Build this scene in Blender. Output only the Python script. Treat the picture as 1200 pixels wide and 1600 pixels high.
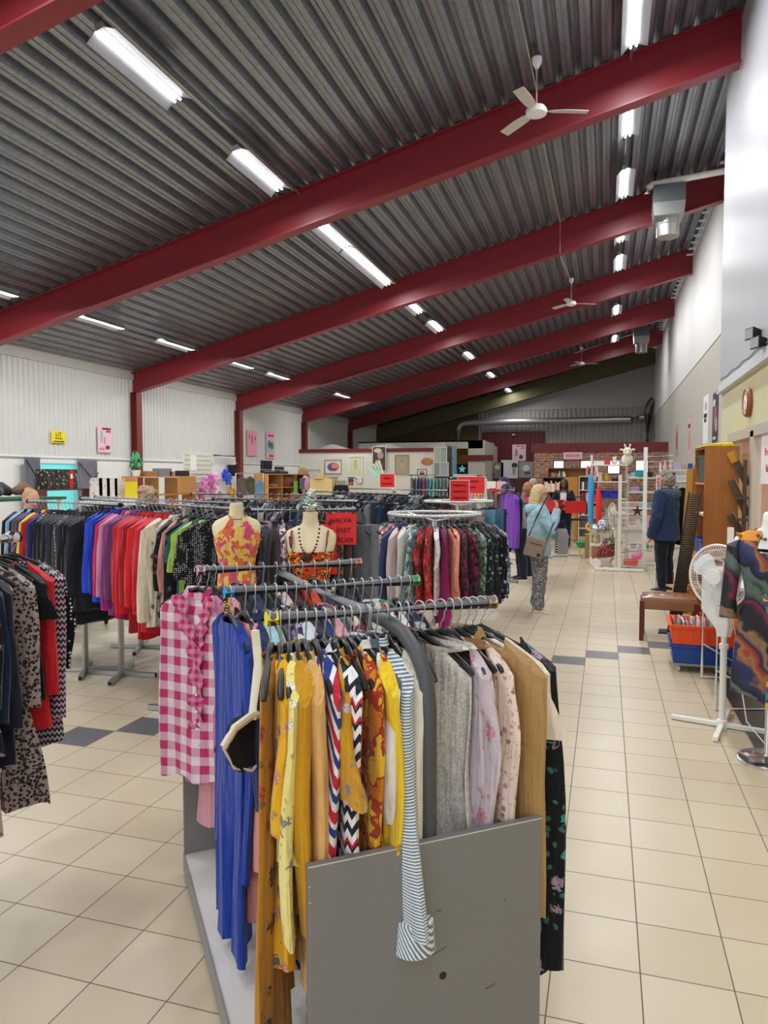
import bpy, math, random
from mathutils import Vector, Matrix
import numpy as np
for o in list(bpy.data.objects): bpy.data.objects.remove(o)
SC = bpy.context.scene
COL = SC.collection
PI = math.pi
R = math.radians
random.seed(7)

# ---------------- camera, world, lights, exposure ----------------
EYE = Vector((0, 0, 1.7314)); YAW = .2966; PITCH = .05004
cd = bpy.data.cameras.new('camera'); cam = bpy.data.objects.new('camera', cd); COL.objects.link(cam)
cam.location = EYE; cam.rotation_euler = (PI/2 - PITCH, 0, YAW)
cd.sensor_fit = 'VERTICAL'; cd.sensor_height = 36; cd.lens = 36*1132.6/1600; cd.clip_start = .05; cd.clip_end = 200
SC.camera = cam
SC.view_settings.view_transform = 'Standard'; SC.view_settings.look = 'None'
SC.view_settings.exposure = 0.15; SC.view_settings.gamma = 1; SC.view_settings.use_curve_mapping = False
w = bpy.data.worlds.new('world'); SC.world = w; w.use_nodes = True
w.node_tree.nodes['Background'].inputs[0].default_value = (.93, .96, 1, 1)
w.node_tree.nodes['Background'].inputs[1].default_value = .45
LAMP_W = 23.0        # watts of each fluorescent fitting
TUBE_E = 5.5
def area(name, loc, rot, sx, sy, power, color=(1, 1, 1)):
    l = bpy.data.lights.new(name, 'AREA'); l.shape = 'RECTANGLE'; l.size = sx; l.size_y = sy; l.energy = power; l.color = color
    o = bpy.data.objects.new(name, l); COL.objects.link(o); o.location = loc; o.rotation_euler = rot
    return o
area('rear_fill_light', (-3.5, -5.5, 2.2), (R(90), 0, 0), 9, 3, 150, (.9, .95, 1))  # fill lamp added at the open end behind the camera, no window there
area('office_lamp', (3.0, 7.5, 2.6), (0, 0, 0), 1.2, 3, 60, (1, .8, .62))

def CZ(x): return 6.83 + .255*x          # roof height over x
# ---------------- measuring: a pixel of the 1200x1600 photo to a point on a world plane ----------------
def ray(px, py):
    X = (px-600)/1132.6; U = -(py-800)/1132.6
    c, s = math.cos(PITCH), math.sin(PITCH); Y = c+U*s; Z = -s+U*c
    c, s = math.cos(YAW), math.sin(YAW)
    return Vector((X*c-Y*s, X*s+Y*c, Z))
def onY(px, py, Y): r = ray(px, py); return EYE + r*(Y/r.y)
def onX(px, py, X): r = ray(px, py); return EYE + r*(X/r.x)
def onZ(px, py, z=0): r = ray(px, py); return EYE + r*((z-EYE.z)/r.z)

# ---------------- mesh helpers ----------------
def lin(h):
    if not isinstance(h, str): return tuple(h)[:3]
    v = [int(h[i:i+2], 16)/255 for i in (0, 2, 4)]
    return tuple(c/12.92 if c <= .04045 else ((c+.055)/1.055)**2.4 for c in v)
def frame(d):
    d = Vector(d).normalized(); a = Vector((0, 0, 1)) if abs(d.z) < .9 else Vector((1, 0, 0))
    u = d.cross(a).normalized(); return u, u.cross(d).normalized()
class MB:
    def __init__(s): s.v = []; s.f = []; s.mi = []; s.m = 0
    def add(s, vs, fs):
        b = len(s.v); s.v += [tuple(p) for p in vs]
        for f in fs: s.f.append([b+i for i in f]); s.mi.append(s.m)
        return s
    def box(s, c, d, rot=None):
        h = [x/2 for x in d]; vs = []
        for k in range(8):
            p = Vector((h[0]*(1 if k & 1 else -1), h[1]*(1 if k & 2 else -1), h[2]*(1 if k & 4 else -1)))
            if rot is not None: p = rot @ p
            vs.append(Vector(c)+p)
        return s.add(vs, [(0, 2, 3, 1), (4, 5, 7, 6), (0, 1, 5, 4), (2, 6, 7, 3), (0, 4, 6, 2), (1, 3, 7, 5)])
    def b2(s, a, b): return s.box([(a[i]+b[i])/2 for i in range(3)], [abs(b[i]-a[i]) for i in range(3)])
    def rings(s, rs, cap0=True, cap1=True, closed=False):
        n = len(rs[0]); vs = [p for r in rs for p in r]; fs = []
        m = len(rs)
        for i in range(m if closed else m-1):
            j = (i+1) % m
            for k in range(n):
                k2 = (k+1) % n; fs.append((i*n+k, i*n+k2, j*n+k2, j*n+k))
        if not closed:
            if cap0: fs.append(tuple(range(n))[::-1])
            if cap1: fs.append(tuple((m-1)*n+k for k in range(n)))
        return s.add(vs, fs)
    def tube(s, pts, r, n=8, closed=False, flat=1.0):
        pts = [Vector(p) for p in pts]; m = len(pts); rs = []
        rr = r if isinstance(r, (list, tuple)) else [r]*m
        u = None
        for i, p in enumerate(pts):
            a = pts[(i-1) % m] if (closed or i > 0) else p; b = pts[(i+1) % m] if (closed or i < m-1) else p
            d = (b-a).normalized()
            if u is None: u, v = frame(d)
            else:
                u = (u-d*u.dot(d)).normalized(); v = u.cross(d)*-1
                v = d.cross(u)
            rs.append([p+(u*math.cos(2*PI*k/n)+v*math.sin(2*PI*k/n)*flat)*rr[i] for k in range(n)])
        return s.rings(rs, closed=closed)
    def limb(s, pts, rr, n=12, fl=(1, 1)):
        """tapered chain with round ends"""
        pts = [Vector(p) for p in pts]; P = []; Q = []
        d0 = (pts[0]-pts[1]).normalized(); d1 = (pts[-1]-pts[-2]).normalized()
        for a in (.98, .8, .45): P.append(pts[0]+d0*rr[0]*a); Q.append(rr[0]*math.sqrt(max(0, 1-a*a)))
        P += pts; Q += list(rr)
        for a in (.45, .8, .98): P.append(pts[-1]+d1*rr[-1]*a); Q.append(rr[-1]*math.sqrt(max(0, 1-a*a)))
        return s.tube(P, Q, n)
    def lathe(s, prof, c=(0, 0, 0), n=24, ax='z', sx=1, sy=1):
        rs = []
        for r, h in prof:
            ring = []
            for k in range(n):
                a = 2*PI*k/n; x, y = r*math.cos(a)*sx, r*math.sin(a)*sy
                p = {'z': (x, y, h), 'y': (x, h, y), 'x': (h, x, y)}[ax]
                ring.append((c[0]+p[0], c[1]+p[1], c[2]+p[2]))
            rs.append(ring)
        return s.rings(rs)
    def ball(s, c, r, n=16, rot=None):
        r = (r, r, r) if not isinstance(r, (tuple, list)) else r; rs = []
        for i in range(n//2+1):
            t = PI*(i+.02*(i == 0)-.02*(i == n//2))/(n//2)
            ring = []
            for k in range(n):
                a = 2*PI*k/n; p = Vector((math.sin(t)*math.cos(a)*r[0], math.sin(t)*math.sin(a)*r[1], -math.cos(t)*r[2]))
                if rot is not None: p = rot @ p
                ring.append(Vector(c)+p)
            rs.append(ring)
        return s.rings(rs)
    def prism(s, poly, dvec, c=(0, 0, 0)):
        a = [Vector(c)+Vector(p) for p in poly]; b = [p+Vector(dvec) for p in a]
        return s.rings([a, b])
    def build(s, name, mats, parent=None, loc=(0, 0, 0), rot=(0, 0, 0), smooth=False, bevel=0, sub=0):
        me = bpy.data.meshes.new(name); me.from_pydata(s.v, [], s.f)
        ml = mats if isinstance(mats, list) else [mats]
        for m in ml: me.materials.append(m)
        if len(ml) > 1: me.polygons.foreach_set('material_index', s.mi)
        if smooth: me.polygons.foreach_set('use_smooth', [True]*len(me.polygons))
        me.update()
        o = bpy.data.objects.new(name, me); COL.objects.link(o); o.location = loc; o.rotation_euler = rot
        if parent is not None: o.parent = parent
        if bevel:
            b = o.modifiers.new('bevel', 'BEVEL'); b.width = bevel; b.segments = 2; b.limit_method = 'ANGLE'
        if sub:
            b = o.modifiers.new('subsurf', 'SUBSURF'); b.levels = sub; b.render_levels = sub
        if smooth and not sub: smooth_angle(me)
        return o
def smooth_angle(me, deg=40):
    try: me.set_sharp_from_angle(angle=R(deg))
    except Exception: pass
def tag(o, label=None, cat=None, group=None, kind=None):
    for k, v in (('label', label), ('category', cat), ('group', group), ('kind', kind)):
        if v: o[k] = v
    return o
def thing(name, label, cat, loc=(0, 0, 0), rz=0, group=None, rx=0, ry=0):
    o = bpy.data.objects.new(name, None); COL.objects.link(o); o.location = loc; o.rotation_euler = (rx, ry, rz); o.empty_display_size = .1
    return tag(o, label, cat, group)
def struct(o): o['kind'] = 'structure'; return o
KIDS = {}
def copy_tree(o, parent=None):
    c = o.copy(); COL.objects.link(c)
    if parent is not None: c.parent = parent
    for ch in list(o.children): copy_tree(ch, c)
    return c

# ---------------- materials ----------------
_mc = {}
def mat(name, color, rough=.6, metal=0, noise=0, nscale=8, bump=0, emit=0, coat=0, alpha=1, trans=0):
    key = (name, str(color), rough, metal, noise, nscale, bump, emit, coat, alpha, trans)
    if key in _mc: return _mc[key]
    m = bpy.data.materials.new(name); m.use_nodes = True; nt = m.node_tree; b = nt.nodes['Principled BSDF']
    c = lin(color); b.inputs['Base Color'].default_value = (*c, 1); b.inputs['Roughness'].default_value = rough; b.inputs['Metallic'].default_value = metal
    if coat: b.inputs['Coat Weight'].default_value = coat
    if trans: b.inputs['Transmission Weight'].default_value = trans
    b.inputs['Alpha'].default_value = alpha
    if emit: b.inputs['Emission Color'].default_value = (*c, 1); b.inputs['Emission Strength'].default_value = emit
    if noise or bump:
        tc = nt.nodes.new('ShaderNodeTexCoord'); n = nt.nodes.new('ShaderNodeTexNoise'); n.inputs['Scale'].default_value = nscale; n.inputs['Detail'].default_value = 4
        nt.links.new(tc.outputs['Object'], n.inputs['Vector'])
        if noise:
            r = nt.nodes.new('ShaderNodeMapRange'); r.inputs['To Min'].default_value = 1-noise; r.inputs['To Max'].default_value = 1+noise
            nt.links.new(n.outputs['Fac'], r.inputs['Value'])
            h = nt.nodes.new('ShaderNodeVectorMath'); h.operation = 'SCALE'; h.inputs[0].default_value = c
            nt.links.new(r.outputs[0], h.inputs['Scale']); nt.links.new(h.outputs[0], b.inputs['Base Color'])
        if bump:
            bp = nt.nodes.new('ShaderNodeBump'); bp.inputs['Strength'].default_value = bump; bp.inputs['Distance'].default_value = .01
            nt.links.new(n.outputs['Fac'], bp.inputs['Height']); nt.links.new(bp.outputs[0], b.inputs['Normal'])
    _mc[key] = m
    return m
class G:
    """tiny node-graph writer"""
    def __init__(s, name):
        s.m = bpy.data.materials.new(name); s.m.use_nodes = True; s.t = s.m.node_tree; s.b = s.t.nodes['Principled BSDF']
    def n(s, typ, **kw):
        o = s.t.nodes.new('ShaderNode'+typ)
        for k, v in kw.items():
            if hasattr(o, k) and not k[0].isupper(): setattr(o, k, v)
        return o
    def put(s, sock, v):
        if isinstance(v, bpy.types.NodeSocket): s.t.links.new(v, sock)
        elif isinstance(v, (tuple, list)) and len(v) == 3 and sock.type == 'RGBA': sock.default_value = (*v, 1)
        else: sock.default_value = v
    def math(s, op, a, b=0, c=None):
        o = s.n('Math', operation=op); s.put(o.inputs[0], a); s.put(o.inputs[1], b)
        if c is not None: s.put(o.inputs[2], c)
        return o.outputs[0]
    def mix(s, f, a, b):
        o = s.t.nodes.new('ShaderNodeMix'); o.data_type = 'RGBA'
        s.put(o.inputs[0], f); s.put(o.inputs[6], a); s.put(o.inputs[7], b); return o.outputs[2]
    def noise(s, v, sc, det=3):
        o = s.n('TexNoise'); s.put(o.inputs['Vector'], v); o.inputs['Scale'].default_value = sc; o.inputs['Detail'].default_value = det; return o
    def vor(s, v, sc, feat='F1', rnd=1):
        o = s.n('TexVoronoi', feature=feat); s.put(o.inputs['Vector'], v); o.inputs['Scale'].default_value = sc
        if 'Randomness' in o.inputs: o.inputs['Randomness'].default_value = rnd
        return o
    def sep(s, v): o = s.n('SeparateXYZ'); s.put(o.inputs[0], v); return o.outputs
    def comb(s, x, y, z): o = s.n('CombineXYZ'); s.put(o.inputs[0], x); s.put(o.inputs[1], y); s.put(o.inputs[2], z); return o.outputs[0]
    def vadd(s, a, b): o = s.n('VectorMath', operation='ADD'); s.put(o.inputs[0], a); s.put(o.inputs[1], b); return o.outputs[0]
    def vscale(s, a, f): o = s.n('VectorMath', operation='SCALE'); s.put(o.inputs[0], a); s.put(o.inputs['Scale'], f); return o.outputs[0]
    def bump(s, h, st=.3, dist=.005):
        o = s.n('Bump'); o.inputs['Strength'].default_value = st; o.inputs['Distance'].default_value = dist; s.put(o.inputs['Height'], h); s.t.links.new(o.outputs[0], s.b.inputs['Normal'])
_fc = {}
def fab(kind, c1, c2='ffffff', c3=None, s=1.0, rough=.85):
    key = (kind, c1, c2, c3, s, rough)
    if key in _fc: return _fc[key]
    c3 = c3 or c2; g = G('fabric_'+kind); A, B, C = lin(c1), lin(c2), lin(c3)
    tc = g.n('TexCoord'); oi = g.n('ObjectInfo')
    v = g.vadd(tc.outputs['Object'], g.vscale((3.1, 5.3, 2.2), oi.outputs['Random'])) if kind not in ('check', 'stripeh') else tc.outputs['Object']
    X, Y, Z = g.sep(v)
    if kind == 'plain':
        col = g.mix(g.noise(v, 5).outputs['Fac'], tuple(c*.86 for c in A), tuple(min(1, c*1.12) for c in A))
    elif kind == 'floral':
        d = g.vadd(v, g.vscale(g.noise(v, 45*s).outputs['Color'], .022/s))
        vo = g.vor(d, 15*s); vl = g.vor(d, 30*s); pn = g.noise(v, 130*s).outputs['Fac']; r = g.sep(vo.outputs['Color'])[0]
        rim = g.math('ADD', .3, g.math('MULTIPLY', g.math('SUBTRACT', pn, .5), .7))
        pet = g.math('LESS_THAN', vo.outputs['Distance'], rim); cen = g.math('LESS_THAN', vo.outputs['Distance'], .09)
        on = g.math('GREATER_THAN', r, .3)
        leaf = g.math('MULTIPLY', g.math('LESS_THAN', vl.outputs['Distance'], .26), g.math('GREATER_THAN', g.sep(vl.outputs['Color'])[1], .45))
        col = g.mix(leaf, A, tuple((a*.45+b*.35+q*.2) for a, b, q in zip(A, C, (.05, .1, .05))))
        petc = g.mix(g.math('GREATER_THAN', r, .65), B, C)
        petc = g.mix(g.math('MULTIPLY', g.math('GREATER_THAN', pn, .52), .55), petc, tuple(c*.5+a*.1 for c, a in zip(C, A)))
        col = g.mix(g.math('MULTIPLY', pet, on), col, petc)
        col = g.mix(g.math('MULTIPLY', cen, on), col, tuple(c*.4 for c in A))
    elif kind == 'print':
        d = g.vadd(v, g.vscale(g.noise(v, 14*s).outputs['Color'], .06/s))
        vo = g.vor(d, 26*s); r = g.sep(vo.outputs['Color'])[0]
        col = g.mix(g.math('GREATER_THAN', r, .45), A, B); col = g.mix(g.math('GREATER_THAN', r, .78), col, C)
    elif kind == 'leopard':
        d = g.vadd(v, g.vscale(g.noise(v, 60).outputs['Color'], .012))
        vo = g.vor(d, 46*s); a = g.math('LESS_THAN', vo.outputs['Distance'], .47); b_ = g.math('LESS_THAN', vo.outputs['Distance'], .2)
        col = g.mix(a, B, A); col = g.mix(b_, col, C)
    elif kind == 'dots':
        vo = g.vor(v, 34*s, rnd=.35); col = g.mix(g.math('LESS_THAN', vo.outputs['Distance'], .3), A, B)
    elif kind in ('stripe', 'stripeh', 'diag'):
        p = {'stripe': g.math('ADD', X, Y), 'stripeh': Z, 'diag': g.math('ADD', g.math('ADD', X, Y), g.math('MULTIPLY', Z, .8))}[kind]
        fr = g.math('FRACT', g.math('MULTIPLY', p, 30*s)); col = g.mix(g.math('GREATER_THAN', fr, .5), A, B)
        if c3 != c2: col = g.mix(g.math('GREATER_THAN', g.math('FRACT', g.math('MULTIPLY', p, 15*s)), .66), col, C)
    elif kind == 'check':
        a = g.math('GREATER_THAN', g.math('FRACT', g.math('MULTIPLY', X, 12*s)), .5); b_ = g.math('GREATER_THAN', g.math('FRACT', g.math('MULTIPLY', Z, 12*s)), .5)
        col = g.mix(g.math('MULTIPLY', g.math('ADD', a, b_), .5), A, B)
    elif kind == 'zig':
        tri = g.math('ABSOLUTE', g.math('SUBTRACT', g.math('FRACT', g.math('MULTIPLY', g.math('ADD', X, Y), 22*s)), .5))
        fr = g.math('FRACT', g.math('ADD', g.math('MULTIPLY', Z, 19*s), tri)); col = g.mix(g.math('GREATER_THAN', fr, .5), A, B)
        big = g.math('GREATER_THAN', g.math('FRACT', g.math('MULTIPLY', Z, 4.7*s)), .6); col = g.mix(g.math('MULTIPLY', big, g.math('GREATER_THAN', fr, .72)), col, C)
    elif kind == 'tweed':
        n = g.noise(v, 220*s, 1).outputs['Fac']; col = g.mix(g.math('GREATER_THAN', n, .5), A, B)
    else:   # swirl: broad painted areas
        n = g.noise(g.vadd(v, g.vscale(g.noise(v, 4*s).outputs['Color'], .25)), 7*s, 2).outputs['Fac']
        col = g.mix(g.math('GREATER_THAN', n, .47), A, B); col = g.mix(g.math('GREATER_THAN', n, .56), col, C)
    g.put(g.b.inputs['Base Color'], col); g.b.inputs['Roughness'].default_value = rough; g.b.inputs['Sheen Weight'].default_value = .15
    g.b.inputs['Specular IOR Level'].default_value = .25
    ox, oy, oz = g.sep(g.n('TexCoord').outputs['Object'])
    fo = g.noise(g.comb(g.math('MULTIPLY', ox, 22), g.math('MULTIPLY', oy, 22), g.math('MULTIPLY', oz, 2.6)), 1.3, 2).outputs['Fac']; fi_ = g.noise(g.n('TexCoord').outputs['Object'], 30, 3).outputs['Fac']
    g.bump(g.math('ADD', fo, g.math('MULTIPLY', fi_, .25)), .8, .03)
    _fc[key] = g.m
    return g.m

M = dict(
 white=mat('white_paint', 'e8e8e4', .5), wplastic=mat('white_plastic', 'eeeeea', .35), black=mat('black_plastic', '101012', .35),
 chrome=mat('chrome', 'd8d8d8', .18, 1), hook=mat('hook_wire', 'c4c6c8', .4, .5), steel=mat('galvanised_steel', 'b4b6b4', .38, .85, .08, 20), ctube=mat('grey_painted_tube', '4a4a4d', .5, .0, .06, 8),
 red=mat('red_steel_paint', '84222b', .42, 0, .08, 3), redtrim=mat('dark_red_trim', '6d1e20', .55), beam_wood=mat('olive_beam', '4f4630', .6),
 brownwood=mat('brown_wood', '6b3a20', .45, 0, .15, 6), skin=mat('skin', 'd8a088', .55), skin2=mat('dark_skin', '6b4230', .5),
 redsign=mat('red_paper', 'dd2126', .6), ink=mat('black_ink', '201010', .7), yellow=mat('yellow_paper', 'f2dc1e', .6), paper=mat('white_paper', 'f0efe8', .7),
 pinkp=mat('pink_paper', 'f2b8c4', .6), cardboard=mat('cardboard', 'b08850', .8), rubber=mat('rubber', '1a1a1a', .8), bone=mat('bust_cream', 'e2d3ae', .6), oak=mat('oak', 'c08a4c', .5, 0, .12, 5))
def wood(name, c1, c2, sc=1.0, rough=.45):
    g = G(name); tc = g.n('TexCoord'); x, y, z = g.sep(tc.outputs['Object'])
    v = g.comb(g.math('MULTIPLY', x, 18*sc), g.math('MULTIPLY', y, 18*sc), g.math('MULTIPLY', z, 1.3*sc))
    n = g.noise(v, 2.2, 4).outputs['Fac']; g.put(g.b.inputs['Base Color'], g.mix(n, lin(c1), lin(c2))); g.b.inputs['Roughness'].default_value = rough
    return g.m
M['pine'] = wood('cherry_veneer', '8c541c', 'b4702c')
M['teak'] = wood('gold_teak', 'a8782c', 'c09040')

def words(body, size, m, parent, loc, rot=(PI/2, 0, 0), name='lettering', cx='CENTER'):
    if body.startswith('~'):      # writing too small to read in the photo: one wavering pen line
        n = int(body[1:])*6; L = int(body[1:])*size*.62; rn = random.Random(n*7+int(size*1000))
        return MB().tube([(-L/2+L*i/n, 0, (.32*size*(1 if i % 2 else -1)*rn.uniform(.35, 1)) if i % 6 else 0) for i in range(n+1)], size*.07, 4).build('handwriting', m, parent, loc)
    cu = bpy.data.curves.new(name, 'FONT'); cu.body = body; cu.size = size; cu.extrude = .0015; cu.align_x = cx; cu.align_y = 'CENTER'
    t = bpy.data.objects.new(name, cu); COL.objects.link(t); bpy.context.view_layer.update()
    me = bpy.data.meshes.new_from_object(t.evaluated_get(bpy.context.evaluated_depsgraph_get())); bpy.data.objects.remove(t)
    me.materials.clear(); me.materials.append(m)
    o = bpy.data.objects.new(name, me); COL.objects.link(o); o.parent = parent; o.location = loc; o.rotation_euler = rot
    return o

# ---------------- the hall ----------------
XL, XR, XN = -10.6, 1.98, 1.5
YB, YE = -6.0, 34.0
def floor_mat():
    g = G('floor_tiles'); tc = g.n('TexCoord'); x, y, z = g.sep(tc.outputs['Object'])
    c = g.math('ADD', g.math('DIVIDE', x, .3), 9.533); r = g.math('SUBTRACT', g.math('DIVIDE', y, .3), 13.6525)
    fc, fr = g.math('FLOOR', c), g.math('FLOOR', r)
    dx = g.math('ABSOLUTE', g.math('SUBTRACT', g.math('FRACT', g.math('ADD', c, .5)), .5)); dy = g.math('ABSOLUTE', g.math('SUBTRACT', g.math('FRACT', g.math('ADD', r, .5)), .5))
    j = g.math('LESS_THAN', g.math('MINIMUM', dx, dy), .0075)
    wn = g.n('TexWhiteNoise'); g.put(wn.inputs['Vector'], g.comb(fc, fr, 0))
    base = g.mix(wn.outputs['Value'], lin('c9bba0'), lin('d0c3aa'))
    base = g.mix(g.noise(tc.outputs['Object'], 240, 2).outputs['Fac'], g.vscale(base, .93), g.vscale(base, 1.05))
    k = g.math('SUBTRACT', fr, fc)
    d1 = g.math('LESS_THAN', g.math('ABSOLUTE', g.math('SUBTRACT', k, 1)), .5)
    d2 = g.math('LESS_THAN', g.math('ABSOLUTE', g.math('SUBTRACT', k, 33)), .5)
    dark = g.math('MAXIMUM', d1, d2)
    col = g.mix(dark, base, lin('6c6c70')); col = g.mix(j, col, lin('6a6258'))
    g.put(g.b.inputs['Base Color'], col)
    g.put(g.b.inputs['Roughness'], g.math('ADD', .24, g.math('ADD', g.math('MULTIPLY', j, .5), g.math('MULTIPLY', g.noise(tc.outputs['Object'], 3).outputs['Fac'], .16))))
    g.bump(g.math('SUBTRACT', 1, j), .4, .002)
    return g.m
struct(MB().b2((XL-.1, YB, -.1), (5.2, YE, 0)).build('floor', floor_mat()))
def ceil_mat():
    g = G('roof_sheet'); tc = g.n('TexCoord'); x, y, z = g.sep(tc.outputs['Object'])
    n = g.noise(g.comb(g.math('MULTIPLY', x, 9), g.math('MULTIPLY', y, .5), 0), 3, 4).outputs['Fac']
    sp = g.noise(tc.outputs['Object'], 22, 4).outputs['Fac']
    g.put(g.b.inputs['Base Color'], g.mix(g.math('MULTIPLY', n, sp), lin('74787f'), lin('c4c9d2'))); g.b.inputs['Metallic'].default_value = .68
    g.put(g.b.inputs['Roughness'], g.math('ADD', .24, g.math('MULTIPLY', n, .2)))
    return g.m
def profile(L, pts, pitch):
    out = []; k = 0
    while k*pitch < L:
        for a, b in pts:
            if k*pitch+a <= L: out.append((k*pitch+a, b))
        k += 1
    return out
cp = profile(XR-XL+.2, [(0, 0), (.045, 0), (.0475, .009), (.0625, .009), (.065, 0), (.11, 0), (.138, .085), (.165, .085), (.17, .076), (.18, .076), (.185, .085), (.202, .085)], .23)
mb = MB(); lo = [(XL-.1+a, CZ(XL-.1+a)+b) for a, b in cp]
for Y0, Y1 in ((YB, YE),):
    n = len(lo); mb.add([(x, Y0, z) for x, z in lo]+[(x, Y1, z) for x, z in lo], [(i, i+1, n+i+1, n+i) for i in range(n-1)])
    mb.add([(x, Y0, z+.16) for x, z in (lo[0], lo[-1])]+[(x, Y1, z+.16) for x, z in (lo[0], lo[-1])], [(0, 2, 3, 1)])
struct(mb.build('ceiling', ceil_mat()))
# beams and columns
BY = [-5.25, -.3, 4.7, 9.65, 14.6, 19.55, 24.5, 29.45]
k = 0
for y in BY:
    k += 1; m = MB(); x1 = 1.45 if y < 10.7 else XR
    for s0, s1, dy in ((0, 1, .005),):
        zl, zr = CZ(XL)-.02, CZ(x1)-.02; dl, dr = .45, .45+.15*(x1-XL)/(XR-XL)
        q = [(XL, y, zl), (x1, y, zr), (x1, y, zr-dr), (XL, y, zl-dl)]
        m.prism([(a, y-.006, c) for a, _, c in q], (0, .012, 0))
        m.prism([(XL, y-.1, zl), (x1, y-.1, zr), (x1, y-.1, zr-.02), (XL, y-.1, zl-.02)], (0, .2, 0))
        m.prism([(XL, y-.1, zl-dl), (x1, y-.1, zr-dr), (x1, y-.1, zr-dr-.02), (XL, y-.1, zl-dl-.02)], (0, .2, 0))
    struct(m.build('trim_%d' % k, M['red']))
    m = MB(); m.b2((XL, y-.1, 0), (XL+.012, y+.1, CZ(XL)-.46)).b2((XL+.16, y-.1, 0), (XL+.172, y+.1, CZ(XL)-.46)).b2((XL, y-.005, 0), (XL+.17, y+.005, CZ(XL)-.46))
    struct(m.build('trim_%d' % (k+20), mat('column_paint', '7d2f2a', .5, 0, .1, 3)))
# left wall
wl = MB(); pr = profile(YE-YB, [(0, 0), (.045, 0), (.065, .022), (.105, .022), (.125, 0)], .13); n = len(pr)
wl.add([(XL-b, YB+a, 2.11) for a, b in pr]+[(XL-b, YB+a, CZ(XL)+.1) for a, b in pr], [(i, i+1, n+i+1, n+i) for i in range(n-1)])
wl.m = 1; wl.b2((XL-.12, YB, 0), (XL-.02, YE, 2.11)); wl.b2((XL-.12, YB, 2.1), (XL-.06, YE, CZ(XL)+.1))
struct(wl.build('wall_left', [mat('wall_sheet', 'd3d3cf', .5, 0, .05, 2), mat('wall_white', 'e6e6e2', .6, 0, .03, 2)]))
struct(MB().b2((XL-.02, YB, 2.09), (XL+.02, YE, 2.125)).build('trim_41', M['white']))
struct(MB().b2((XL-.01, YB, CZ(XL)-.17), (XL+.03, YE, CZ(XL)+.05)).build('trim_42', mat('cover_strip', 'c4c2be', .5)))
# right wall beyond the corner
wr = MB(); wr.b2((XR, 10.9, 0), (XR+.15, YE, 4.32)); wr.m = 1; wr.b2((XR-.015, 10.9, 4.32), (XR+.15, YE, CZ(XR)-.24))
struct(wr.build('wall_right', [mat('wall_beige', 'b9b5aa', .7, 0, .04, 2), mat('wall_upper_white', 'dcdad8', .55, 0, .03, 2)]))
mb = MB()
for q in range(46): mb.b2((XR-.16, 11+q*.5, CZ(XR)-.2), (XR+.1, 11.03+q*.5, CZ(XR)-.16))
struct(mb.build('trim_43', M['white']))
# near right wall with window band, white box above
ZW = 2.86
wn_ = MB()
wn_.b2((XN, 9.95, 0), (XN+.12, 10.9, ZW)).b2((XN, YB, 2.24), (XN+.12, 9.95, ZW)).b2((XN, YB, 0), (XN+.12, 9.95, .75)).b2((XN+.12, 10.75, 0), (XR+.1, 10.9, ZW)).b2((XN, YB, .75), (XN+.12, 4.2, 2.24))
struct(wn_.build('wall_near', mat('wall_cream', 'cfc9a2', .65, 0, .04, 2)))
struct(MB().b2((XN-.03, YB, ZW), (XN+.14, 10.87, CZ(XN)-.0)).b2((XN+.1, 10.75, ZW), (XR+.1, 10.87, CZ(XN)+.1)).build('wall_white_box', mat('white_panel', 'b2b4b9', .38, 0, .03, 1)))
mb = MB().b2((XN-.05, YB, ZW), (XN+.02, 10.87, ZW+.11)).b2((XN-.07, YB, ZW-.02), (XN+.02, 10.89, ZW+.01)); struct(mb.build('trim_44', mat('moulding', 'cfcfd2', .5)))
mb = MB(); mb.tube([(XN-.045, 10.7-i*.2, ZW+.15+.012*math.sin(i*1.7)) for i in range(30)], .008, 6)
struct(mb.build('trim_45', mat('cable_grey', '8c8c8c', .6)))
wf = MB(); wfm = mat('frame_greywhite', 'bdb9aa', .5)
wf.b2((XN-.05, 4.2, 2.14), (XN+.04, 9.95, 2.25)).b2((XN-.04, 9.85, .7), (XN+.04, 9.95, 2.2)).b2((XN-.05, 8.3, .0), (XN+.04, 8.48, 2.2)).b2((XN-.04, 4.2, .7), (XN+.04, 9.9, .78)).b2((XN-.04, 6.6, 0), (XN+.04, 6.75, 2.2))
o = struct(wf.build('window_1', wfm)); MB().b2((XN+.0, 4.25, .78), (XN+.006, 9.85, 2.14)).build('pane', mat('glass', 'ffffff', .03, 0, alpha=.12), o)
# the lit office behind the panes
mb = MB().b2((4.6, 2, 0), (4.7, 11, 2.9)).b2((1.62, 2, 2.85), (4.7, 10.75, 2.95)).b2((1.62, 10.6, 0), (4.7, 10.7, 2.9)).b2((1.62, 2, 0), (4.7, 2.1, 2.9))
struct(mb.build('wall_office', mat('office_pink', 'd8b49c', .7)))
# end wall
we = MB(); pr = profile(XR-XL, [(0, 0), (.05, 0), (.075, .03), (.15, .03), (.175, 0)], .2)
n = len(pr); we.add([(XL+a, YE+b, 2.4) for a, b in pr]+[(XL+a, YE+b, 4.75) for a, b in pr], [(i, i+1, n+i+1, n+i) for i in range(n-1)])
we.m = 1; we.b2((XL, YE+.04, 0), (XR+.2, YE+.1, 8.2)); we.b2((-5.55, YE-.02, 4.75), (XR, YE+.05, 7.6))
we.m = 2; we.b2((XL, YE-.03, 2.0), (-5.75, YE+.05, 6.2))
struct(we.build('wall_back', [mat('sheet_grey', '9c9894', .5, 0, .05, 2), mat('gable_grey', 'a8a4a4', .6, 0, .05, 1), wood('gable_wood', '4a3a22', '5c4828', .3)]))
mb = MB()
for xx in (-9.2, -7.9, -6.7): mb.b2((xx, YE-.06, 2), (xx+.08, YE-.02, 6))
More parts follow.
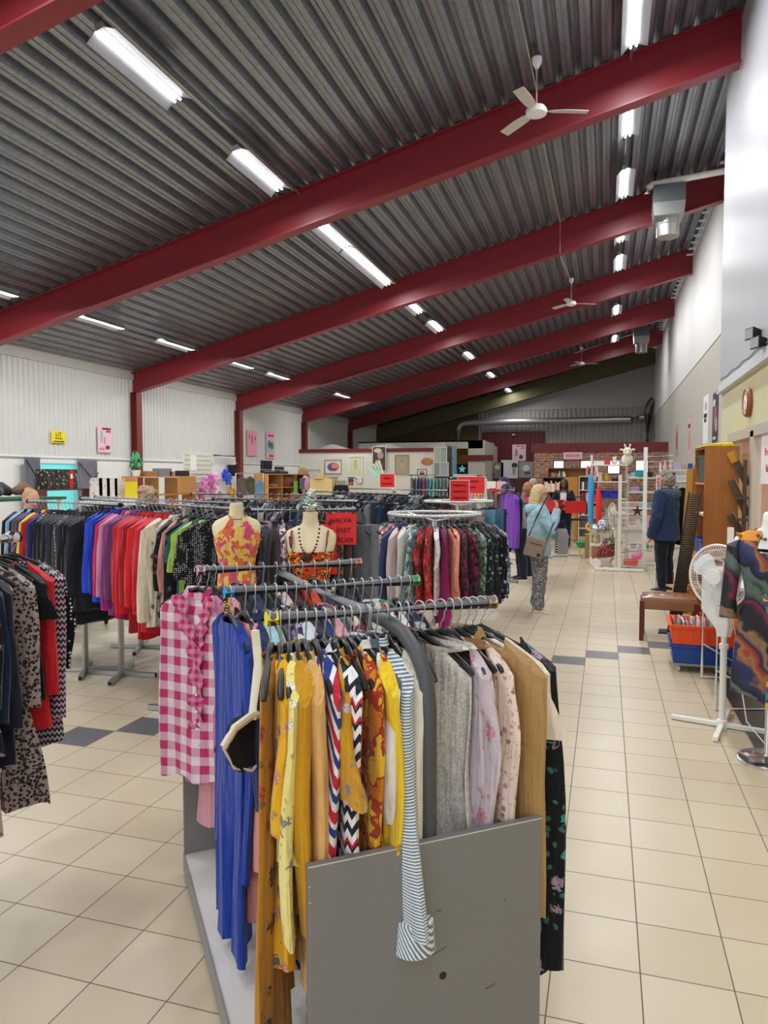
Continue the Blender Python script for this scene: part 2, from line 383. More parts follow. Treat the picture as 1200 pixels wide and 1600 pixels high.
mb.prism([(XL, YE-.07, 3.3), (-5.75, YE-.07, 4.6), (-5.75, YE-.07, 4.7), (XL, YE-.07, 3.4)], (0, .04, 0)); struct(mb.build('trim_46', M['beam_wood']))
mb = MB().prism([(XL, YE-.6, CZ(XL)-.05), (XR, YE-.6, CZ(XR)-.05), (XR, YE-.6, CZ(XR)-.75), (XL, YE-.6, CZ(XL)-.75)], (0, .4, 0)); struct(mb.build('trim_47', mat('olive_beam_paint', '57502e', .6)))
mb = MB()
for i in range(14): mb.b2((-5.5+i*.197, YE-.1, 0), (-5.5+i*.197+.185, YE-.06, 3.7))
mb.b2((-5.56, YE-.06, 0), (-2.7, YE-.03, 3.75))
o = struct(mb.build('door_1', mat('dark_red_door', '5e1418', .5))); MB().box((-4.1, YE-.15, 3.62), (.14, .1, .05)).build('door_lamp', M['white'], o)
# ventilation pipe on the end wall
t = thing('ventilation_pipe', 'long round metal ventilation pipe running high along the far end wall', 'pipe', (0, YE-.35, 0))
MB().tube([(-6.65, 0, 2.9), (-6.65, 0, 3.9), (-6.6, 0, 4.05), (-6.5, 0, 4.15), (-6.3, 0, 4.2), (-3, 0, 4.2), (1.0, 0, 4.2)], .15, 14).build('pipe_run', M['steel'], t, smooth=True)
MB().tube([(1.0, 0, 4.2), (1.35, 0, 4.25), (1.6, 0, 4.3)], .12, 14).build('reducer', M['steel'], t, smooth=True)
t = thing('ventilation_pipe', 'thick dark vertical ventilation pipe bending in the far right corner', 'pipe', (0, YE-.5, 0))
MB().tube([(1.7, 0, 2.5), (1.7, 0, 4.4), (1.74, 0, 4.7), (1.85, 0, 4.9), (1.95, .0, 5.0)], .17, 14).build('pipe_run', mat('dark_duct', '5c5c5c', .4, .6), t, smooth=True)
# partition with art (left) and brick partition (right)
AY = 24.2
pa = MB(); pa.b2((XL, AY, 0), (-5.62, AY+.1, 2.6)); struct(pa.build('wall_art', mat('art_wall', 'e4e0d2', .6, 0, .03, 1)))
struct(MB().b2((XL, AY-.03, 2.55), (-5.6, AY+.13, 2.68)).build('trim_48', M['redtrim']))
def brick():
    g = G('old_brick'); tc = g.n('TexCoord'); x, y, z = g.sep(tc.outputs['Object'])
    b = g.n('TexBrick'); g.put(b.inputs['Vector'], g.comb(x, z, 0)); b.inputs['Scale'].default_value = 1; b.inputs['Brick Width'].default_value = .3; b.inputs['Row Height'].default_value = .095; b.inputs['Mortar Size'].default_value = .012
    g.put(b.inputs['Color1'], lin('a8705c')); g.put(b.inputs['Color2'], lin('7c5044')); g.put(b.inputs['Mortar'], lin('a89484'))
    n = g.noise(tc.outputs['Object'], 9).outputs['Fac']
    g.put(g.b.inputs['Base Color'], g.mix(g.math('MULTIPLY', g.math('GREATER_THAN', n, .55), .5), b.outputs['Color'], lin('b8a494'))); g.b.inputs['Roughness'].default_value = .9
    return g.m
BYY = 26.0
hol = [(-1.77, -1.38), (-.86, -.45), (.04, .47), (.94, 1.38)]
wb = MB(); xs = -2.42
wb.b2((xs, BYY, 0), (XR, BYY+.25, 1.78)).b2((xs, BYY, 2.27), (XR, BYY+.25, 2.62))
for a, b in hol: wb.b2((xs, BYY, 1.78), (a, BYY+.25, 2.27)); xs = b
wb.b2((xs, BYY, 1.78), (XR, BYY+.25, 2.27))
struct(wb.build('wall_brick', brick()))
struct(MB().b2((-2.52, BYY-.06, 2.56), (XR, BYY+.3, 2.86)).build('trim_49', M['redtrim']))
k = 2
for a, b in hol:
    fr = MB(); k += 1
    for q in ((a, 1.78, a+.03, 2.27), (b-.03, 1.78, b, 2.27), (a, 1.78, b, 1.81), (a, 2.24, b, 2.27)): fr.b2((q[0], BYY-.02, q[1]), (q[2], BYY+.1, q[3]))
    o = struct(fr.build('window_%d' % k, mat('dark_frame', '2a2018', .5))); MB().b2((a+.03, BYY+.05, 1.81), (b-.03, BYY+.06, 2.24)).build('pane', mat('lit_pane', 'f4f2e8', .5, emit=.9), o)
# office block and shelf walls behind the art partition
ob = MB(); ob.b2((-9.3, 27, 0), (-8.0, 27.1, 3.05)).b2((-8.0, 27, 2.75), (-4.4, 27.1, 3.05)).b2((-4.95, 27, 0), (-4.4, 27.1, 3.05)).b2((-9.3, 27, 3.0), (-4.4, 30, 3.05)).prism([(-4.4, 27, 0), (-4.4, 27, 3.05), (-4.35, 29.9, 2.9), (-4.35, 29.9, 0)], (.08, 0, 0))
struct(ob.build('wall_office_block', mat('office_block', 'c9c6b8', .6)))
struct(MB().b2((-9.2, 28.5, 2.2), (-4.9, 28.6, 3.0)).build('wall_ochre', mat('ochre_panel', 'a8801c', .6)))
struct(MB().b2((-5.2, 26.93, 2.28), (-4.0, 26.99, 2.5)).build('trim_50', M['redtrim']))
mb = MB(); random.seed(3)
rs = []
for i in range(30):
    x = -9.9+i*.16; h = 2.7+.12*math.sin(i*.5)+random.uniform(0, .05); rs.append([(x, AY+.12, 2.62), (x, AY+.2, h), (x, AY+1.0, h-.03), (x, AY+1.3, 2.62)])
mb.rings(rs); tag(mb.build('dust_sheet', mat('grey_sheet', 'a8a49e', .7), smooth=True), 'rumpled translucent plastic sheet lying on top of the white art partition', 'plastic sheet')

# ---------------- lamps, fans, ducts on the roof ----------------
tubem = mat('lit_tube', 'fbfcff', .5, emit=TUBE_E)
refl = mat('reflector_white', 'a4a6ac', .35)
SL = math.atan(.255)
rows = {-4.2: ('left', [-4, -1.5, 1.0, 3.5, 6.0, 8.4, 10.95, 12.2, 13.4, 16.0, 18.2, 22.9, 27.5, 32.6]),
        .22: ('right', [-4, -1.5, 1.0, 3.6, 6.2, 8.45, 10.75, 13.15, 15.7, 17.9, 20.6, 22.9, 27.6]),
        -8.5: ('far left', [-1.5, 1.0, 3.5, 6.0, 8.35, 10.85, 13.2, 15.95, 18.1, 23.1])}
first = None
for lx, (rn, ys) in rows.items():
    ordn = 0
    for ly in ys:
        vis = ly > 4.5
        z = CZ(lx)-.2
        if first is None:
            first = thing('fluorescent_light', 'x', 'ceiling light')
            m = MB(); m.b2((-.035, -.6, -.02), (.035, .6, .04)); m.build('housing', refl, first)
            m = MB()
            for sg in (-1, 1):
                p = [(sg*.035, -.6, .0), (sg*.15, -.6, -.075), (sg*.15, -.6, -.083), (sg*.035, -.6, -.01)]
                m.prism(p if sg > 0 else p[::-1], (0, 1.2, 0))
            m.build('reflector', refl, first)
            for sg in (-1, 1): MB().tube([(sg*.032, -.58, -.045), (sg*.032, .58, -.045)], .014, 8).build('tube', tubem, first, smooth=True)
            for sg in (-.5, .5): MB().tube([(0, sg, .04), (0, sg, .2)], .004, 5).build('suspension_rod', M['steel'], first)
            t = first
        else: t = copy_tree(first)
        t.location = (lx, ly, z); t.rotation_euler = (0, 0 if lx < -8 else -SL, 0)
        ordn += 1
        t['label'] = ('suspended twin-tube fluorescent light in the %s row, between roof beams' % rn); t['group'] = 'fluorescent lights in the %s row' % rn
        l = area('lamp_light', (lx, ly, z-.1), (0, 0, 0), .2, 1.15, LAMP_W, (.97, .98, 1)); l.parent = t; l.location = (0, 0, -.09)
for lx, nm in ((-4.2, 'left'), (.22, 'right')):
    m = MB(); m.b2((lx-.015, YB, CZ(lx)-.055), (lx+.015, 33, CZ(lx)-.03))
    tag(m.build('lamp_conduit', M['steel']), 'thin metal conduit along the roof above the %s lamp row' % nm, 'conduit')
fanm = mat('fan_blade', 'c8c2b4', .5)
def fan(x, y, rz, lab):
    z = CZ(x); t = thing('ceiling_fan', lab, 'ceiling fan', (x, y, z), rz)
    MB().tube([(0, 0, 0), (0, 0, -.6)], .013, 8).build('rod', M['white'], t, smooth=True)
    MB().lathe([(.02, -.14), (.055, -.08), (.06, -.02), (.03, 0)], n=16).build('canopy', M['white'], t, smooth=True)
    MB().lathe([(.03, -.56), (.1, -.58), (.125, -.62), (.12, -.66), (.05, -.69)], n=24).build('motor', M['white'], t, smooth=True)
    for i in range(3):
        a = 2*PI*i/3; m = MB(); c, s = math.cos(a), math.sin(a)
        rs = []
        for r_, w_, zz in ((.11, .025, 0), (.2, .055, 0), (.35, .065, .0), (.6, .06, -.01)):
            rs.append([(c*r_-s*q*w_, s*r_+c*q*w_, -.63+zz+dz+q*.012) for q, dz in ((-1, 0), (1, 0), (1, .006), (-1, .006))])
        m.rings(rs); m.build('blade', fanm, t)
fan(-.84, 8.85, R(16), 'white three-blade ceiling fan nearest the camera, below the bright red beam')
fan(-.88, 18.7, R(20), 'white three-blade ceiling fan in the middle of the row, under the third bay')
fan(-.95, 28.6, R(12), 'small distant white ceiling fan, last of the row before the end wall')
m = MB(); m.tube([(-.98, 4, CZ(-.98)-.05), (-.9, 9.6, CZ(-.9)-.05)], .008, 5); m.tube([(-.95, 9.7, CZ(-.95)-.05), (-.9, 14.4, CZ(-.9)-.04)], .008, 5)
m.tube([(-.9, 14.4, CZ(-.9)-.04), (-.9, 14.45, CZ(-.9)-.6), (-.9, 14.9, CZ(-.9)-.6), (-.9, 18.6, CZ(-.9)-.05)], .008, 5)
tag(m.build('fan_cable', mat('cable_white', 'bdb4a4', .6)), 'thin white cable along the roof feeding the ceiling fans', 'cable')
def roof_duct(x, y, lab, pipe=True):
    t = thing('ventilation_unit', lab, 'ventilation unit', (x, y, CZ(x)-.95))
    MB().b2((-.26, -.3, .32), (.26, .3, .62)).build('box', mat('duct_dark', '70767a', .4, .7), t)
    m = MB(); m.rings([[(-.26, -.3, .32), (.26, -.3, .32), (.26, .3, .32), (-.26, .3, .32)], [(-.24, -.3, .1), (.24, -.3, .1), (.24, .3, .12), (-.24, .3, .12)]]); m.build('hood', M['steel'], t)
    MB().lathe([(.17, -.2), (.19, -.2), (.19, .12), (.17, .12)], n=28).build('round_outlet', M['steel'], t, smooth=True)
    MB().lathe([(.195, .0), (.2, .005), (.195, .01)], n=28).build('collar', M['steel'], t, smooth=True)
    m = MB(); m.tube([(-.22, 0, .62), (-.22, 0, .95)], .02, 6).tube([(.22, 0, .62), (.22, 0, .95)], .02, 6); m.build('bracket', M['black'], t)
roof_duct(.98, 13.9, 'large galvanised ventilation unit with round outlet under the roof by the near fan row')
roof_duct(1.1, 26.7, 'smaller distant galvanised ventilation unit high up near the right wall')
m = MB(); zz = CZ(1.0)-.32; m.tube([(.62, 13.75, zz-.1), (.62, 13.72, zz), (.7, 13.7, zz+.03), (1.3, 13.7, zz+.08), (1.9, 13.7, zz+.13)], .055, 10)
tag(m.build('ceiling_pipe', M['white'], smooth=True), 'thick white pipe above the large ventilation unit, running into the wall', 'pipe')
m = MB().tube([(1.0, 28.6, 7.0), (-1.2, 28.5, 6.35)], .03, 6); tag(m.build('ceiling_pipe', M['steel']), 'thin pipe across the roof beside the distant ventilation unit', 'pipe')

# ---------------- clothes: meshes shared, materials per object ----------------
def garment_body(w=.2, hem=.22, L=.65, th=.016, neck=.06, seed=0, fold=.016, nf=3.0, waist=None, rr=None, lean=0, N=36, lev=13, top=-.085):
    rnd = random.Random(seed); ph = rnd.uniform(0, 6); ph2 = rnd.uniform(0, 6); rs = []
    prof = [(top, neck, .02), (top-.012, neck+.02, .022), (top-.03, w*.62, .021), (top-.052, w*.84, .02), (top-.072, w*.97, .02), (top-.1, w*1.0, th)]
    for i in range(1, lev+1):
        t = i/lev; z = top-.1-(L-.1)*t
        a = w*.98+(hem-w*.98)*t
        if waist: a += (waist-w)*math.sin(PI*min(1, t*1.15))**2
        prof.append((z, a, th*(1+.7*t)))
    for i, (z, a, b) in enumerate(prof):
        t = max(0, (top-z)/L); A = fold*(.15+1.3*t); r = []
        for k in range(N):
            an = 2*PI*k/N; c, s = math.cos(an), math.sin(an)
            x = a*math.copysign(abs(c)**.8, c); y = b*math.copysign(abs(s)**.9, s)
            u = x/w
            y += A*(math.sin(u*nf*2+ph+t*.8)+.5*math.sin(u*nf*4.3+ph2-t))*.6+lean*t
            x += A*.4*math.sin(t*7+ph)*(1 if c > 0 else -1)
            zz = z
            if i == len(prof)-1: zz += .012*math.sin(u*nf*2+ph)
            if i == 0: zz -= .02*(y < 0)
            r.append((x, y, zz))
        rs.append(r)
    return MB().rings(rs, cap0=False)
def sleeve_mesh(side, w=.2, L=.5, r0=.055, r1=.04, th=.02, out=.03, seed=0, fwd=0, puff=0, top=-.085, flare=0):
    rnd = random.Random(seed+side); P = []; n = 7
    rs = []
    for i in range(n+1):
        t = i/n; x = side*(w-.02+out*t+.012*math.sin(3*t)); z = top-.085-L*t; y = fwd*t+.012*math.sin(t*4+seed)
        ra = r0+(r1-r0)*t+puff*math.sin(PI*t)+flare*max(0, t-.55)*2; rb = th*(1-.2*t)+flare*max(0, t-.55)
        if t == 0: z += .035
        ring = []
        for k in range(14):
            an = 2*PI*k/14; c, s = math.cos(an), math.sin(an)
            q = 1+.1*math.sin(3*an+t*5+seed)
            dz = -side*c*.045*(1-t)**2*(1 if t < .3 else .3)
            ring.append((x+c*ra*q, y+s*rb*q, z+dz+.006*math.sin(an*2+t*9)))
        rs.append(ring)
    return MB().rings(rs)
_gm = {}
KINDS = {  # body kwargs, sleeve kwargs or None
 'shirt': (dict(w=.2, hem=.23, L=.62), dict(L=.5, r0=.06, r1=.045)),
 'cardigan': (dict(w=.2, hem=.22, L=.66, th=.02), dict(L=.54, r0=.055, r1=.042, th=.025)),
 'jacket': (dict(w=.225, hem=.25, L=.68, th=.028, fold=.01), dict(L=.58, r0=.075, r1=.055, th=.036, out=.05)),
 'coat': (dict(w=.22, hem=.26, L=.92, th=.028, fold=.012), dict(L=.6, r0=.068, r1=.05, th=.034, out=.03)),
 'tshirt': (dict(w=.2, hem=.22, L=.6), dict(L=.2, r0=.07, r1=.07, out=.03)),
 'blouse': (dict(w=.19, hem=.24, L=.64, fold=.02), dict(L=.42, r0=.055, r1=.06, puff=.015, out=.02)),
 'dress': (dict(w=.185, hem=.29, L=1.02, fold=.028, waist=.17), dict(L=.34, r0=.055, r1=.05)),
 'longdress': (dict(w=.185, hem=.27, L=1.2, fold=.026, waist=.17), dict(L=.5, r0=.055, r1=.045)),
 'top': (dict(w=.17, hem=.2, L=.58, neck=.09), None),
 'skirt': (dict(w=.17, hem=.27, L=.62, neck=.16, fold=.035, nf=4), None),
 'trousers': (None, None)}
def kmesh(kind, var=0, **ov):
    key = (kind, var, tuple(sorted(ov.items())))
    if key in _gm: return _gm[key]
    bk, sk = KINDS[kind]; parts = []
    dummy = M['white']
    if kind == 'trousers':
        m = MB(); L = ov.get('L', .95)
        for s in (-1, 1):
            rs = []
            for i in range(9):
                t = i/8; a = .1-.02*t; x = s*(.085+.012*t); r = []
                for k in range(14):
                    an = 2*PI*k/14; r.append((x+a*math.cos(an), .028*math.sin(an)*(1+.2*math.sin(t*9+var))+.01*math.sin(t*5+var+s), -.1-L*t))
                rs.append(r)
            m.rings(rs)
        o = m.build('trousers', dummy, smooth=True)
    else:
        bk = dict(bk); sk = dict(sk) if sk else None
        for k, v in ov.items():
            if k[:2] == 's_':
                if sk is not None: sk[k[2:]] = v
            else: bk[k] = v
        if ov.get('nosleeve'): sk = None; bk.pop('nosleeve')
        o = garment_body(seed=var, **bk).build(kind, dummy, smooth=True)
        if sk:
            for s in (-1, 1):
                parts.append(sleeve_mesh(s, w=bk['w'], seed=var, top=bk.get('top', -.085), **sk).build('sleeve', dummy, o, smooth=True))
        if kind in ('shirt', 'jacket', 'coat'):
            m = MB(); rs = []
            for z, a, b in ((-.1, .062, .022), (-.075, .05, .022), (-.068, .056, .028), (-.09, .072, .032)):
                rs.append([(a*math.cos(2*PI*k/18), b*math.sin(2*PI*k/18), z-.02*(math.sin(2*PI*k/18) < -.4)) for k in range(18)])
            parts.append(m.rings(rs, False, False).build('collar', dummy, o, smooth=True))
    objs = [o]+parts
    for q in objs: COL.objects.unlink(q)
    data = [(q.name.split('.')[0], q.data) for q in objs]
    for q in objs: bpy.data.objects.remove(q)
    _gm[key] = data
    return data
ENG = {'tshirt': 't_shirt', 'longdress': 'long_dress'}
CATN = {'tshirt': 't-shirt', 'longdress': 'dress', 'top': 'top'}
def setmat(o, m):
    o.material_slots[0].link = 'OBJECT'; o.material_slots[0].material = m
def garment(kind, m, loc, rz, label, cat=None, var=0, msl=None, group=None, tilt=0, **ov):
    data = kmesh(kind, var, **ov); root = None
    for i, (nm, me) in enumerate(data):
        nm = ENG.get(kind, kind) if i == 0 else nm
        o = bpy.data.objects.new(nm, me); COL.objects.link(o)
        setmat(o, msl if (msl and nm == 'sleeve') else m)
        if i == 0:
            root = o; o.location = loc; o.rotation_euler = (tilt, 0, rz); tag(o, label, cat or CATN.get(kind, kind), group)
        else: o.parent = root
    return root
# hangers
def make_hanger(rail=.018):
    t = thing('clothes_hanger', 'x', 'hanger')
    hk = [( -.0, 0, -.1), (.0, 0, -rail*2-.035), (.012, 0, -rail*2-.016)]
    hk += [((rail+.003)*math.cos(a), 0, -rail+(rail+.003)*math.sin(a)) for a in [R(x) for x in (-50, -20, 20, 55, 90, 125, 160, 195)]]
    hk = [(x, y, z+rail) for x, y, z in hk]
    MB().tube(hk, .0022, 6).build('hook', M['hook'], t, smooth=True)
    m = MB(); P = [(-.2, 0, -.165), (-.19, 0, -.155), (-.12, 0, -.118), (-.04, 0, -.088), (0, 0, -.075), (.04, 0, -.088), (.12, 0, -.118), (.19, 0, -.155), (.2, 0, -.165)]
    m.tube(P, [.007, .0085, .0095, .0095, .011, .0095, .0095, .0085, .007], 8); m.build('arms', M['black'], t, smooth=True)
    return t
hanger0 = make_hanger(.018)
hanger0.location = (0, -20, 0)
HG = []      # waiting list: (distance, loc, rz, label, group)
def hanger(loc, rz, lab, group): HG.append((Vector(loc).length, tuple(loc), rz, lab, group))
NB = {}
def hang_row(rail, P0, P1, items, group_h, lab_h, off=0, zig=.05, jit=.06):
    """items: (fraction along rail, kind, material, text, kwargs)"""
    P0, P1 = Vector(P0), Vector(P1); d = (P1-P0); ang = math.atan2(d.y, d.x)-PI/2   # local Y along the rail
    n = len(items)
    for i, it in enumerate(items):
        f, kind, m, txt = it[:4]; kw = dict(it[4]) if len(it) > 4 else {}
        rot = kw.pop('rot', 0)+random.uniform(-jit, jit); p = P0+d*f
        lab = kw.pop('label', None)
        if not lab:
            a = items[i-1][3] if i else None
            lab = '%s on %s, right of %s' % (txt, rail, a) if a else '%s on %s, leftmost of all' % (txt, rail)
            if len(lab.split()) > 15: q = a.split(); lab = '%s on %s, right of %s' % (txt, rail, ' '.join(q[:2]+q[-1:]))
        garment(kind, m, p, ang+rot, lab, var=kw.pop('var', i % 4), **kw)
        hanger(p, ang+rot, lab_h, group_h)

# ---------------- rolling rack in the foreground ----------------
DV = Vector((.773, .634, 0)); NV = Vector((.634, -.773, 0)); ZR = 1.34
MID = [Vector((-.603, 2.01, ZR)), Vector((-.945, 2.39, ZR)), Vector((-1.33, 2.85, ZR))]
CA = math.atan2(DV.y, DV.x)            # local x of the rack = along the rails, local -y = towards the panel
cart = thing('rolling_clothes_rack', 'grey three-rail rolling clothes rack with grey front panel in the foreground', 'clothes rack', (MID[1].x, MID[1].y, 0), CA)
def cl(p): q = p-Vector((MID[1].x, MID[1].y, 0)); return Vector((q.dot(DV), -q.dot(NV), q.z))
caps = [('f0dc20', 'c89878', 'yellow tape on the rail end', 'brown and cream tape on the rail end'), ('1fa4e0', '38c458', 'blue tape on the rail end', 'green tape on the rail end'), ('f0a8c8', 'f47a54', 'pink tape on the rail end', 'coral tape on the rail end')]
ML = [cl(p) for p in MID]
for i, p in enumerate(ML):
    o = MB().tube([p-Vector((.355, 0, 0)), p+Vector((.355, 0, 0))], .0205, 18).build('rail', M['ctube'], cart, smooth=True)
    for sg, c, lb in ((-1, caps[i][0], caps[i][2]), (1, caps[i][1], caps[i][3])):
        e = MB().tube([p+Vector((sg*.33, 0, 0)), p+Vector((sg*.36, 0, 0))], .0225, 18).build('rail_end', mat('tape', c, .5), o, smooth=True); e['label'] = lb
zs = ZR-.035
a, b = ML[0], ML[2]; py = -.22+a.y
pts = [(b.x, b.y, zs), (a.x, a.y+.12, zs), (a.x+.005, a.y+.02, zs-.002), (a.x+.01, a.y-.09, zs-.015), (a.x+.015, a.y-.16, zs-.05), (a.x+.018, a.y-.222, zs-.11), (a.x+.02, a.y-.236, zs-.19), (a.x+.02, a.y-.236, .12)]
MB().tube(pts, .021, 18).build('frame_tube', M['ctube'], cart, smooth=True)
MB().tube([(b.x, b.y, zs), (b.x, b.y+.06, zs-.02), (b.x, b.y+.09, zs-.1), (b.x, b.y+.09, .12)], .021, 14).build('rear_post', M['ctube'], cart, smooth=True)
pm = cl(Vector((-.424, 1.81, 0))); panelm = mat('grey_laminate', '7c7a7b', .42, 0, .03, 4)
fp = MB().b2((pm.x-.337, pm.y-.012, .02), (pm.x+.337, pm.y+.012, .78)).build('front_panel', panelm, cart, bevel=.002)
MB().lathe([(.0, -.016), (.006, -.016), (.01, -.014), (.01, -.01)], (pm.x+.03, pm.y, .41), 14, 'y').build('screw', mat('screw_dark', '3a2a26', .4, .5), fp, smooth=True)
sm = MB()
for x, z, l, an in ((-.035, .51, .035, .15), (.02, .48, .045, -.3), (.175, .34, .035, -.2), (.22, .57, .01, 1.3), (.017, .59, .015, .0)):
    sm.box((pm.x+x, pm.y-.0125, z), (l, .0008, .0012), Matrix.Rotation(an, 3, 'Y'))
sm.build('scratches', mat('dark_scratch', '3c3030', .6), fp)
ed = MB().b2((pm.x-.337, pm.y-.0125, .778), (pm.x+.337, pm.y-.0105, .7805)); ed.b2((pm.x-.338, pm.y-.0125, .73), (pm.x-.331, pm.y-.0118, .732)).b2((pm.x-.338, pm.y-.0125, .69), (pm.x-.33, pm.y-.0118, .692))
ed.build('worn_edge', mat('chipped_edge', 'c8c6c4', .5), fp)
bx = cl(MID[2]+NV*-.02).y
MB().b2((-.42, pm.y+.02, .07), (.42, bx+.1, .095)).build('base_shelf', mat('white_laminate', 'dcdcd8', .4), cart, bevel=.002)
MB().b2((-.424, pm.y+.02, .02), (-.418, bx+.1, .1)).build('shelf_edging', mat('edging_grey', '8a8888', .5), cart)
MB().b2((-.42, bx+.09, .02), (.42, bx+.115, .86)).build('back_panel', panelm, cart, bevel=.002)
for x in (-.3, .3):
    for y in (pm.y+.1, bx-.05):
        MB().lathe([(.0, -.012), (.03, -.012), (.03, .012), (0, .012)], (x, y, .031), 14, 'x').build('castor', M['rubber'], cart, smooth=True)
F = fab
g_floral = F('floral', 'c8921e', 'd8cdd0', '7c8098', 1.5)
R1 = [
 (.01, 'longdress', F('floral', 'b07a20', 'b8503a', '3a3428', .8), 'ochre dark-floral long dress', dict(rot=-.35, nosleeve=1, L=1.05, hem=.2)),
 (.05, 'dress', F('floral', 'e0a81e', 'e08a90', '4a5a80', 1.1), 'golden yellow floral dress', dict(rot=-.3, L=.8, hem=.17, w=.17)),
 (.085, 'blouse', F('floral', 'e8dc8a', 'f0ece0', '88888c', 1.3), 'pale yellow floral blouse', dict(rot=-.25, s_L=.62, L=.5)),
 (.115, 'cardigan', F('plain', 'c8921c'), 'mustard knit cardigan', dict(rot=-.22, s_L=.6)),
 (.15, 'cardigan', F('plain', 'd8aa68'), 'camel lace-hem tunic', dict(rot=-.15, L=.88, hem=.18, s_L=.75)),
 (.19, 'dress', F('diag', 'e8e8ee', '2a3a8a', 'c8243c', .9), 'red white and blue striped dress', dict(rot=-.15, L=.98, hem=.19, s_L=.5)),
 (.225, 'shirt', F('zig', 'e8e8ea', '1c1e30', 'c02838', 1.2), 'navy and white patterned shirt', dict(L=.72)),
 (.27, 'blouse', g_floral, 'mustard blouse with blue flowers', dict(rot=-.1, s_L=.26, s_flare=.045, s_r0=.045, L=.7, s_out=.05)),
 (.305, 'top', F('print', 'a84a18', 'e08a1c', '5a1c14', 1), 'burnt orange patterned top', {}),
 (.335, 'blouse', F('swirl', 'c87818', 'a03018', 'e0b030', 2), 'orange and red paisley blouse', dict(s_L=.5)),
 (.37, 'shirt', F('plain', 'e6e4de'), 'plain white shirt', dict(s_L=.35, L=.55)),
 (.41, 'shirt', F('plain', '5c6474'), 'slate blue shirt', dict(L=.5)),
 (.42, 'blouse', F('plain', 'ecc82a'), 'bright yellow blouse with blue flowers', dict(w=.21, rot=-.12, L=.66, s_L=.56, msl=F('floral', 'ecc82a', '2050b0', 'b83030', .45))),
 (.448, 'shirt', F('stripeh', 'e8ebee', '6c8096', s=4.2), 'blue and white pinstriped shirt', dict(L=.55, s_L=.62, s_r1=.05, s_out=.09, s_th=.03, s_flare=.02, var=9)),
 (.49, 'cardigan', F('plain', 'dcd6c8'), 'cream knit cardigan', dict(L=.6, s_L=.55)),
 (.55, 'top', F('tweed', 'a8a294', 'c4beb2'), 'grey-beige cowl top', dict(L=.4, w=.16)),
 (.585, 'coat', F('plain', '141416'), 'black sleeveless dress', dict(L=.95, nosleeve=1, w=.12, hem=.14)),
 (.645, 'skirt', F('tweed', 'd0cac4', 'e6e0dc', s=.6), 'silver-grey textured skirt', dict(rot=.38, L=.6, hem=.22, w=.19)),
 (.695, 'skirt', F('tweed', 'd4d0c2', 'e4e0d4', s=.5), 'pale sage patterned skirt', dict(rot=.36, L=.68, hem=.25)),
 (.745, 'skirt', F('plain', 'a87c50'), 'tan wool skirt', dict(rot=.38, L=.66, hem=.22, w=.19)),
 (.79, 'blouse', F('floral', 'd0c0c8', 'e890a8', 'a8a0a8', 1), 'pale lilac blouse with pink flowers', dict(L=.66)),
 (.825, 'blouse', F('floral', 'e8d4c8', 'a46c58', 'c88c88', 2.6), 'pink ditsy-floral blouse', dict(rot=.15, s_L=.46, s_puff=.02, s_r1=.06)),
 (.865, 'coat', F('plain', 'b08a58'), 'camel wool coat', dict(rot=.4, L=.92, hem=.22, s_L=.7, th=.02, s_th=.026)),
 (.9, 'tshirt', F('plain', 'e8dccc'), 'cream short-sleeved top', dict(rot=.5, s_flare=.02)),
 (.94, 'longdress', F('floral', '14161e', 'b898b0', '50a8a0', .95), 'black dress with lilac flowers', dict(rot=.62, w=.2, L=1.0, hem=.23, s_L=.9, s_out=.05)),
]
hang_row('the front rail', MID[0]-DV*.355, MID[0]+DV*.355, R1, 'hangers on the front rail of the rolling rack', 'black plastic hanger with chrome hook on the front grey rail of the rolling rack')
R2 = [
 (.02, 'longdress', F('plain', '1c3a9a'), 'royal blue long dress', dict(rot=.12, L=1.1, hem=.2, s_L=.75, s_r0=.05, s_out=-.01)),
 (.09, 'longdress', F('plain', 'd08e8e'), 'dusty pink long cardigan', dict(rot=.0, L=.98, hem=.16, s_L=.7)),
 (.14, 'shirt', F('plain', '22305a'), 'navy blouse', dict(rot=-.2)),
 (.19, 'blouse', F('plain', '9cc8d0'), 'pale aqua blouse', dict(rot=-.15)),
 (.24, 'top', F('plain', 'dcdcda'), 'white sleeveless top', {}),
 (.29, 'shirt', F('print', '2a2440', 'd0c8e0', '8878b0', 1.5), 'purple print shirt', {}),
 (.34, 'cardigan', F('plain', 'c8d4dc'), 'ice blue cardigan', {}),
 (.39, 'shirt', F('plain', '30343c'), 'charcoal shirt', {}),
 (.44, 'blouse', F('plain', '20407a'), 'mid blue blouse', {}),
 (.49, 'shirt', F('plain', 'e8a8b0'), 'rose pink shirt', {}),
 (.54, 'top', F('plain', '8cc4d0'), 'light turquoise top', {}),
 (.59, 'blouse', F('print', 'd8b0b0', '702838', 'e8e0d8', 1), 'pink and wine print blouse', {}),
 (.64, 'shirt', F('plain', '3a3e42'), 'dark grey shirt', {}),
 (.69, 'cardigan', F('plain', 'b8b8b4'), 'light grey cardigan', {}),
 (.74, 'shirt', F('plain', 'e6e4e0'), 'soft white blouse', {}),
 (.79, 'shirt', F('print', 'e8e8e8', '40b080', 'd04878', .9), 'white shirt with bright print', {}),
 (.84, 'blouse', F('floral', 'e8d8dc', 'c87088', '788070', 1), 'pale blouse with rose print', {}),
 (.9, 'shirt', F('print', '283040', '98a8b0', '506070', 1.2), 'blue-grey print shirt', {}),
 (.95, 'top', F('plain', 'e8b8c8'), 'baby pink top', dict(L=.3)),
]
hang_row('the middle rail', MID[1]-DV*.355, MID[1]+DV*.355, R2, 'hangers on the middle rail of the rolling rack', 'black plastic hanger with chrome hook on the middle grey rail of the rolling rack')
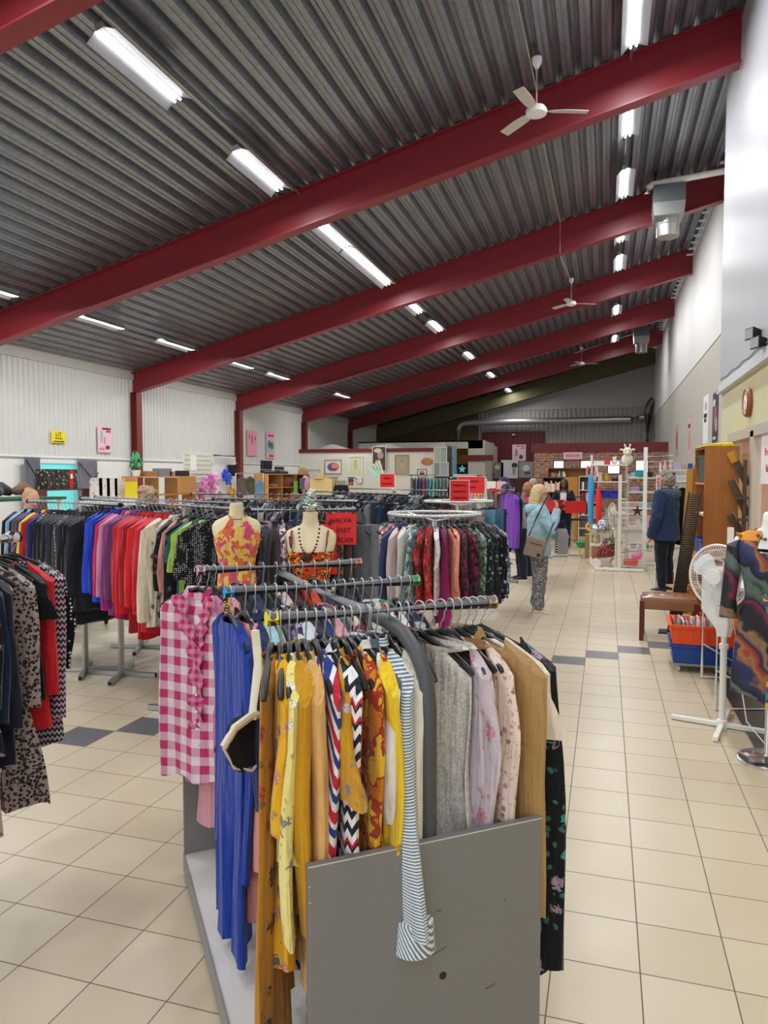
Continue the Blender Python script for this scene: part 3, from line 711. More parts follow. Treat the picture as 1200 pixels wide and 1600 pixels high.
# gingham hero + others on rear rail
pinkg = F('check', 'ead6de', 'c0346e', s=1.15)
R3 = [
 (.0, 'shirt', pinkg, 'pink gingham sleeveless ruffled blouse', dict(rot=.72, nosleeve=1, L=.78, hem=.2, th=.03, var=5, label='pink and white gingham sleeveless blouse with ruffle, facing out at left rail end')),
 (.05, 'blouse', F('floral', 'c87aa8', '6a2858', '40203c', .9), 'mauve blouse with dark purple flowers', dict(rot=.5, L=.82, s_L=.72, s_out=.03)),
 (.09, 'longdress', F('stripe', 'e0a8b4', 'd08c9c', s=2), 'pale pink striped nightdress', dict(rot=.35, L=1.0, hem=.15)),
 (.14, 'blouse', F('leopard', '1c1414', 'c88a50', 'e0a860', 1), 'leopard print blouse', {}),
 (.22, 'shirt', F('plain', '181820'), 'black shirt', {}),
 (.3, 'blouse', F('plain', '2c2c50'), 'dark indigo blouse', {}),
 (.38, 'shirt', F('plain', '101014'), 'jet black shirt', {}),
 (.46, 'blouse', F('floral', 'e0d0c8', 'c06070', '806050', 1.2), 'beige floral blouse', {}),
 (.54, 'shirt', F('plain', '4a2a30'), 'wine shirt', {}),
 (.62, 'blouse', F('plain', 'd04018'), 'orange red blouse', {}),
 (.7, 'shirt', F('plain', '20242c'), 'ink blue shirt', {}),
 (.78, 'top', F('plain', 'd8d0c8'), 'bone white top', {}),
 (.86, 'shirt', F('plain', '282c30'), 'graphite shirt', {}),
 (.94, 'shirt', F('plain', '1a2430'), 'midnight blue shirt', {}),
]
hang_row('the rear rail', MID[2]-DV*.355, MID[2]+DV*.355, R3, 'hangers on the rear rail of the rolling rack', 'black plastic hanger with chrome hook on the rear grey rail of the rolling rack')
# details: ruffle and buttons on the gingham blouse, cuff on the striped sleeve
gb = [o for o in COL.objects if 'gingham' in str(o.get('label', ''))][0]
m = MB(); rs = []
for i in range(26):
    t = i/25; z = -.1-.55*t; x = -.07+.09*min(1, t*2.2) if t < .45 else .02+.006*math.sin(t*30)
    wv = .018*math.sin(t*34); rs.append([(x-.028, -.05-wv, z), (x+.004, -.04, z), (x+.035, -.055+wv, z), (x+.004, -.052, z)][::-1])
m.rings(rs); m.build('ruffle', fab('check', 'd88cae', 'b8285e', s=2.5), gb, smooth=True)
m = MB(); rs = []
for i in range(16):
    t = i/15; z = -.1-.22*t; x = .08-.06*t; wv = .014*math.sin(t*24); rs.append([(x-.02, -.045-wv, z), (x, -.036, z), (x+.028, -.05+wv, z), (x, -.046, z)][::-1])
m.rings(rs); m.build('ruffle', fab('check', 'd88cae', 'b8285e', s=2.5), gb, smooth=True)
for i in range(4): MB().ball((.03, -.062, -.5-.07*i), (.006, .003, .006), 8).build('button', M['white'], gb, smooth=True)
MB().b2((-.02, .02, -.12), (.02, .024, -.09)).build('care_label', M['paper'], gb)
bagm = thing('strapped_top', 'cream-strapped navy and black top hanging in front of the royal blue dress', 'top', MID[1]-DV*.335+NV*.25+Vector((0, 0, -.09)), CA-PI/2-.85); bagm.scale = (1.35, 1.0, 1.35)
m = MB(); rs = [[(.0+a*math.cos(2*PI*k/20), .014*math.sin(2*PI*k/20)+.01*math.sin(k), z) for k in range(20)] for z, a in ((-.19, .05), (-.2, .075), (-.24, .085), (-.28, .07), (-.31, .035))]
m.rings(rs).build('cup', mat('black_knit', '0c0c18', .9), bagm, smooth=True)
MB().tube([(-.03, .0, 0), (-.035, .006, -.08), (-.01, .01, -.17), (-.0, .014, -.2)], [.016, .018, .014, .016], 8, flat=.35).build('strap', mat('cream_cotton', 'e0dac4', .8), bagm, smooth=True)
MB().tube([(-.085, .0, -.25), (-.06, .012, -.205), (0, .017, -.188), (.06, .012, -.2), (.088, 0, -.235)], .011, 8).build('trim', mat('cream_cotton', 'e0dac4', .8), bagm, smooth=True)
MB().tube([(-.088, .0, -.25), (-.05, .012, -.3), (0, .014, -.318), (.06, .01, -.29), (.088, 0, -.235)], .004, 6).build('trim', mat('cream_cotton', 'e0dac4', .8), bagm, smooth=True)
sh = [o for o in COL.objects if str(o.get('label', '')).startswith('blue and white pinstriped')][0]
for ch in sh.children:
    if ch.name.startswith('sleeve'):
        MB().lathe([(.05, -.845), (.056, -.84), (.05, -.76), (.044, -.755)], (.275*(1 if np.mean([v.co.x for v in ch.data.vertices]) > 0 else -1), .012*math.sin(13), 0), 20, sx=.8, sy=1).build('cuff', fab('diag', 'e8ebee', '6c8096', s=2.4), ch, smooth=True)

# ---------------- straight racks with crossed square-tube feet ----------------
def rack(P0, P1, z, label, posts=(.5,), foot=True, r=.016, group=None, base=.32):
    P0, P1 = Vector(P0), Vector(P1); mid = (P0+P1)/2; L = (P1-P0).length; an = math.atan2(P1.y-P0.y, P1.x-P0.x)
    t = thing('clothes_rack', label, 'clothes rack', (mid.x, mid.y, 0), an, group)
    MB().tube([(-L/2, 0, z), (L/2, 0, z)], r, 12).build('rail', mat('rail_grey', '8e9090', .35, .6), t, smooth=True)
    for sg in (-1, 1): MB().tube([(sg*L/2, 0, z), (sg*(L/2+.02), 0, z)], r+.004, 12).build('end_cap', M['black'], t)
    for f in posts:
        x = -L/2+L*f
        MB().b2((x-.019, -.019, .0), (x+.019, .019, z-r)).build('post', M['steel'], t)
        if foot:
            for a in (R(38), R(-38)):
                m = MB(); c, s = math.cos(a), math.sin(a)
                m.box((x, 0, .022), (2*base, .035, .035), Matrix.Rotation(a, 3, 'Z')); f1 = m.build('foot', M['steel'], t)
                for sg in (-1, 1): MB().box((x+c*sg*base, s*sg*base, .022), (.006, .03, .03), Matrix.Rotation(a, 3, 'Z')).build('foot_cap', M['rubber'], f1)
    return t
def pick(*cols): return [F(*c) if isinstance(c, tuple) else F('plain', c) for c in cols]
ZA = 1.5
# rack B (left coats) and rack A (jackets)
def ln(p0, p1, z, ex=0): a, b = onZ(*p0, z), onZ(*p1, z); return a-(b-a)*ex, b
B0, B1 = ln((45, 783.2), (187, 789.2), 1.488); A0, A1 = ln((128, 779), (386, 797), 1.514)
rack(B0, B1, 1.488, 'square-tube rack of dark coats, leftmost with open rail end', (.62,)); rack(A0, A1, 1.514, 'long square-tube rack of jackets in blue, purple and red', (.3, .72))
W_ = lambda *a, **k: (*a, k)
def spread(rows, f0=.03, f1=.97):
    n = len(rows); return [(f0+(f1-f0)*i/(n-1),)+tuple(r) for i, r in enumerate(rows)]
BI = spread([
 W_('coat', F('plain', '15181e'), 'black wool coat'), W_('coat', F('plain', '8cb4dc'), 'sky blue raincoat'), W_('coat', F('plain', '121214'), 'plain black coat'),
 W_('coat', F('plain', '56484a'), 'taupe coat'), W_('coat', F('plain', '5a2a7a'), 'violet coat'), W_('jacket', F('plain', 'c4d82a'), 'lime jacket'), W_('jacket', F('plain', 'a8202c'), 'crimson jacket'), W_('coat', F('plain', '1e2c60'), 'navy coat'),
 W_('cardigan', F('stripeh', '2a2a2e', 'b8b4ac', s=1.6), 'grey houndstooth-striped jacket', L=.72), W_('coat', F('plain', '202024'), 'charcoal coat'), W_('coat', F('plain', '1a1a1e'), 'soft black coat'), W_('coat', F('plain', '222430'), 'blue-black coat'),
 W_('coat', F('plain', '1d2442'), 'dark navy coat'), W_('jacket', F('plain', '2c2c30'), 'slate jacket'), W_('coat', F('dots', '35353b', 'b8b8bc', s=1.6), 'grey flecked coat'), W_('coat', F('plain', '26262c'), 'anthracite coat'), W_('coat', F('plain', '15161a'), 'long black coat'),
 W_('coat', F('plain', '1e1e22'), 'matt black coat'), W_('jacket', F('plain', '1c1d24'), 'sooty black coat', L=.8)])
hang_row('the left coat rack', B0, B1-(B1-B0)*.18, BI, 'hangers on the left coat rack', 'black hanger on the rail of the left coat rack')
AI = spread([
 W_('coat', F('plain', '14202c'), 'ink coat'), W_('jacket', F('plain', '1c7080'), 'petrol jacket'), W_('coat', F('plain', '17171b'), 'dull black coat'), W_('coat', F('plain', '202848'), 'indigo coat'), W_('coat', F('plain', '101014'), 'deep black coat'), W_('coat', F('plain', '24242a'), 'smoke black coat'),
 W_('coat', F('plain', '121216'), 'black padded coat'), W_('coat', F('plain', '181a24'), 'midnight coat'), W_('jacket', F('plain', '5a2468'), 'plum jacket'), W_('coat', F('plain', '141418'), 'black belted coat'),
 W_('jacket', F('plain', '2440b8'), 'bright blue sports jacket', L=.76, s_L=.68, w=.25, rot=-.25), W_('jacket', F('plain', '2848c8'), 'vivid blue anorak', L=.76, w=.24, rot=-.2), W_('jacket', F('plain', '1a2c8c'), 'cobalt jacket'), W_('jacket', F('plain', 'd0285c'), 'hot pink jacket', L=.8), W_('jacket', F('plain', 'b888a4'), 'pale mauve jacket', L=.7), W_('jacket', F('plain', '8c2f78'), 'magenta and purple shell jacket', L=.82, s_L=.66), W_('jacket', F('plain', '6a3868'), 'dusky purple jacket', L=.76),
 W_('coat', F('plain', 'a81e44'), 'raspberry coat', L=.82), W_('jacket', F('plain', 'b8242c'), 'red fleece jacket'), W_('jacket', F('plain', 'cc2026'), 'scarlet jacket', L=.72, s_L=.66), W_('jacket', F('plain', '9c1c28'), 'dark red jacket', L=.88), W_('jacket', F('plain', 'd82a2a'), 'tomato red jacket', L=.74), W_('coat', F('plain', 'b01a24'), 'deep red coat', L=.9), W_('jacket', F('plain', 'c42030'), 'cherry red jacket', L=.85),
 W_('jacket', F('plain', 'd8ccb4'), 'cream jacket', L=.78, s_L=.66, s_r1=.06), W_('blouse', F('floral', 'cfc4b0', '7a5048', '50302c', 1.2), 'beige blossom shirt', L=.78, s_L=.6), W_('blouse', F('floral', '1c181c', 'b04858', '805050', 1), 'black blouse with red flowers', L=.7), W_('blouse', F('plain', 'c88c80'), 'salmon blouse'), W_('shirt', F('floral', '18181c', '606068', '404048', 1), 'black jacquard shirt', L=.84, s_L=.7),
 W_('tshirt', F('plain', '24605c'), 'bottle green t-shirt', L=.72), W_('tshirt', F('floral', 'a4cc58', '5c9a3c', 'd8e8a0', 1.1), 'lime leaf-print t-shirt', rot=-.3, s_L=.26), W_('tshirt', F('dots', '141418', 'b8b8b8', s=2.2), 'black blouse with tiny dots', rot=-.2, s_L=.3)], .03, .86)
hang_row('the jacket rack', A0, A1, AI, 'hangers on the jacket rack', 'black hanger on the rail of the red and blue jacket rack')
# third rack: trousers and dark clothes, behind the busts
C0, C1 = ln((386, 797.5), (556, 796.5), 1.5)
rack(C0, C1, 1.5, 'square-tube rack of jeans and blouses behind the two bust forms', (.12, .78))
CI = spread([
 W_('shirt', F('plain', '26282e'), 'black shirt', rot=.1), W_('shirt', F('floral', '24282e', 'a8a8b8', 'd0a0b0', 1.3), 'dark floral shirt'), W_('shirt', F('plain', '2c3848'), 'steel blue shirt'), W_('shirt', F('plain', '1b1c20'), 'coal shirt'), W_('blouse', F('print', 'd8c8cc', '502840', '8c98a8', 1.3), 'pale printed blouse'), W_('shirt', F('plain', '30343c'), 'iron grey shirt'),
 W_('shirt', F('plain', '28405a'), 'denim shirt'), W_('shirt', F('plain', '1e2024'), 'pitch shirt'), W_('trousers', F('plain', '2a3648'), 'dark indigo jeans', rot=1.2), W_('trousers', F('plain', '20242c'), 'black jeans', rot=1.1), W_('trousers', F('leopard', '3a3028', '8c7860', '5a4a3c', .8), 'brown leopard leggings', rot=.5), W_('trousers', F('plain', '4e3c3a'), 'brown trousers', rot=.5), W_('trousers', F('plain', '5c6068'), 'grey trousers', rot=1.0), W_('trousers', F('tweed', '686c72', '7c8086'), 'light grey tweed trousers', rot=1.2)])
hang_row('the trouser rack', C0, C1, CI, 'hangers on the trouser rack', 'black hanger on the rail of the trouser rack behind the busts')
# further rails: only shoulders and hooks show
dk = ['1c1e24', '2a3444', '16181c', '3a3c44', '243048', '44404a', '1a2838', '303030', '5a5c64', '202428', '28405c', '3c2a34', '181a1e', '6a7078', '24382e', '30343a', '8a8c94', '22242c', '4a3040', '1e3050']
nm_ = ['black', 'steel blue', 'jet', 'slate', 'navy', 'mauve-grey', 'ink blue', 'charcoal', 'mid grey', 'off-black', 'denim blue', 'aubergine', 'coal black', 'ash grey', 'forest green', 'graphite', 'silver grey', 'midnight', 'plum', 'marine blue']
far = [((150, 776.5), (381, 787.5), 1.5, 20, 'the second-row rail', (.35, .8)), ((335, 779), (560, 783.5), 1.5, 20, 'the centre rail', (.2, .75)), ((300, 771.5), (520, 774), 1.5, 18, 'the third-row rail', (.3, .8)),
       ((480, 767), (640, 773), 1.52, 16, 'the fourth-row rail', (.3, .75)), ((545, 763), (700, 767), 1.52, 14, 'the long rear rail', (.5,)), ((640, 776), (662, 778), 1.5, 4, 'the short rail', (.5,))]
for p0, p1, z, n, nm, posts in far:
    a, b = ln(p0, p1, z); rack(a, b, z, 'metal rack with %s of dark clothes, seen edge-on among the crowded rows' % nm, posts)
    its = []
    for i in range(n):
        j = (i*7+len(nm)) % 20; kd = ('shirt', 'cardigan', 'blouse', 'trousers')[(i+len(nm)) % 4] if 'fourth' not in nm else ('trousers', 'skirt')[i % 2]
        its.append(W_(kd, F('plain', dk[j]) if i % 5 else F('print', dk[j], 'a8a8b8', dk[(j+3) % 20], 1.4), '%s %s' % (nm_[j]+('' if i % 5 else ' patterned'), CATN.get(kd, kd))))
    hang_row(nm, a, b, spread(its), 'hangers on %s' % nm, 'black hanger on %s' % nm+' among the crowded racks')
# rear rack of coloured blouses before the art wall
a, b = onY(640, 744, 21.5), onY(760, 744.5, 21.5); a.z = b.z = 1.75
rack(a, b, 1.75, 'tall rack of small coloured blouses in front of the white art wall', (.02, .98))
rc = ['5a5040', '6c7c9c', '3c4c8c', 'b04858', '4878b0', '7ab0b8', '88b8a8', '54a090', '9098a0', '84888c', '8c9098', '2c2c30', '30342c', '202024', 'd8206c', 'e0407c', 'e87ca8', 'f0a8c0', 'f0b8b8', 'f4d060', 'f0c8a0', 'e8e0d8']
rn_ = ['khaki', 'dusk blue', 'royal blue', 'rose red', 'mid blue', 'aqua', 'mint', 'sea green', 'pale grey', 'stone grey', 'dove grey', 'black', 'dark olive', 'jet black', 'magenta', 'hot pink', 'candy pink', 'light pink', 'peach', 'yellow', 'apricot', 'cream']
hang_row('the art-wall rack', a, b, spread([W_('tshirt' if i % 3 else 'blouse', F('plain', c), '%s %s' % (rn_[i], 't-shirt' if i % 3 else 'blouse'), rot=.5) for i, c in enumerate(rc)]), 'hangers on the art-wall rack', 'small hanger on the rack before the white art wall')
# ---------------- round racks ----------------
def round_rack(c, r, z, label, name):
    t = thing('round_clothes_rack', label, 'clothes rack', (c.x, c.y, 0))
    MB().tube([(r*math.cos(2*PI*k/40), r*math.sin(2*PI*k/40), z) for k in range(40)], .016, 10, closed=True).build('ring', mat('ring_white', 'd8dad6', .3, .3), t, smooth=True)
    m = MB(); m.tube([(0, 0, .05), (0, 0, z-.05)], .022, 10); m.build('post', M['white'], t, smooth=True)
    for k in range(3):
        a = 2*PI*k/3+.4; MB().tube([(0, 0, z-.06), (r*math.cos(a), r*math.sin(a), z)], .009, 6).build('spoke', M['white'], t)
        MB().tube([(0, 0, .05), (.4*math.cos(a), .4*math.sin(a), .02)], .018, 8).build('foot', M['white'], t)
    return t
def fill_round(c, r, z, items, name, grp):
    n = len(items); seq = []
    for i, (deg, kind, m, txt, kw) in enumerate(items):
        a = R(deg); p = Vector((c.x+r*math.cos(a), c.y+r*math.sin(a), z)); kw = dict(kw); rot = kw.pop('rot', 0)
        pr = items[i-1][3] if i else None
        lab = '%s on %s, right of %s' % (txt, name, pr) if pr else '%s on %s, first at left' % (txt, name)
        garment(kind, m, p, a+rot+random.uniform(-.04, .04), lab, var=i % 4, **kw)
        hanger(p, a+rot, 'black hanger radiating from %s' % name, 'hangers on %s' % name)
RC = onZ(679, 803, 1.4); RC2 = onZ(716, 783, 1.4)
round_rack(RC, .39, 1.4, 'white-topped round rack of blouses beside the aisle, nearest the camera', '')
pal = [('longdress', F('plain', '16181c'), 'black slip dress', {}), ('cardigan', F('plain', '1c2038'), 'dark navy cardigan', {}), ('tshirt', F('plain', '28a058'), 'green tunic', dict(L=.8)), ('blouse', F('dots', '1a1a1e', 'a8a0a0', s=1.5), 'black spotted blouse', {}), ('shirt', F('plain', 'c0a0a4'), 'dusty rose shirt', {}), ('blouse', F('print', 'e0a8a8', 'b05858', 'e8d8d0', 1.5), 'coral print blouse', {}), ('shirt', F('plain', '3a4c78'), 'blue shirt', {}),
 ('cardigan', F('plain', 'd8c4c0'), 'blush cardigan', {}), ('shirt', F('plain', 'e0dcd4'), 'ivory shirt', {}), ('blouse', F('print', '8cb0b0', '507c80', 'c8d8d8', 1.4), 'pale teal blouse', {}), ('tshirt', F('print', 'b01c28', '701018', 'd84040', 1), 'dark red blouse', {}), ('blouse', F('print', 'cc2028', '8c141c', 'e06060', 1.5), 'bright red speckled blouse', {}), ('tshirt', F('floral', 'e8e6e4', '8c6480', 'b0b0b8', 1.6), 'white embroidered t-shirt', dict(L=.68, s_L=.24)),
 ('longdress', F('plain', 'a0186c'), 'magenta dress', dict(L=.8, nosleeve=1)), ('blouse', F('floral', 'e89078', 'd04850', 'f0d8c0', 1.6), 'coral floral blouse', {}), ('blouse', F('leopard', '2a1c24', '70304c', '401828', .8), 'wine patterned blouse', {}), ('blouse', F('print', '5c1c38', '281018', '8c3050', 1.3), 'burgundy print blouse', {}), ('shirt', F('print', '6c7c70', '3c4c40', '98a898', 2), 'sage green patterned blouse', {}), ('blouse', F('floral', '1c2c2c', '70a8a0', 'b0c8b8', 1.6), 'black and teal floral blouse', {}),
 ('shirt', F('floral', '202428', 'a8b0ac', '607870', 1.6), 'charcoal leafy blouse', {}), ('blouse', F('floral', '101014', 'c8c8cc', '707480', 1.8), 'black blouse with white flowers', {}), ('shirt', F('floral', '14161c', 'd8d8e0', '8088a0', 1.3), 'black pale-blossomed shirt', {}), ('shirt', F('print', '3c5878', '98b0c8', '20304c', 1.4), 'blue mottled shirt', {}), ('blouse', F('print', '28344c', '7c90b0', 'c0c8d0', 1.8), 'navy marbled blouse', {}), ('cardigan', F('plain', 'c8b09c'), 'beige cardigan', {}), ('blouse', F('floral', '181418', 'c07068', '705048', 1.5), 'black and pink floral blouse', {}), ('shirt', F('floral', '8c7468', '3c2c28', 'c0a898', 1.6), 'brown floral shirt', {})]
n = len(pal); its = []
for i, q in enumerate(pal):
    ang = 195+(i/(n-1))*195; its.append((ang, q[0], q[1], q[2], q[3]))
fill_round(RC, .39, 1.4, its, 'the nearest round rack', '')
its = []
for i in range(12):
    its.append((60+i*12, 'shirt', F('plain', dk[i]), '%s shirt' % nm_[i], {}))
fill_round(RC, .39, 1.4, its, 'the far side of the round rack', '')
round_rack(RC2, .44, 1.4, 'second round rack, behind the nearest one, topped by a red sign', '')
p2 = [('skirt', F('plain', '202024'), 'black skirt', {}), ('shirt', F('plain', 'e8e0c0'), 'cream shirt', dict(rot=.2)), ('tshirt', F('print', 'd02038', 'f06070', '801020', 1.2), 'red flowered top', dict(L=.5)), ('tshirt', F('print', 'c81838', 'e84860', '701018', 1.4), 'crimson lace top', dict(L=.55)), ('trousers', F('plain', '702848'), 'wine trousers', {}), ('trousers', F('tweed', 'b09c98', '8c7c78'), 'taupe trousers', {}), ('trousers', F('plain', '5c8ca0'), 'light blue jeans', {}), ('trousers', F('plain', '4c6c90'), 'blue jeans', {}), ('trousers', F('plain', '243450'), 'dark blue jeans', dict(L=1.05)),
 ('trousers', F('plain', '34486c'), 'mid-blue jeans', {})]
fill_round(RC2, .44, 1.4, [(215+i*19, *q) for i, q in enumerate(p2)], 'the second round rack', '')
# purple jacket and neighbours facing the aisle
for (px, py, Y, kind, m, lab, rz, kw) in [
  (797, 762, 11.4, 'jacket', F('plain', '7a38b0'), 'bright purple padded jacket hanging at the end of a rack near the aisle', -1.0, dict(L=.85, s_L=.75)),
  (788, 762, 11.7, 'coat', F('plain', '3c1c24'), 'dark maroon coat behind the bright purple jacket', -1.0, {}),
  (803, 763, 11.9, 'coat', F('plain', '181c2c'), 'black-navy coat just right of the purple jacket', -1.0, {}),
  (810, 772, 12.3, 'trousers', F('plain', '8cb0d0'), 'pale blue jeans hanging beyond the purple jacket', -.8, dict(L=.9))]:
    p = onY(px, py, Y); garment(kind, m, p, rz, lab, **kw); hanger(p, rz, 'black hanger at the rack end near the purple jacket', 'hangers by the purple jacket')
a, b = onY(776, 764, 12.2), onY(806, 757, 11.2); rack(a, b, a.z, 'chrome rack with slanting arm holding the purple jacket', (.3,))
# ---------------- near left rack, cut by the picture edge ----------------
LP = Vector((-2.53, 2.6, 1.455)); LU = Vector((.27, -.96, 0)).normalized()
lr = rack(LP+LU*1.3, LP-LU*.03, 1.455, 'near rack at the left picture edge with dresses and a patterned rail end', (.5,), r=.02, foot=False)
MB().ball(LP+Vector((0, 0, 0))-lr.location, .032, 14).build('wrapped_rail_end', F('leopard', '1a1418', 'e0d8d8', 'a84860', .7), None, smooth=True)
o = bpy.data.objects['wrapped_rail_end']; o.parent = lr; an = lr.rotation_euler.z; q = LP-Vector(lr.location); o.location = (0, 0, 0)
for v in o.data.vertices:
    w_ = v.co; v.co = Matrix.Rotation(-an, 3, 'Z') @ w_
zz = F('zig', '1c1c22', 'b0acb4', 'd890b4', 2)
LI = [(.0, 'blouse', F('dots', '0e0e12', 'd8d8dc', s=1.6), 'black blouse with white dots', dict(L=.5)),
 (.045, 'cardigan', zz, 'black grey and pink zigzag knit cardigan', dict(L=.82, w=.21, s_L=.62, hem=.23, s_out=.02)),
 (.1, 'cardigan', F('plain', 'c8202a'), 'shaggy red cardigan', dict(L=.72, s_L=.5)),
 (.14, 'tshirt', F('plain', '101216'), 'black cap-sleeve top', dict(L=.6, s_L=.16)),
 (.17, 'dress', F('plain', 'd8c8a8'), 'cream plain dress', dict(L=.8, nosleeve=1, w=.16, hem=.17)),
 (.22, 'dress', F('leopard', '181416', 'a89894', '7c6464', 1.5), 'leopard print dress', dict(L=1.0, w=.2, hem=.27, s_L=.5)),
 (.27, 'longdress', F('floral', 'd8ccc0', 'b03c4c', '3c4438', 1.3), 'cream dress with red roses', dict(L=1.08, hem=.13, w=.14)),
 (.33, 'cardigan', F('plain', '1c2030'), 'navy knit cardigan', dict(L=.78)),
 (.38, 'longdress', F('plain', '22304a'), 'long dark blue dress', dict(L=1.12, hem=.2)),
 (.44, 'blouse', F('floral', '14141c', 'a89ca8', '584858', 1.1), 'black blouse with lilac flowers', dict(L=.7)),
 (.5, 'longdress', F('floral', '1c1014', 'd07c30', 'b03050', 1), 'dark dress with orange and pink flowers', dict(L=1.16, hem=.2)),
 (.56, 'longdress', F('print', 'e4dce0', '502c48', 'c04070', 1.1), 'white dress with wine print', dict(L=1.2, hem=.22)),
 (.64, 'longdress', F('plain', '121216'), 'black wrap dress', dict(L=1.0))]
P1 = LP+LU*1.3
for i, it in enumerate(LI):
    p = LP+(P1-LP)*it[0]; an = math.atan2(LU.y, LU.x)-PI/2+PI+random.uniform(-.05, .05)
    pv = LI[i-1][3] if i else None
    lab = '%s on near left rack, before the %s' % (it[3], ' '.join(pv.split()[:2]+pv.split()[-1:]) if len(pv.split()) > 3 else pv) if pv else '%s, rearmost on the near left rack' % it[3]
    garment(it[1], it[2], p, an, lab, var=i % 4, **it[4]); hanger(p, an, 'black plastic hanger on the near left rack at the picture edge', 'hangers on the near left rack')
# ---------------- bust forms, blazer, red signs ----------------
def bust(name, loc, rz, label, clothm, strap, sc=1.0):
    t = thing('bust_form', label, 'bust form', loc, rz); rs = []
    prof = [(-.36, .13, .075, 0), (-.28, .125, .075, 0), (-.2, .115, .07, 0), (-.13, .125, .08, .01), (-.07, .14, .09, .02), (-.02, .15, .085, .015), (.04, .165, .07, .0), (.08, .165, .06, -.005), (.11, .14, .05, -.01), (.135, .085, .045, -.012), (.15, .055, .045, -.01), (.18, .048, .044, -.005), (.225, .046, .044, 0)]
    for z, a, b, y in prof: rs.append([(a*math.cos(2*PI*k/28)*sc, (y*-1+b*math.sin(2*PI*k/28)*(1+.25*(math.sin(2*PI*k/28) < 0)*math.exp(-((z+.05)/.07)**2)*abs(math.cos(2*PI*k/28+PI/2))))*sc, z*sc) for k in range(28)])
    MB().rings(rs).build('torso', M['bone'], t, smooth=True)
    cr = []
    for z, a, b, y in prof[:7]:
        cr.append([(a*1.06*math.cos(2*PI*k/28)*sc, (-y+b*1.12*math.sin(2*PI*k/28)*(1+.25*(math.sin(2*PI*k/28) < 0)*math.exp(-((z+.05)/.07)**2)))*sc, (z+(.1*max(0, -math.sin(2*PI*k/28)) if (strap == 'halter' and z > -.03) else 0))*sc) for k in range(28)])
    MB().rings(cr[:6], False, False).build('top', clothm, t, smooth=True)
    if strap == 'halter':
        for s in (-1, 1):
            m = MB(); rs = []
            for i in range(7):
                u = i/6; x = s*(.1-.065*u); z = -.02+.16*u; y = -.1-.01+.055*u; wd = .05*(1-u)+.008
                rs.append([((x-wd)*sc, y*sc-.012*(1-u), z*sc), ((x+wd)*sc, y*sc-.006+.03*(1-u), z*sc), ((x+wd)*sc, y*sc+.006+.03*(1-u), z*sc), ((x-wd)*sc, y*sc+.006-.012*(1-u), z*sc)])
            m.rings(rs).build('halter_strap', clothm, t, smooth=True)
    else:
        for s in (-1, 1): MB().tube([(s*.1*sc, -.1*sc, -.04*sc), (s*.11*sc, -.085*sc, .03*sc), (s*.115*sc, -.045*sc, .1*sc), (s*.115*sc, .0, .11*sc)], .006*sc, 8).build('strap', mat('wine_strap', '8c3038', .6), t, smooth=True)
    MB().tube([(0, 0, -.36*sc), (0, 0, -loc[2]+.03)], .012, 8).build('stand', M['chrome'], t)
    MB().lathe([(0, 0), (.13, 0), (.13, .012), (.02, .03), (0, .03)], (0, 0, -loc[2]), 24).build('base', M['chrome'], t, smooth=True)
    return t
bl = onZ(370, 850, 1.27)
p1 = onY(370, 838, 4.1); t1 = bust('a', (p1.x, p1.y, p1.z), .62, 'cream bust form wearing an orange and pink floral halter top', F('print', 'ecc468', 'e0743c', 'd0507c', 1.3), 'halter', .92)
MB().tube([(.05*math.cos(a)*1.05, .05*math.sin(a)*1.05-.006-.0, .14+.0*a-.03*max(0, -math.sin(a))) for a in [2*PI*k/20 for k in range(20)]], .0025, 5, closed=True).build('cord', M['black'], t1)
p2_ = onY(485, 855, 4.35); t2 = bust('b', (p2_.x, p2_.y, p2_.z), .3, 'cream bust form in an orange patterned strappy top with dark bead necklace', F('swirl', 'd8481c', '30100c', 'f0a030', 2.6), 'straps', 1.02)
nk = thing('bead_necklace', 'dark wooden bead necklace with heart pendant on the strappy bust form', 'necklace', (p2_.x, p2_.y, p2_.z), .3)
bm = mat('dark_bead', '341c18', .35); pts = []
for k in range(23):
    u = k/22; a = PI*(1-u); x = .066*math.cos(a)*(1 if True else 1); z = .15-.185*math.sin(a)**1.0; y = -.05-.09*math.sin(a)**.7; pts.append((x, y, z))
for p in pts[::1]: MB().ball(p, .0075, 8).build('bead', bm, nk, smooth=True)
hp = [(0, 0, -.035), (.03, 0, 0), (.026, 0, .02), (.012, 0, .026), (0, 0, .016), (-.012, 0, .026), (-.026, 0, .02), (-.03, 0, 0)]
MB().prism([(x, -.15, z-.055) for x, y, z in hp], (0, .012, 0)).build('pendant', bm, nk, bevel=.003)
fi = thing('silver_ornament', 'knotted silver and mint metallic ornament standing on the necklace bust form', 'ornament', (p2_.x, p2_.y, p2_.z+.24), .3)
sv = mat('silver_crumple', 'd0d4cc', .25, .9)
MB().ball((0, 0, .02), (.05, .05, .03), 12).build('lower_knot', sv, fi, smooth=True); MB().ball((-.01, 0, .06), (.035, .035, .032), 12).build('middle_knot', mat('mint_foil', '98c8b8', .3, .6), fi, smooth=True); MB().ball((.01, 0, .11), (.028, .028, .032), 12).build('upper_knot', sv, fi, smooth=True)
for zc, rr in ((.035, .045), (.075, .036), (.1, .03)): MB().tube([(rr*math.cos(a), rr*math.sin(a), zc+.01*math.sin(2*a)) for a in [2*PI*k/18 for k in range(18)]], .008, 6, closed=True).build('coil', sv, fi, smooth=True)
pz = onY(408, 805, 4.3); garment('jacket', F('plain', 'b48c90'), (pz.x, pz.y, 1.5), .45, 'dusty mauve pink blazer facing out behind the floral halter bust form', 'blazer', L=.75, w=.2); hanger((pz.x, pz.y, 1.5), .45, 'black hanger carrying the mauve pink blazer', 'blazer hanger')
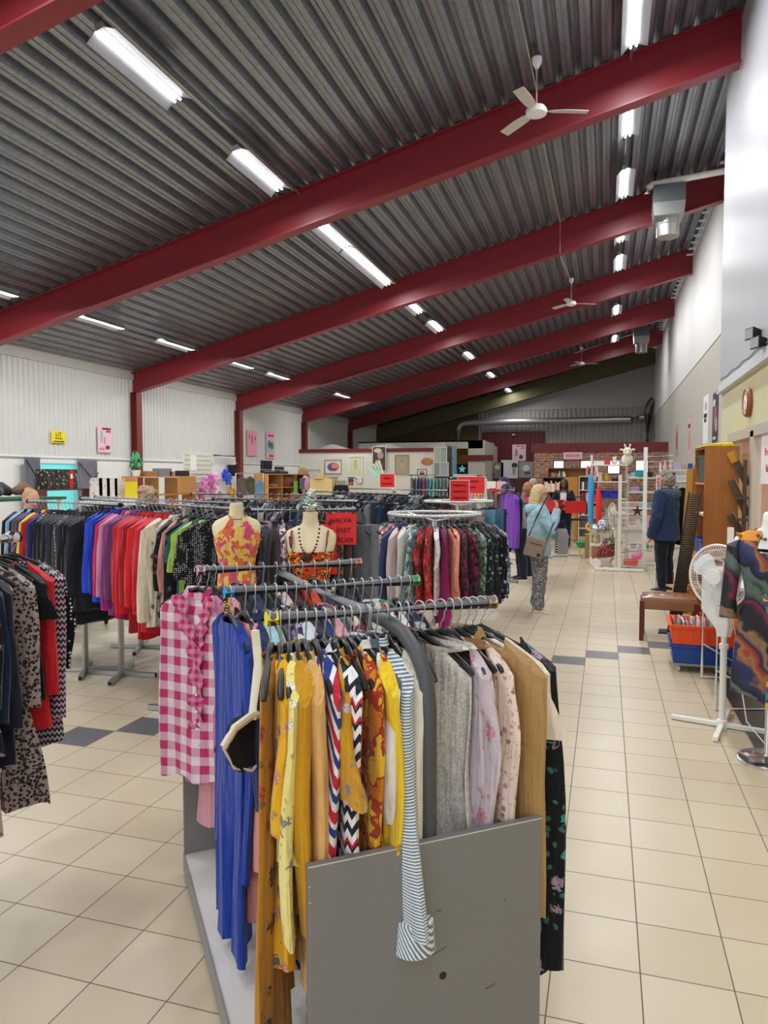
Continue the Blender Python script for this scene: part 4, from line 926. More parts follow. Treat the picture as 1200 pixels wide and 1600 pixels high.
def sign(name, P, w_, h, rz, lines, label, frame_=False, size=.05, tilt=0, m=None, ink=None):
    t = thing('red_sign', label, 'sign', P, rz, rx=tilt)
    MB().b2((-w_/2, -.002, -h/2), (w_/2, .002, h/2)).build('card', m or M['redsign'], t)
    if frame_:
        f = MB(); e = .008
        for q in ((-w_/2-e, -h/2-e, w_/2+e, -h/2), (-w_/2-e, h/2, w_/2+e, h/2+e), (-w_/2-e, -h/2, -w_/2, h/2), (w_/2, -h/2, w_/2+e, h/2)): f.b2((q[0], -.006, q[1]), (q[2], .006, q[3]))
        f.build('frame', mat('clear_frame', 'e8dcd8', .2), t)
    if frame_ or not lines: MB().tube([(0, .008, -h/2+.02), (0, .008, -P[2]+.01)], .006, 6).build('stem', M['chrome'], t)
    for i, l in enumerate(lines): words(l, size, ink or M['ink'], t, (-.0*w_, -.004, h/2-size*1.15-i*size*1.45))
    return t
q = onY(533, 826, 4.45); s1 = sign('a', q, .2, .21, .3, ['HALVA', 'PRISET', 'KLÄDER'], 'red handwritten sign HALVA PRISET clipped to the rail right of the necklace bust', size=.045)
for x in (-.07, .08): MB().tube([(x, -.01, .11), (x, .01, .11)], .012, 12).build('clip', M['black'], s1, smooth=True)
q = onY(508, 858, 4.4); s2 = sign('b', q, .15, .33, .3, ['TOMT', '', '~3'], 'narrow red handwritten sign partly behind the necklace bust form', size=.034)
MB().tube([(.03, -.01, .17), (.03, .01, .17)], .013, 12).build('clip', M['black'], s2, smooth=True)
q = onZ(718, 770, 1.5); sign('c', onY(718, 769, RC2.y-.1), .24, .3, .25, ['~5', '~5', '~5'], 'framed upright red price sign on the second round rack', True, .055)
sign('d', onY(736, 758, 14.2), .53, .33, .2, ['~6', '~4'], 'wide red sign behind the framed upright red sign', True, .08)
sign('e', onY(605, 751, 14.5), .3, .28, .35, ['~3', '~4'], 'square red sign standing above the racks before the art wall', True, .08, tilt=.1)
sign('f', onY(775, 765.5, 13.2), .25, .06, .2, [], 'small red strip sign below two pale cards near the aisle')
for px, c, lb in ((768, 'paper', 'small white card standing above the red strip sign'), (783, 'pinkp', 'small pink card right of the white card near the aisle')):
    t = thing('notice_card', lb, 'card', onY(px, 758, 13.3), .2); MB().b2((-.08, -.003, -.07), (.08, .003, .07)).build('card', M[c], t); MB().tube([(0, .008, 0), (0, .008, -t.location.z+.01)], .006, 6).build('stem', M['chrome'], t)

# ---------------- people ----------------
def clouds(nm, sc):
    t = bpy.data.textures.get(nm) or bpy.data.textures.new(nm, 'CLOUDS'); t.noise_scale = sc; return t
def remesh(o, vox, smooth=2, disp=0, dsc=.08):
    m = o.modifiers.new('remesh', 'REMESH'); m.mode = 'VOXEL'; m.voxel_size = vox; m.use_smooth_shade = True
    if smooth: s = o.modifiers.new('smooth', 'SMOOTH'); s.iterations = smooth; s.factor = .6
    if disp: d = o.modifiers.new('folds', 'DISPLACE'); d.texture = clouds('clouds%g' % dsc, dsc); d.strength = disp; d.mid_level = .5
    return o
def hand(m, wrist, d, side, curl=.5, up=None):
    """palm, four unequal bent fingers and a thumb leaving the side of the palm"""
    d = Vector(d).normalized(); up = Vector(up or (0, 1, 0)); s = d.cross(up).normalized()*side; nrm = s.cross(d).normalized()
    W = Vector(wrist); m.limb([W, W+d*.03], [.026, .03], 10)
    m.limb([W+d*.03-s*.02, W+d*.085-s*.024], [.02, .017], 8); m.limb([W+d*.03+s*.015, W+d*.085+s*.02], [.02, .017], 8); m.limb([W+d*.04, W+d*.088], [.02, .016], 8)
    for i, (off, l) in enumerate(((-.03, .066), (-.01, .078), (.01, .074), (.029, .058))):
        b = W+d*.085+s*off; p = [b]; ang = 0
        for q, f in ((.42, .35), (.32, .6), (.26, .5)):
            ang += f*curl*1.6; p.append(p[-1]+(d*math.cos(ang)-nrm*math.sin(ang))*l*q)
        m.limb(p, [.0095, .009, .0085, .0075], 8)
    b = W+d*.03-s*.028; m.limb([b, b-s*.022+d*.028-nrm*.01, b-s*.026+d*.055-nrm*.02], [.012, .0105, .009], 8)
def person(label, loc, face, H, jacket, trousers, shoe, hair, style, skin=None, arms=None, lean=0, turn=0, nod=0, jk=None, vox=.009, coat=.40, hood=False, glasses=False, hems=None, female=True):
    sk = skin or M['skin']; t = thing('person', label, 'person', loc, R(face)-PI/2)
    k = H; sw = (.1 if female else .115)*k; hipz = .515*k
    Rl = Matrix.Rotation(-R(lean), 3, 'X'); hip = Vector((0, 0, hipz))
    U = lambda p: (Rl @ (Vector(p)-hip))+hip
    hd = Matrix.Rotation(R(turn), 3, 'Z') @ Matrix.Rotation(-R(nod+lean*.6), 3, 'X')
    nk = U((0, -.01*k, .845*k)); hc = nk+Rl @ Vector((0, .01*k, .04*k))+hd @ Vector((0, .012*k, .045*k))
    Hp = lambda x, y, z: hc+hd @ Vector((x*k, y*k, z*k))
    m = MB()
    # head
    m.ball(Hp(0, -.006, .012), (.047*k, .056*k, .055*k), 20, hd); m.ball(Hp(0, .012, -.022), (.036*k, .036*k, .042*k), 16, hd); m.ball(Hp(0, .03, -.045), (.018*k, .016*k, .014*k), 12, hd)
    m.limb([Hp(0, .046, .01), Hp(0, .06, -.014)], [.006*k, .009*k], 8)
    for s in (-1, 1): m.ball(Hp(s*.047, -.008, -.006), (.005*k, .012*k, .018*k), 10, hd); m.ball(Hp(s*.02, .043, .016), (.014*k, .008*k, .006*k), 8, hd)
    m.limb([nk-Rl @ Vector((0, 0, .03*k)), Hp(0, -.01, -.03)], [.034*k, .032*k], 12)
    # trunk
    m.limb([U((0, 0, .55*k)), U((0, 0, .66*k)), U((0, 0, .77*k))], [.075*k, .07*k, .08*k], 12)
    m.limb([U((-sw*.9, 0, .8*k)), U((sw*.9, 0, .8*k))], [.04*k, .04*k], 10)
    A = arms or {}
    for s, key in ((1, 'R'), (-1, 'L')):
        sh = U((s*sw, 0, .8*k)); el, wr, hdr = A.get(key, ((s*(sw/k+.035), -.01, .63), (s*(sw/k+.04), .03, .49), (0, .15, -1)))
        el = U(Vector(el)*k) if lean == 0 or key not in A else Vector(el)*k; wr = (Vector(wr)*k) if (key in A and lean) else U(Vector(wr)*k)
        A.setdefault('_'+key, (sh, el, wr)); m.limb([sh, el, wr], [.032*k, .025*k, .017*k], 10); hand(m, wr, hdr, s, .5, (0, 1, 0) if abs(Vector(hdr).normalized().y) < .8 else (1, 0, 0))
    for s in (-1, 1): m.limb([(s*.045*k, 0, .5*k), (s*.05*k, .005*k, .28*k), (s*.055*k, -.01*k, .05*k)], [.055*k, .036*k, .024*k], 10)
    body = remesh(m.build('body', sk, t, smooth=True), vox*.8, 1)
    for s in (-1, 1):
        MB().ball(Hp(s*.02, .0475, .006), (.0065*k, .004*k, .0045*k), 10, hd).build('eye', mat('eye_dark', '20140e', .2), body, smooth=True)
        MB().limb([Hp(s*.011, .052, .02), Hp(s*.03, .046, .021)], [.0025*k, .002*k], 6).build('eyebrow', hair, body, smooth=True)
    MB().ball(Hp(0, .05, -.028), (.013*k, .005*k, .005*k), 10, hd).build('lips', mat('lips', 'a85c54', .5), body, smooth=True)
    # upper garment
    m = MB(); rs = []
    bx, by = (.095, .075) if female else (.1, .078); ft = (jk or 1)
    for z, ax, ay in ((coat, bx*1.12, by*1.15), (coat+.05, bx*1.1, by*1.12), (.58, bx*1.02, by), (.66, bx, by), (.73, bx*1.05, by*1.02), (.79, bx*1.12, by*.9), (.825, bx*.85, by*.7), (.85, bx*.45, by*.55), (.862, bx*.42, by*.52)):
        rs.append([U((ax*ft*math.cos(2*PI*q/24)*k, (ay*ft*math.sin(2*PI*q/24)-.005)*k, z*k)) if z > .515 else Vector((ax*ft*math.cos(2*PI*q/24)*k, (ay*ft*math.sin(2*PI*q/24)-.005)*k, z*k)) for q in range(24)])
    m.rings(rs)
    for key in ('R', 'L'):
        sh, el, wr = A['_'+key]; m.limb([sh, sh.lerp(el, .5), el, el.lerp(wr, .5), wr], [.043*k*ft, .04*k*ft, .036*k*ft, .032*k*ft, .028*k*ft], 12)
    jb = remesh(m.build('jacket', jacket, t, smooth=True), vox*1.1, 2, .016*k, .07)
    if hood:
        m = MB(); b0 = U((0, -.05*k, .83*k)); m.limb([b0+Vector((-.07*k, .03*k, .0)), b0+Vector((-.03*k, -.025*k, -.015*k)), b0+Vector((.03*k, -.025*k, -.015*k)), b0+Vector((.07*k, .03*k, 0))], [.028*k, .04*k, .04*k, .028*k], 12)
        m.limb([b0+Vector((-.07*k, .03*k, 0)), b0+Vector((-.045*k, .09*k, -.02*k))], [.028*k, .016*k], 10).limb([b0+Vector((.07*k, .03*k, 0)), b0+Vector((.045*k, .09*k, -.02*k))], [.028*k, .016*k], 10)
        remesh(m.build('hood', hood if not isinstance(hood, bool) else jacket, jb, smooth=True), vox*1.1, 2, .01*k, .05)
    # trousers and shoes
    m = MB()
    m.limb([(0, -.005*k, .5*k), (0, -.005*k, .56*k)], [.09*k, .08*k], 16)
    hw = hems or .04
    for s in (-1, 1): m.limb([(s*.045*k, 0, .5*k), (s*.05*k, .005*k, .4*k), (s*.052*k, .008*k, .28*k), (s*.056*k, -.005*k, .14*k), (s*.056*k, -.008*k, (.088 if hems else .06)*k)], [.065*k, .06*k, .048*k, .043*k, hw*k], 14)
    remesh(m.build('trousers', trousers, t, smooth=True), vox*1.1, 2, .014*k, .06)
    for s in (-1, 1):
        m = MB(); rs = []
        for y, wd, ht in ((-.075, .02, .045), (-.06, .036, .075), (-.03, .038, .085), (.03, .04, .075), (.08, .047, .055), (.13, .045, .042), (.16, .03, .03), (.17, .012, .02)):
            rs.append([(s*.056*k+wd*math.cos(a), y, max(0.0, ht*.5+ht*.5*math.sin(a)) if True else 0) for a in [2*PI*q/14 for q in range(14)]])
        sh = m.rings(rs).build('shoe', shoe, t, smooth=True)
        m = MB(); rs = []
        for y, wd in ((-.08, .022), (-.06, .038), (.0, .04), (.08, .05), (.14, .045), (.172, .02)): rs.append([(s*.056*k-wd, y, .0), (s*.056*k+wd, y, 0), (s*.056*k+wd, y, .018), (s*.056*k-wd, y, .018)])
        m.rings(rs).build('sole', mat('sole_white', 'e0dcd0', .6), sh)
    # hair
    m = MB(); rnd = random.Random(len(label))
    if style == 'long':
        m.ball(Hp(0, -.016, .022), (.055*k, .058*k, .056*k), 20, hd)
        for i in range(16):
            a = PI*(1.02+.96*i/15); x, y = .046*math.cos(a), .046*math.sin(a)-.014; l = rnd.uniform(.1, .155)
            m.limb([Hp(x, y, .02), Hp(x*1.12, y*1.12-.008, -.04), Hp(x*1.25, y*1.2-.016, -.1), Hp(x*1.0+rnd.uniform(-.02, .02), y*1.15-.02, -.1-l*.6)], [.016*k, .017*k, .014*k, .005*k], 8)
        m.ball(Hp(0, -.066, .02), (.025*k, .014*k, .02*k), 10, hd)
    elif style == 'straight':
        m.ball(Hp(0, -.012, .018), (.053*k, .058*k, .054*k), 20, hd)
        for i in range(14):
            a = PI*(.93+1.14*i/13); x, y = .047*math.cos(a), .045*math.sin(a)-.008
            m.limb([Hp(x, y, .01), Hp(x*1.1, y*1.05, -.04), Hp(x*1.15, y*1.05+.004, -.095)], [.013*k, .012*k, .007*k], 8)
    elif style == 'curly':
        for i in range(70):
            th = rnd.uniform(0, 2*PI); ph = rnd.uniform(-.9, 1.5); x, y, z = .053*math.cos(ph)*math.cos(th), .06*math.cos(ph)*math.sin(th)-.014, .058*math.sin(ph)+.014
            if y > .018 and z < .038: continue
            m.ball(Hp(x, y, z-(.012 if y < 0 else 0)), rnd.uniform(.012, .021)*k, 8)
        m.ball(Hp(0, -.02, .012), (.052*k, .053*k, .058*k), 14, hd); m.ball(Hp(0, -.04, -.035), (.04*k, .026*k, .035*k), 12, hd)
    else:
        m.ball(Hp(0, -.014, .018), (.051*k, .056*k, .053*k), 20, hd); m.ball(Hp(0, -.036, -.02), (.04*k, .024*k, .03*k), 12, hd)
        if style == 'bun': m.ball(Hp(.0, -.062, .05), (.024*k, .024*k, .022*k), 12, hd)
        if style == 'bob':
            for i in range(24):
                a = PI*(.98+1.04*i/23); x, y = .05*math.cos(a), .048*math.sin(a)-.01; m.limb([Hp(x, y, .03), Hp(x*1.15, y*1.1, -.01), Hp(x*1.05, y*1.05, -.05)], [.014*k, .017*k, .008*k], 8)
    hob = m.build('hair', hair, t, smooth=True); remesh(hob, vox*.75, 1, .012*k, .018)
    if glasses:
        gm = mat('glasses_frame', glasses if isinstance(glasses, str) else '8c2030', .4); g_ = MB()
        for s in (-1, 1):
            g_.tube([Hp(s*.02+.0135*math.cos(a), .056, .006+.011*math.sin(a)) for a in [2*PI*q/14 for q in range(14)]], .0016*k, 5, closed=True); g_.tube([Hp(s*.033, .055, .009), Hp(s*.05, -.005, .008)], .0015*k, 5)
        g_.tube([Hp(-.0065, .056, .008), Hp(.0065, .056, .008)], .0015*k, 5); g_.build('glasses', gm, t)
    return t, Hp, U
def hairm(c1, c2):
    g = G('hair'); tc = g.n('TexCoord'); x, y, z = g.sep(tc.outputs['Object'])
    n = g.noise(g.comb(g.math('MULTIPLY', x, 90), g.math('MULTIPLY', y, 90), g.math('MULTIPLY', z, 14)), 1.4, 3).outputs['Fac']
    g.put(g.b.inputs['Base Color'], g.mix(n, lin(c1), lin(c2))); g.b.inputs['Roughness'].default_value = .5; g.bump(n, .6, .004); return g.m
# woman in the light blue jacket, turned right, hand to her mouth
wb_ = onZ(841, 959)
t, Hp, U = person('woman in a light blue hooded jacket and grey patterned trousers, hand at her mouth', (wb_.x, wb_.y, 0), 12, 1.615, F('plain', 'a4c6d4'), F('print', '7c7c80', '5c5c60', 'b0b0b0', 2.6), mat('beige_trainer', 'd4c8b0', .7), hairm('b89a60', 'e4cf9c'), 'long',
    arms={'R': ((.15, .075, .66), (.075, .12, .80), (-.35, .1, 1)), 'L': ((-.14, .05, .64), (-.07, .15, .6), (.2, 1, 0))}, jk=1.16, coat=.46, hood=True, glasses='7c1c24', vox=.008, turn=-6, hems=.05)
bag = thing('shoulder_bag', 'taupe nylon shoulder bag on black strap at the hip of the woman in light blue', 'bag', (wb_.x-.02, wb_.y-.27, .87), R(-4), )
tp = mat('taupe_nylon', '8c7c6c', .7, 0, .08, 20)
MB().b2((-.12, -.04, -.13), (.12, .04, .11)).build('bag_body', tp, bag, bevel=.015)
MB().b2((-.11, -.052, -.12), (.11, -.035, .0)).build('front_pocket', tp, bag, bevel=.008); MB().b2((-.07, -.045, .035), (.08, -.041, .042)).build('zip', M['black'], bag); MB().b2((.05, -.056, -.1), (.085, -.05, -.065)).build('badge', M['black'], bag)
bag.rotation_euler = (0, R(14), R(-4))
MB().tube([(-.11, 0, .1), (-.075, .0, .35), (-.03, .03, .58), (-.01, .1, .655)], .009, 6).build('strap', M['black'], bag, smooth=True)
MB().tube([(.11, 0, .1), (.13, .02, .3), (.14, .12, .38)], .008, 6).build('strap', M['black'], bag, smooth=True)
tt = thing('tote_bag', 'black and white zebra-striped bag held in front of the woman in light blue', 'bag', (wb_.x+.27, wb_.y+.1, .92), R(25))
zeb = F('diag', '121214', 'd0d0d4', s=1.3)
m = MB(); rs = [[(a*math.copysign(abs(math.cos(q))**.4, math.cos(q)), b*math.sin(q), z) for q in [2*PI*j/20 for j in range(20)]] for z, a, b in ((-.17, .07, .03), (-.16, .085, .04), (0, .085, .04), (.12, .075, .03), (.15, .06, .012))]; m.rings(rs).build('bag_body', zeb, tt, smooth=True)
MB().tube([(-.05, 0, .15), (-.03, 0, .24), (.03, 0, .24), (.05, 0, .15)], .008, 6).build('handle', M['black'], tt, smooth=True)
# dark-haired woman with a red basket
q = onZ(880, 857)
person('dark-haired woman in navy jacket and white top, facing camera by the bookcases', (q.x, q.y, 0), -92, 1.66, F('plain', '1a2030'), F('plain', '1c2438'), M['black'], mat('black_hair', '120e0c', .4), 'straight', M['skin2'],
    arms={'R': ((.15, .02, .65), (.06, .14, .61), (-1, .3, 0)), 'L': ((-.15, .02, .65), (-.05, .14, .6), (1, .3, 0))}, vox=.012, coat=.5)
tb = MB(); tb.rings([[(.07*math.cos(a), .02+.02*math.sin(a), z) for a in [2*PI*j/12 for j in range(12)]] for z in (-.2, .2)]).build('white_top', M['white'], None)
o = bpy.data.objects['white_top']; o.parent = [x for x in COL.objects if 'dark-haired woman' in str(x.get('label', ''))][0]; o.location = (0, .1, 1.13)
rb = thing('shopping_basket', 'red plastic shopping basket carried by the dark-haired woman', 'basket', (q.x+.28, q.y-.42, 1.0), R(4)); rp = mat('red_plastic', 'c81c20', .4)
m = MB(); a_, b_ = .22, .15; c_, d_ = .25, .17
out = lambda w1, w2, z: [(-w1, -w2, z), (w1, -w2, z), (w1, w2, z), (-w1, w2, z)]
m.rings([out(a_, b_, -.13), out(c_, d_, .12), out(c_+.015, d_+.015, .12), out(c_+.015, d_+.015, .14), out(c_-.01, d_-.01, .14), out(a_-.01, b_-.01, -.11)]).build('basket_body', rp, rb)
MB().tube([(-.24, 0, .12), (-.2, .0, .24), (.2, .0, .24), (.24, 0, .12)], .01, 8).build('handle', M['black'], rb, smooth=True)
rb = thing('shopping_basket', 'second red plastic basket behind the raised arm of the woman in light blue', 'basket', (q.x-.22, q.y-.25, 1.03), R(70))
m = MB().rings([out(a_, b_, -.13), out(c_, d_, .12), out(c_+.015, d_+.015, .12), out(c_+.015, d_+.015, .14), out(c_-.01, d_-.01, .14), out(a_-.01, b_-.01, -.11)]); m.build('basket_body', rp, rb)
# man in the navy parka
q = onZ(1040, 924)
person('person with grey curly hair in navy parka, seen from behind, looking left', (q.x-.02, q.y, 0), 150, 1.80, F('plain', '22375a'), F('plain', '151a28'), M['black'], hairm('6c6055', 'b0a598'), 'curly', jk=1.2, coat=.43, hood=F('plain', '4a5a70'), female=False, vox=.009,
    arms={'L': ((-.16, .0, .63), (-.15, .05, .475), (0, .25, -1)), 'R': ((.16, 0, .63), (.15, .06, .48), (0, .3, -1))}, turn=20)
# people among the racks
P_ = [((826, 770), 12.6, 'woman with auburn hair in a dark red jacket behind the blonde woman', 20, 1.63, 'a02838', hairm('7c4c2c', 'b07c50'), 'bob', 0, 5), ((797, 772), 12.1, 'person in dark blue cap and grey hoodie bending over the rack', -160, 1.62, '8c9298', hairm('4a3a30', '6a5444'), 'short', 18, 25),
      ((47, 775), 6.2, 'woman with blond bun, glasses and pale blue shirt, looking down at clothes', -25, 1.6, 'c0ccdc', hairm('a07850', 'd0ac7c'), 'bun', 8, 8), ((232, 762), 7.5, 'person with short wavy light hair and dark hooded jacket, head bowed', 215, 1.62, '33363e', hairm('8c7050', 'c4a884'), 'curly', 10, 12),
      ((458, 774), 9.6, 'person mostly hidden behind racks, only brown hair showing, left of centre', 60, 1.5, '3c3c44', hairm('5c4030', '8c684c'), 'short', 0, 20), ((786, 752), 14.2, 'person with brown curly hair far behind the one in the cap', -40, 1.68, '5c4a44', hairm('5c4438', '806858'), 'curly', 0, 10),
      ((833, 751), 15.2, 'person with grey blond hair beyond the auburn-haired woman', 100, 1.68, '7c8084', hairm('8c8070', 'b4a890'), 'short', 0, 0)]
for (px, py), Y, lb, fc, H, jc, hm, st, le, no in P_:
    p = onY(px, py, Y); d_ = Matrix.Rotation(R(fc), 3, 'Z') @ Vector((1, 0, 0)); off = math.sin(R(le))*.4*H
    jm = F('plain', jc)
    t, Hp_, _ = person(lb, (p.x-d_.x*off, p.y-d_.y*off, 0), fc, H, jm, F('plain', '22283a'), M['black'], hm, st, lean=le, nod=no, vox=.012, glasses=('e0c8b0' if 'glasses' in lb else False), hood=('hood' in lb),
        arms=({'R': ((.14, .2, .64), (.08, .34, .66), (-.2, 1, -.2)), 'L': ((-.14, .2, .64), (-.08, .34, .66), (.2, 1, -.2))} if le else None))
    if 'cap' in lb.split():
        m = MB(); c0 = Hp_(0, -.008, .03); m.lathe([(.0, .1), (.05, .095), (.085, .06), (.093, .0)], c0, 20); m.box(Hp_(0, .075, .025), (.13, .1, .012)); m.build('cap', F('plain', '28304c'), t, smooth=True)

# ---------------- right side: bookcase, fan, mannequin, crates ----------------
t = thing('bookcase', 'tall cherry-veneer bookcase standing end-on beside the cream wall window', 'bookcase', (1.03, 8.6, 0)); pn = M['pine']
MB().b2((0, 0, 0), (.345, .022, 2.05)).build('side_panel', pn, t); MB().b2((0, .88, 0), (.345, .902, 2.05)).build('side_panel', pn, t)
MB().b2((.335, .02, 0), (.345, .88, 2.05)).build('back_panel', pn, t); MB().b2((0, .022, 2.03), (.345, .88, 2.05)).build('top_board', pn, t)
for z in (.06, .43, .8, 1.28, 1.63): MB().b2((.005, .022, z), (.335, .88, z+.022)).build('shelf', mat('shelf_edge', 'c09468', .5), t)
def crate(name, lab, cat, c, d, m, rz=0, wall=.012, rim=True, group=None):
    t = thing(name, lab, cat, c, rz, group); x, y, z = d; k = .92
    ot = lambda a, b, h: [(-a, -b, h), (a, -b, h), (a, b, h), (-a, b, h)]
    MB().rings([ot(x/2*k, y/2*k, 0), ot(x/2, y/2, z), ot(x/2-wall, y/2-wall, z), ot(x/2*k-wall, y/2*k-wall, wall)]).build('tub', m, t)
    if rim:
        MB().rings([ot(x/2+.012, y/2+.012, z-.025), ot(x/2+.014, y/2+.014, z), ot(x/2-.002, y/2-.002, z), ot(x/2-.002, y/2-.002, z-.025)], closed=True).build('rim', m, t)
        r = MB()
        for i in range(5):
            u = (-.4+.2*i)*x*.95; r.box((u, -y/2*.965, z*.45), (.008, .012, z*.7), Matrix.Rotation(-.08, 3, 'X'))
        r.build('ribs', m, t)
    return t
crate('storage_box', 'dark green plastic box on the upper shelf of the cherry bookcase', 'box', (1.18, 9.03, 1.66), (.26, .7, .3), mat('dark_green_plastic', '33544e', .4))
crate('storage_basket', 'blue plastic basket in front on the lower shelf of the cherry bookcase', 'basket', (1.16, 8.86, .83), (.26, .34, .18), mat('blue_plastic', '1c54c0', .4))
crate('storage_basket', 'darker blue basket behind the front one in the cherry bookcase', 'basket', (1.16, 9.24, .83), (.26, .34, .17), mat('blue_plastic2', '1a4494', .4))
random.seed(5)
t = thing('lamp_stand', 'white slim lamp stand on the middle shelf of the cherry bookcase', 'lamp stand', (1.1, 8.9, 1.302)); MB().lathe([(0, 0), (.07, 0), (.07, .012), (.014, .03), (.01, .06), (.009, .28), (0, .28)], n=20).build('stem', M['white'], t, smooth=True)
tag(MB().lathe([(0, .0), (.035, 0), (.035, .16), (.02, .17), (0, .17)], (1.1, 8.8, .452), 16).build('spray_can', mat('lilac', '8a80b8', .4)), 'lilac can low on a shelf of the cherry bookcase', 'can')
m = MB(); rs = []
for i in range(12):
    u = i/11; rs.append([(-.02, u*.9-.02, .0), (.05+.02*math.sin(i), u*.9-.02, .02+.015*math.sin(i*2.1)), (.28, u*.9-.02, .025+.02*math.sin(i*1.3)), (.3, u*.9-.02, .0)])
tag(m.rings(rs).build('yellow_cloth', F('plain', 'e0c020'), None, (1.03, 8.62, 2.052), smooth=True), 'yellow cloth lying on top of the cherry bookcase', 'cloth')
for i, (y, z, l, tp_) in enumerate(((8.55, 1.98, .38, 1), (8.5, 1.68, .4, 0), (8.52, 1.31, .2, 0))):
    t = thing('display_holder', ['slanting dark brown display holder with yellow top, highest on the bookcase end', 'long slanting dark brown display holder, middle one on the bookcase end', 'short slanting dark brown holder, lowest on the bookcase end'][i], 'display holder', (1.28+.0*i, y, z), 0, ry=R([-26, -24, -30][i]))
    dw = mat('dark_oak', '54402f', .4, 0, .1, 9)
    MB().b2((-.035, -.012, -l), (.035, .012, 0)).build('back_board', dw, t); MB().b2((.033, -.05, -l), (.041, .014, 0)).build('edge_strip', mat('edge_oak', 'a08460', .5), t)
    MB().b2((-.036, -.05, -l-.01), (.04, .014, -l)).build('ledge', dw, t)
    if tp_: MB().b2((-.045, -.016, -.11), (.04, -.012, .01)).build('yellow_label', mat('mustard_label', 'c8921c', .6), t)
t = thing('display_stand', 'narrow dark wooden stand between bookcase and glass window', 'stand', (1.41, 8.45, 0))
MB().b2((-.02, -.02, 0), (.015, .02, 1.9)).build('post', mat('dark_oak', '54402f', .4, 0, .1, 9), t)
for z in (1.25, 1.48): MB().b2((-.09, -.04, z), (.03, .02, z+.03)).build('ledge', mat('dark_oak', '54402f', .4, 0, .1, 9), t)
t = thing('clock', 'round wooden wall clock on the cream wall above the window', 'clock', (XN, 8.8, 2.53))
MB().lathe([(0, 0), (.15, 0), (.16, -.03), (.145, -.06), (.125, -.05), (.125, -.045), (0, -.045)], n=32, ax='x').build('case', wood('clock_wood', '7c3c1c', 'a05c30', 1), t, smooth=True)
f_ = MB().lathe([(0, -.047), (.124, -.047), (.124, -.049), (0, -.049)], n=32, ax='x').build('dial', M['paper'], t)
for i in range(12): MB().box((-.051, .1*math.sin(i*PI/6), .1*math.cos(i*PI/6)), (.002, .008, .022), Matrix.Rotation(-i*PI/6, 3, 'X')).build('hour_mark', M['black'], f_)
for a, l in ((1.1, .06), (3.3, .09)): MB().box((-.053, l/2*math.sin(a), l/2*math.cos(a)), (.002, .007, l), Matrix.Rotation(-a, 3, 'X')).build('hand', M['black'], f_)
for i, (y, z, lb) in enumerate(((8.15, 3.16, 'upper black floodlight on the white box above the cream wall'), (7.85, 3.02, 'lower black floodlight under the upper one, cut by the right edge'))):
    t = thing('floodlight', lb, 'floodlight', (XN-.12, y, z), R(20)); MB().rings([[(-.02, -.08, -.06), (-.02, .08, -.06), (-.02, .08, .06), (-.02, -.08, .06)], [(.08, -.05, -.035), (.08, .05, -.035), (.08, .05, .035), (.08, -.05, .035)]]).build('housing', M['black'], t, bevel=.004)
    MB().b2((-.026, -.068, -.048), (-.021, .068, .048)).build('glass', mat('lamp_glass', 'a8aca8', .15), t); MB().tube([(.03, 0, 0), (.1, -.03, .0), (.13, -.04, -.03)], .012, 6).build('bracket', M['black'], t)
# posters on the right walls and the glass
def poster(lab, loc, w_, h, ax, base, blobs=(), text=(), name='poster', frame_=None, pm=None):
    rz = {'-x': R(90), '-y': 0, '+x': R(-90)}[ax]      # the side it faces
    rz = {'-x': -PI/2, '+x': PI/2, '-y': 0}[ax]
    t = thing(name, lab, 'poster' if name == 'poster' else name.split('_')[-1], loc, rz)
    MB().b2((-w_/2, -.004, -h/2), (w_/2, 0, h/2)).build('sheet', pm or mat('sheet', base, .6), t)
    for bi, (x, z, a, b, c) in enumerate(blobs): MB().lathe([(0, -.0042), (1, -.0042), (1, -.006-.002*bi), (0, -.006-.002*bi)], (0, 0, 0), 14, 'y', sx=a/2*w_, sy=b/2*h).build('print_patch', mat('print', c, .7), t, (x*w_, 0, z*h))
    for (s, x, z, sz, c) in text: words(s, sz, mat('print_text', c, .7), t, (x*w_, -.0055-.002*len(blobs), z*h))
    if frame_:
        f = MB(); e = frame_[1]
        for q in ((-w_/2-e, -h/2-e, w_/2+e, -h/2), (-w_/2-e, h/2, w_/2+e, h/2+e), (-w_/2-e, -h/2, -w_/2, h/2), (w_/2, -h/2, w_/2+e, h/2)): f.b2((q[0], -.02, q[1]), (q[2], 0, q[3]))
        f.build('frame', mat('pic_frame', frame_[0], .4), t)
    return t
poster('white text notice with circle at its head, high on the grey right wall', (XR-.002, 16.5, 2.9), .8, 1.0, '-x', 'e8e6e8', ((0, .28, .4, .2, 'a8a4b0'),), (('~5', 0, .08, .14, '404050'), ('~4', 0, -.02, .12, '404050')))
poster('dark photographic poster nearest the corner, high on the grey right wall', (XR-.002, 15.1, 2.84), .74, .95, '-x', '3c3038', ((0, .0, .6, .5, '8c5c64'), (.2, -.15, .4, .3, 'b09090'), (-.2, .3, .4, .15, 'd0ccd0')), (('~5', 0, -.42, .1, 'd8d4d8'),))
poster('faded pink poster, second along the grey right wall', (XR-.002, 19.55, 2.7), .7, .9, '-x', 'dcb0b4', ((0, -.1, .5, .6, 'c88088'),), (('~4', 0, .3, .16, '903040'),))
poster('narrow dark pink poster farthest along the grey right wall', (XR-.002, 22.9, 2.75), .7, .9, '-x', 'c89098', ((0, 0, .5, .6, '7c3038'),))
poster('white notice with red handwriting behind the office glass', (XN-.012, 7.75, 1.9), .62, .5, '-x', 'f0e8e8', (), (('Vi röd', 0, .12, .11, 'c02030'), ('för', 0, -.2, .11, 'c02030')), name='glass_notice')
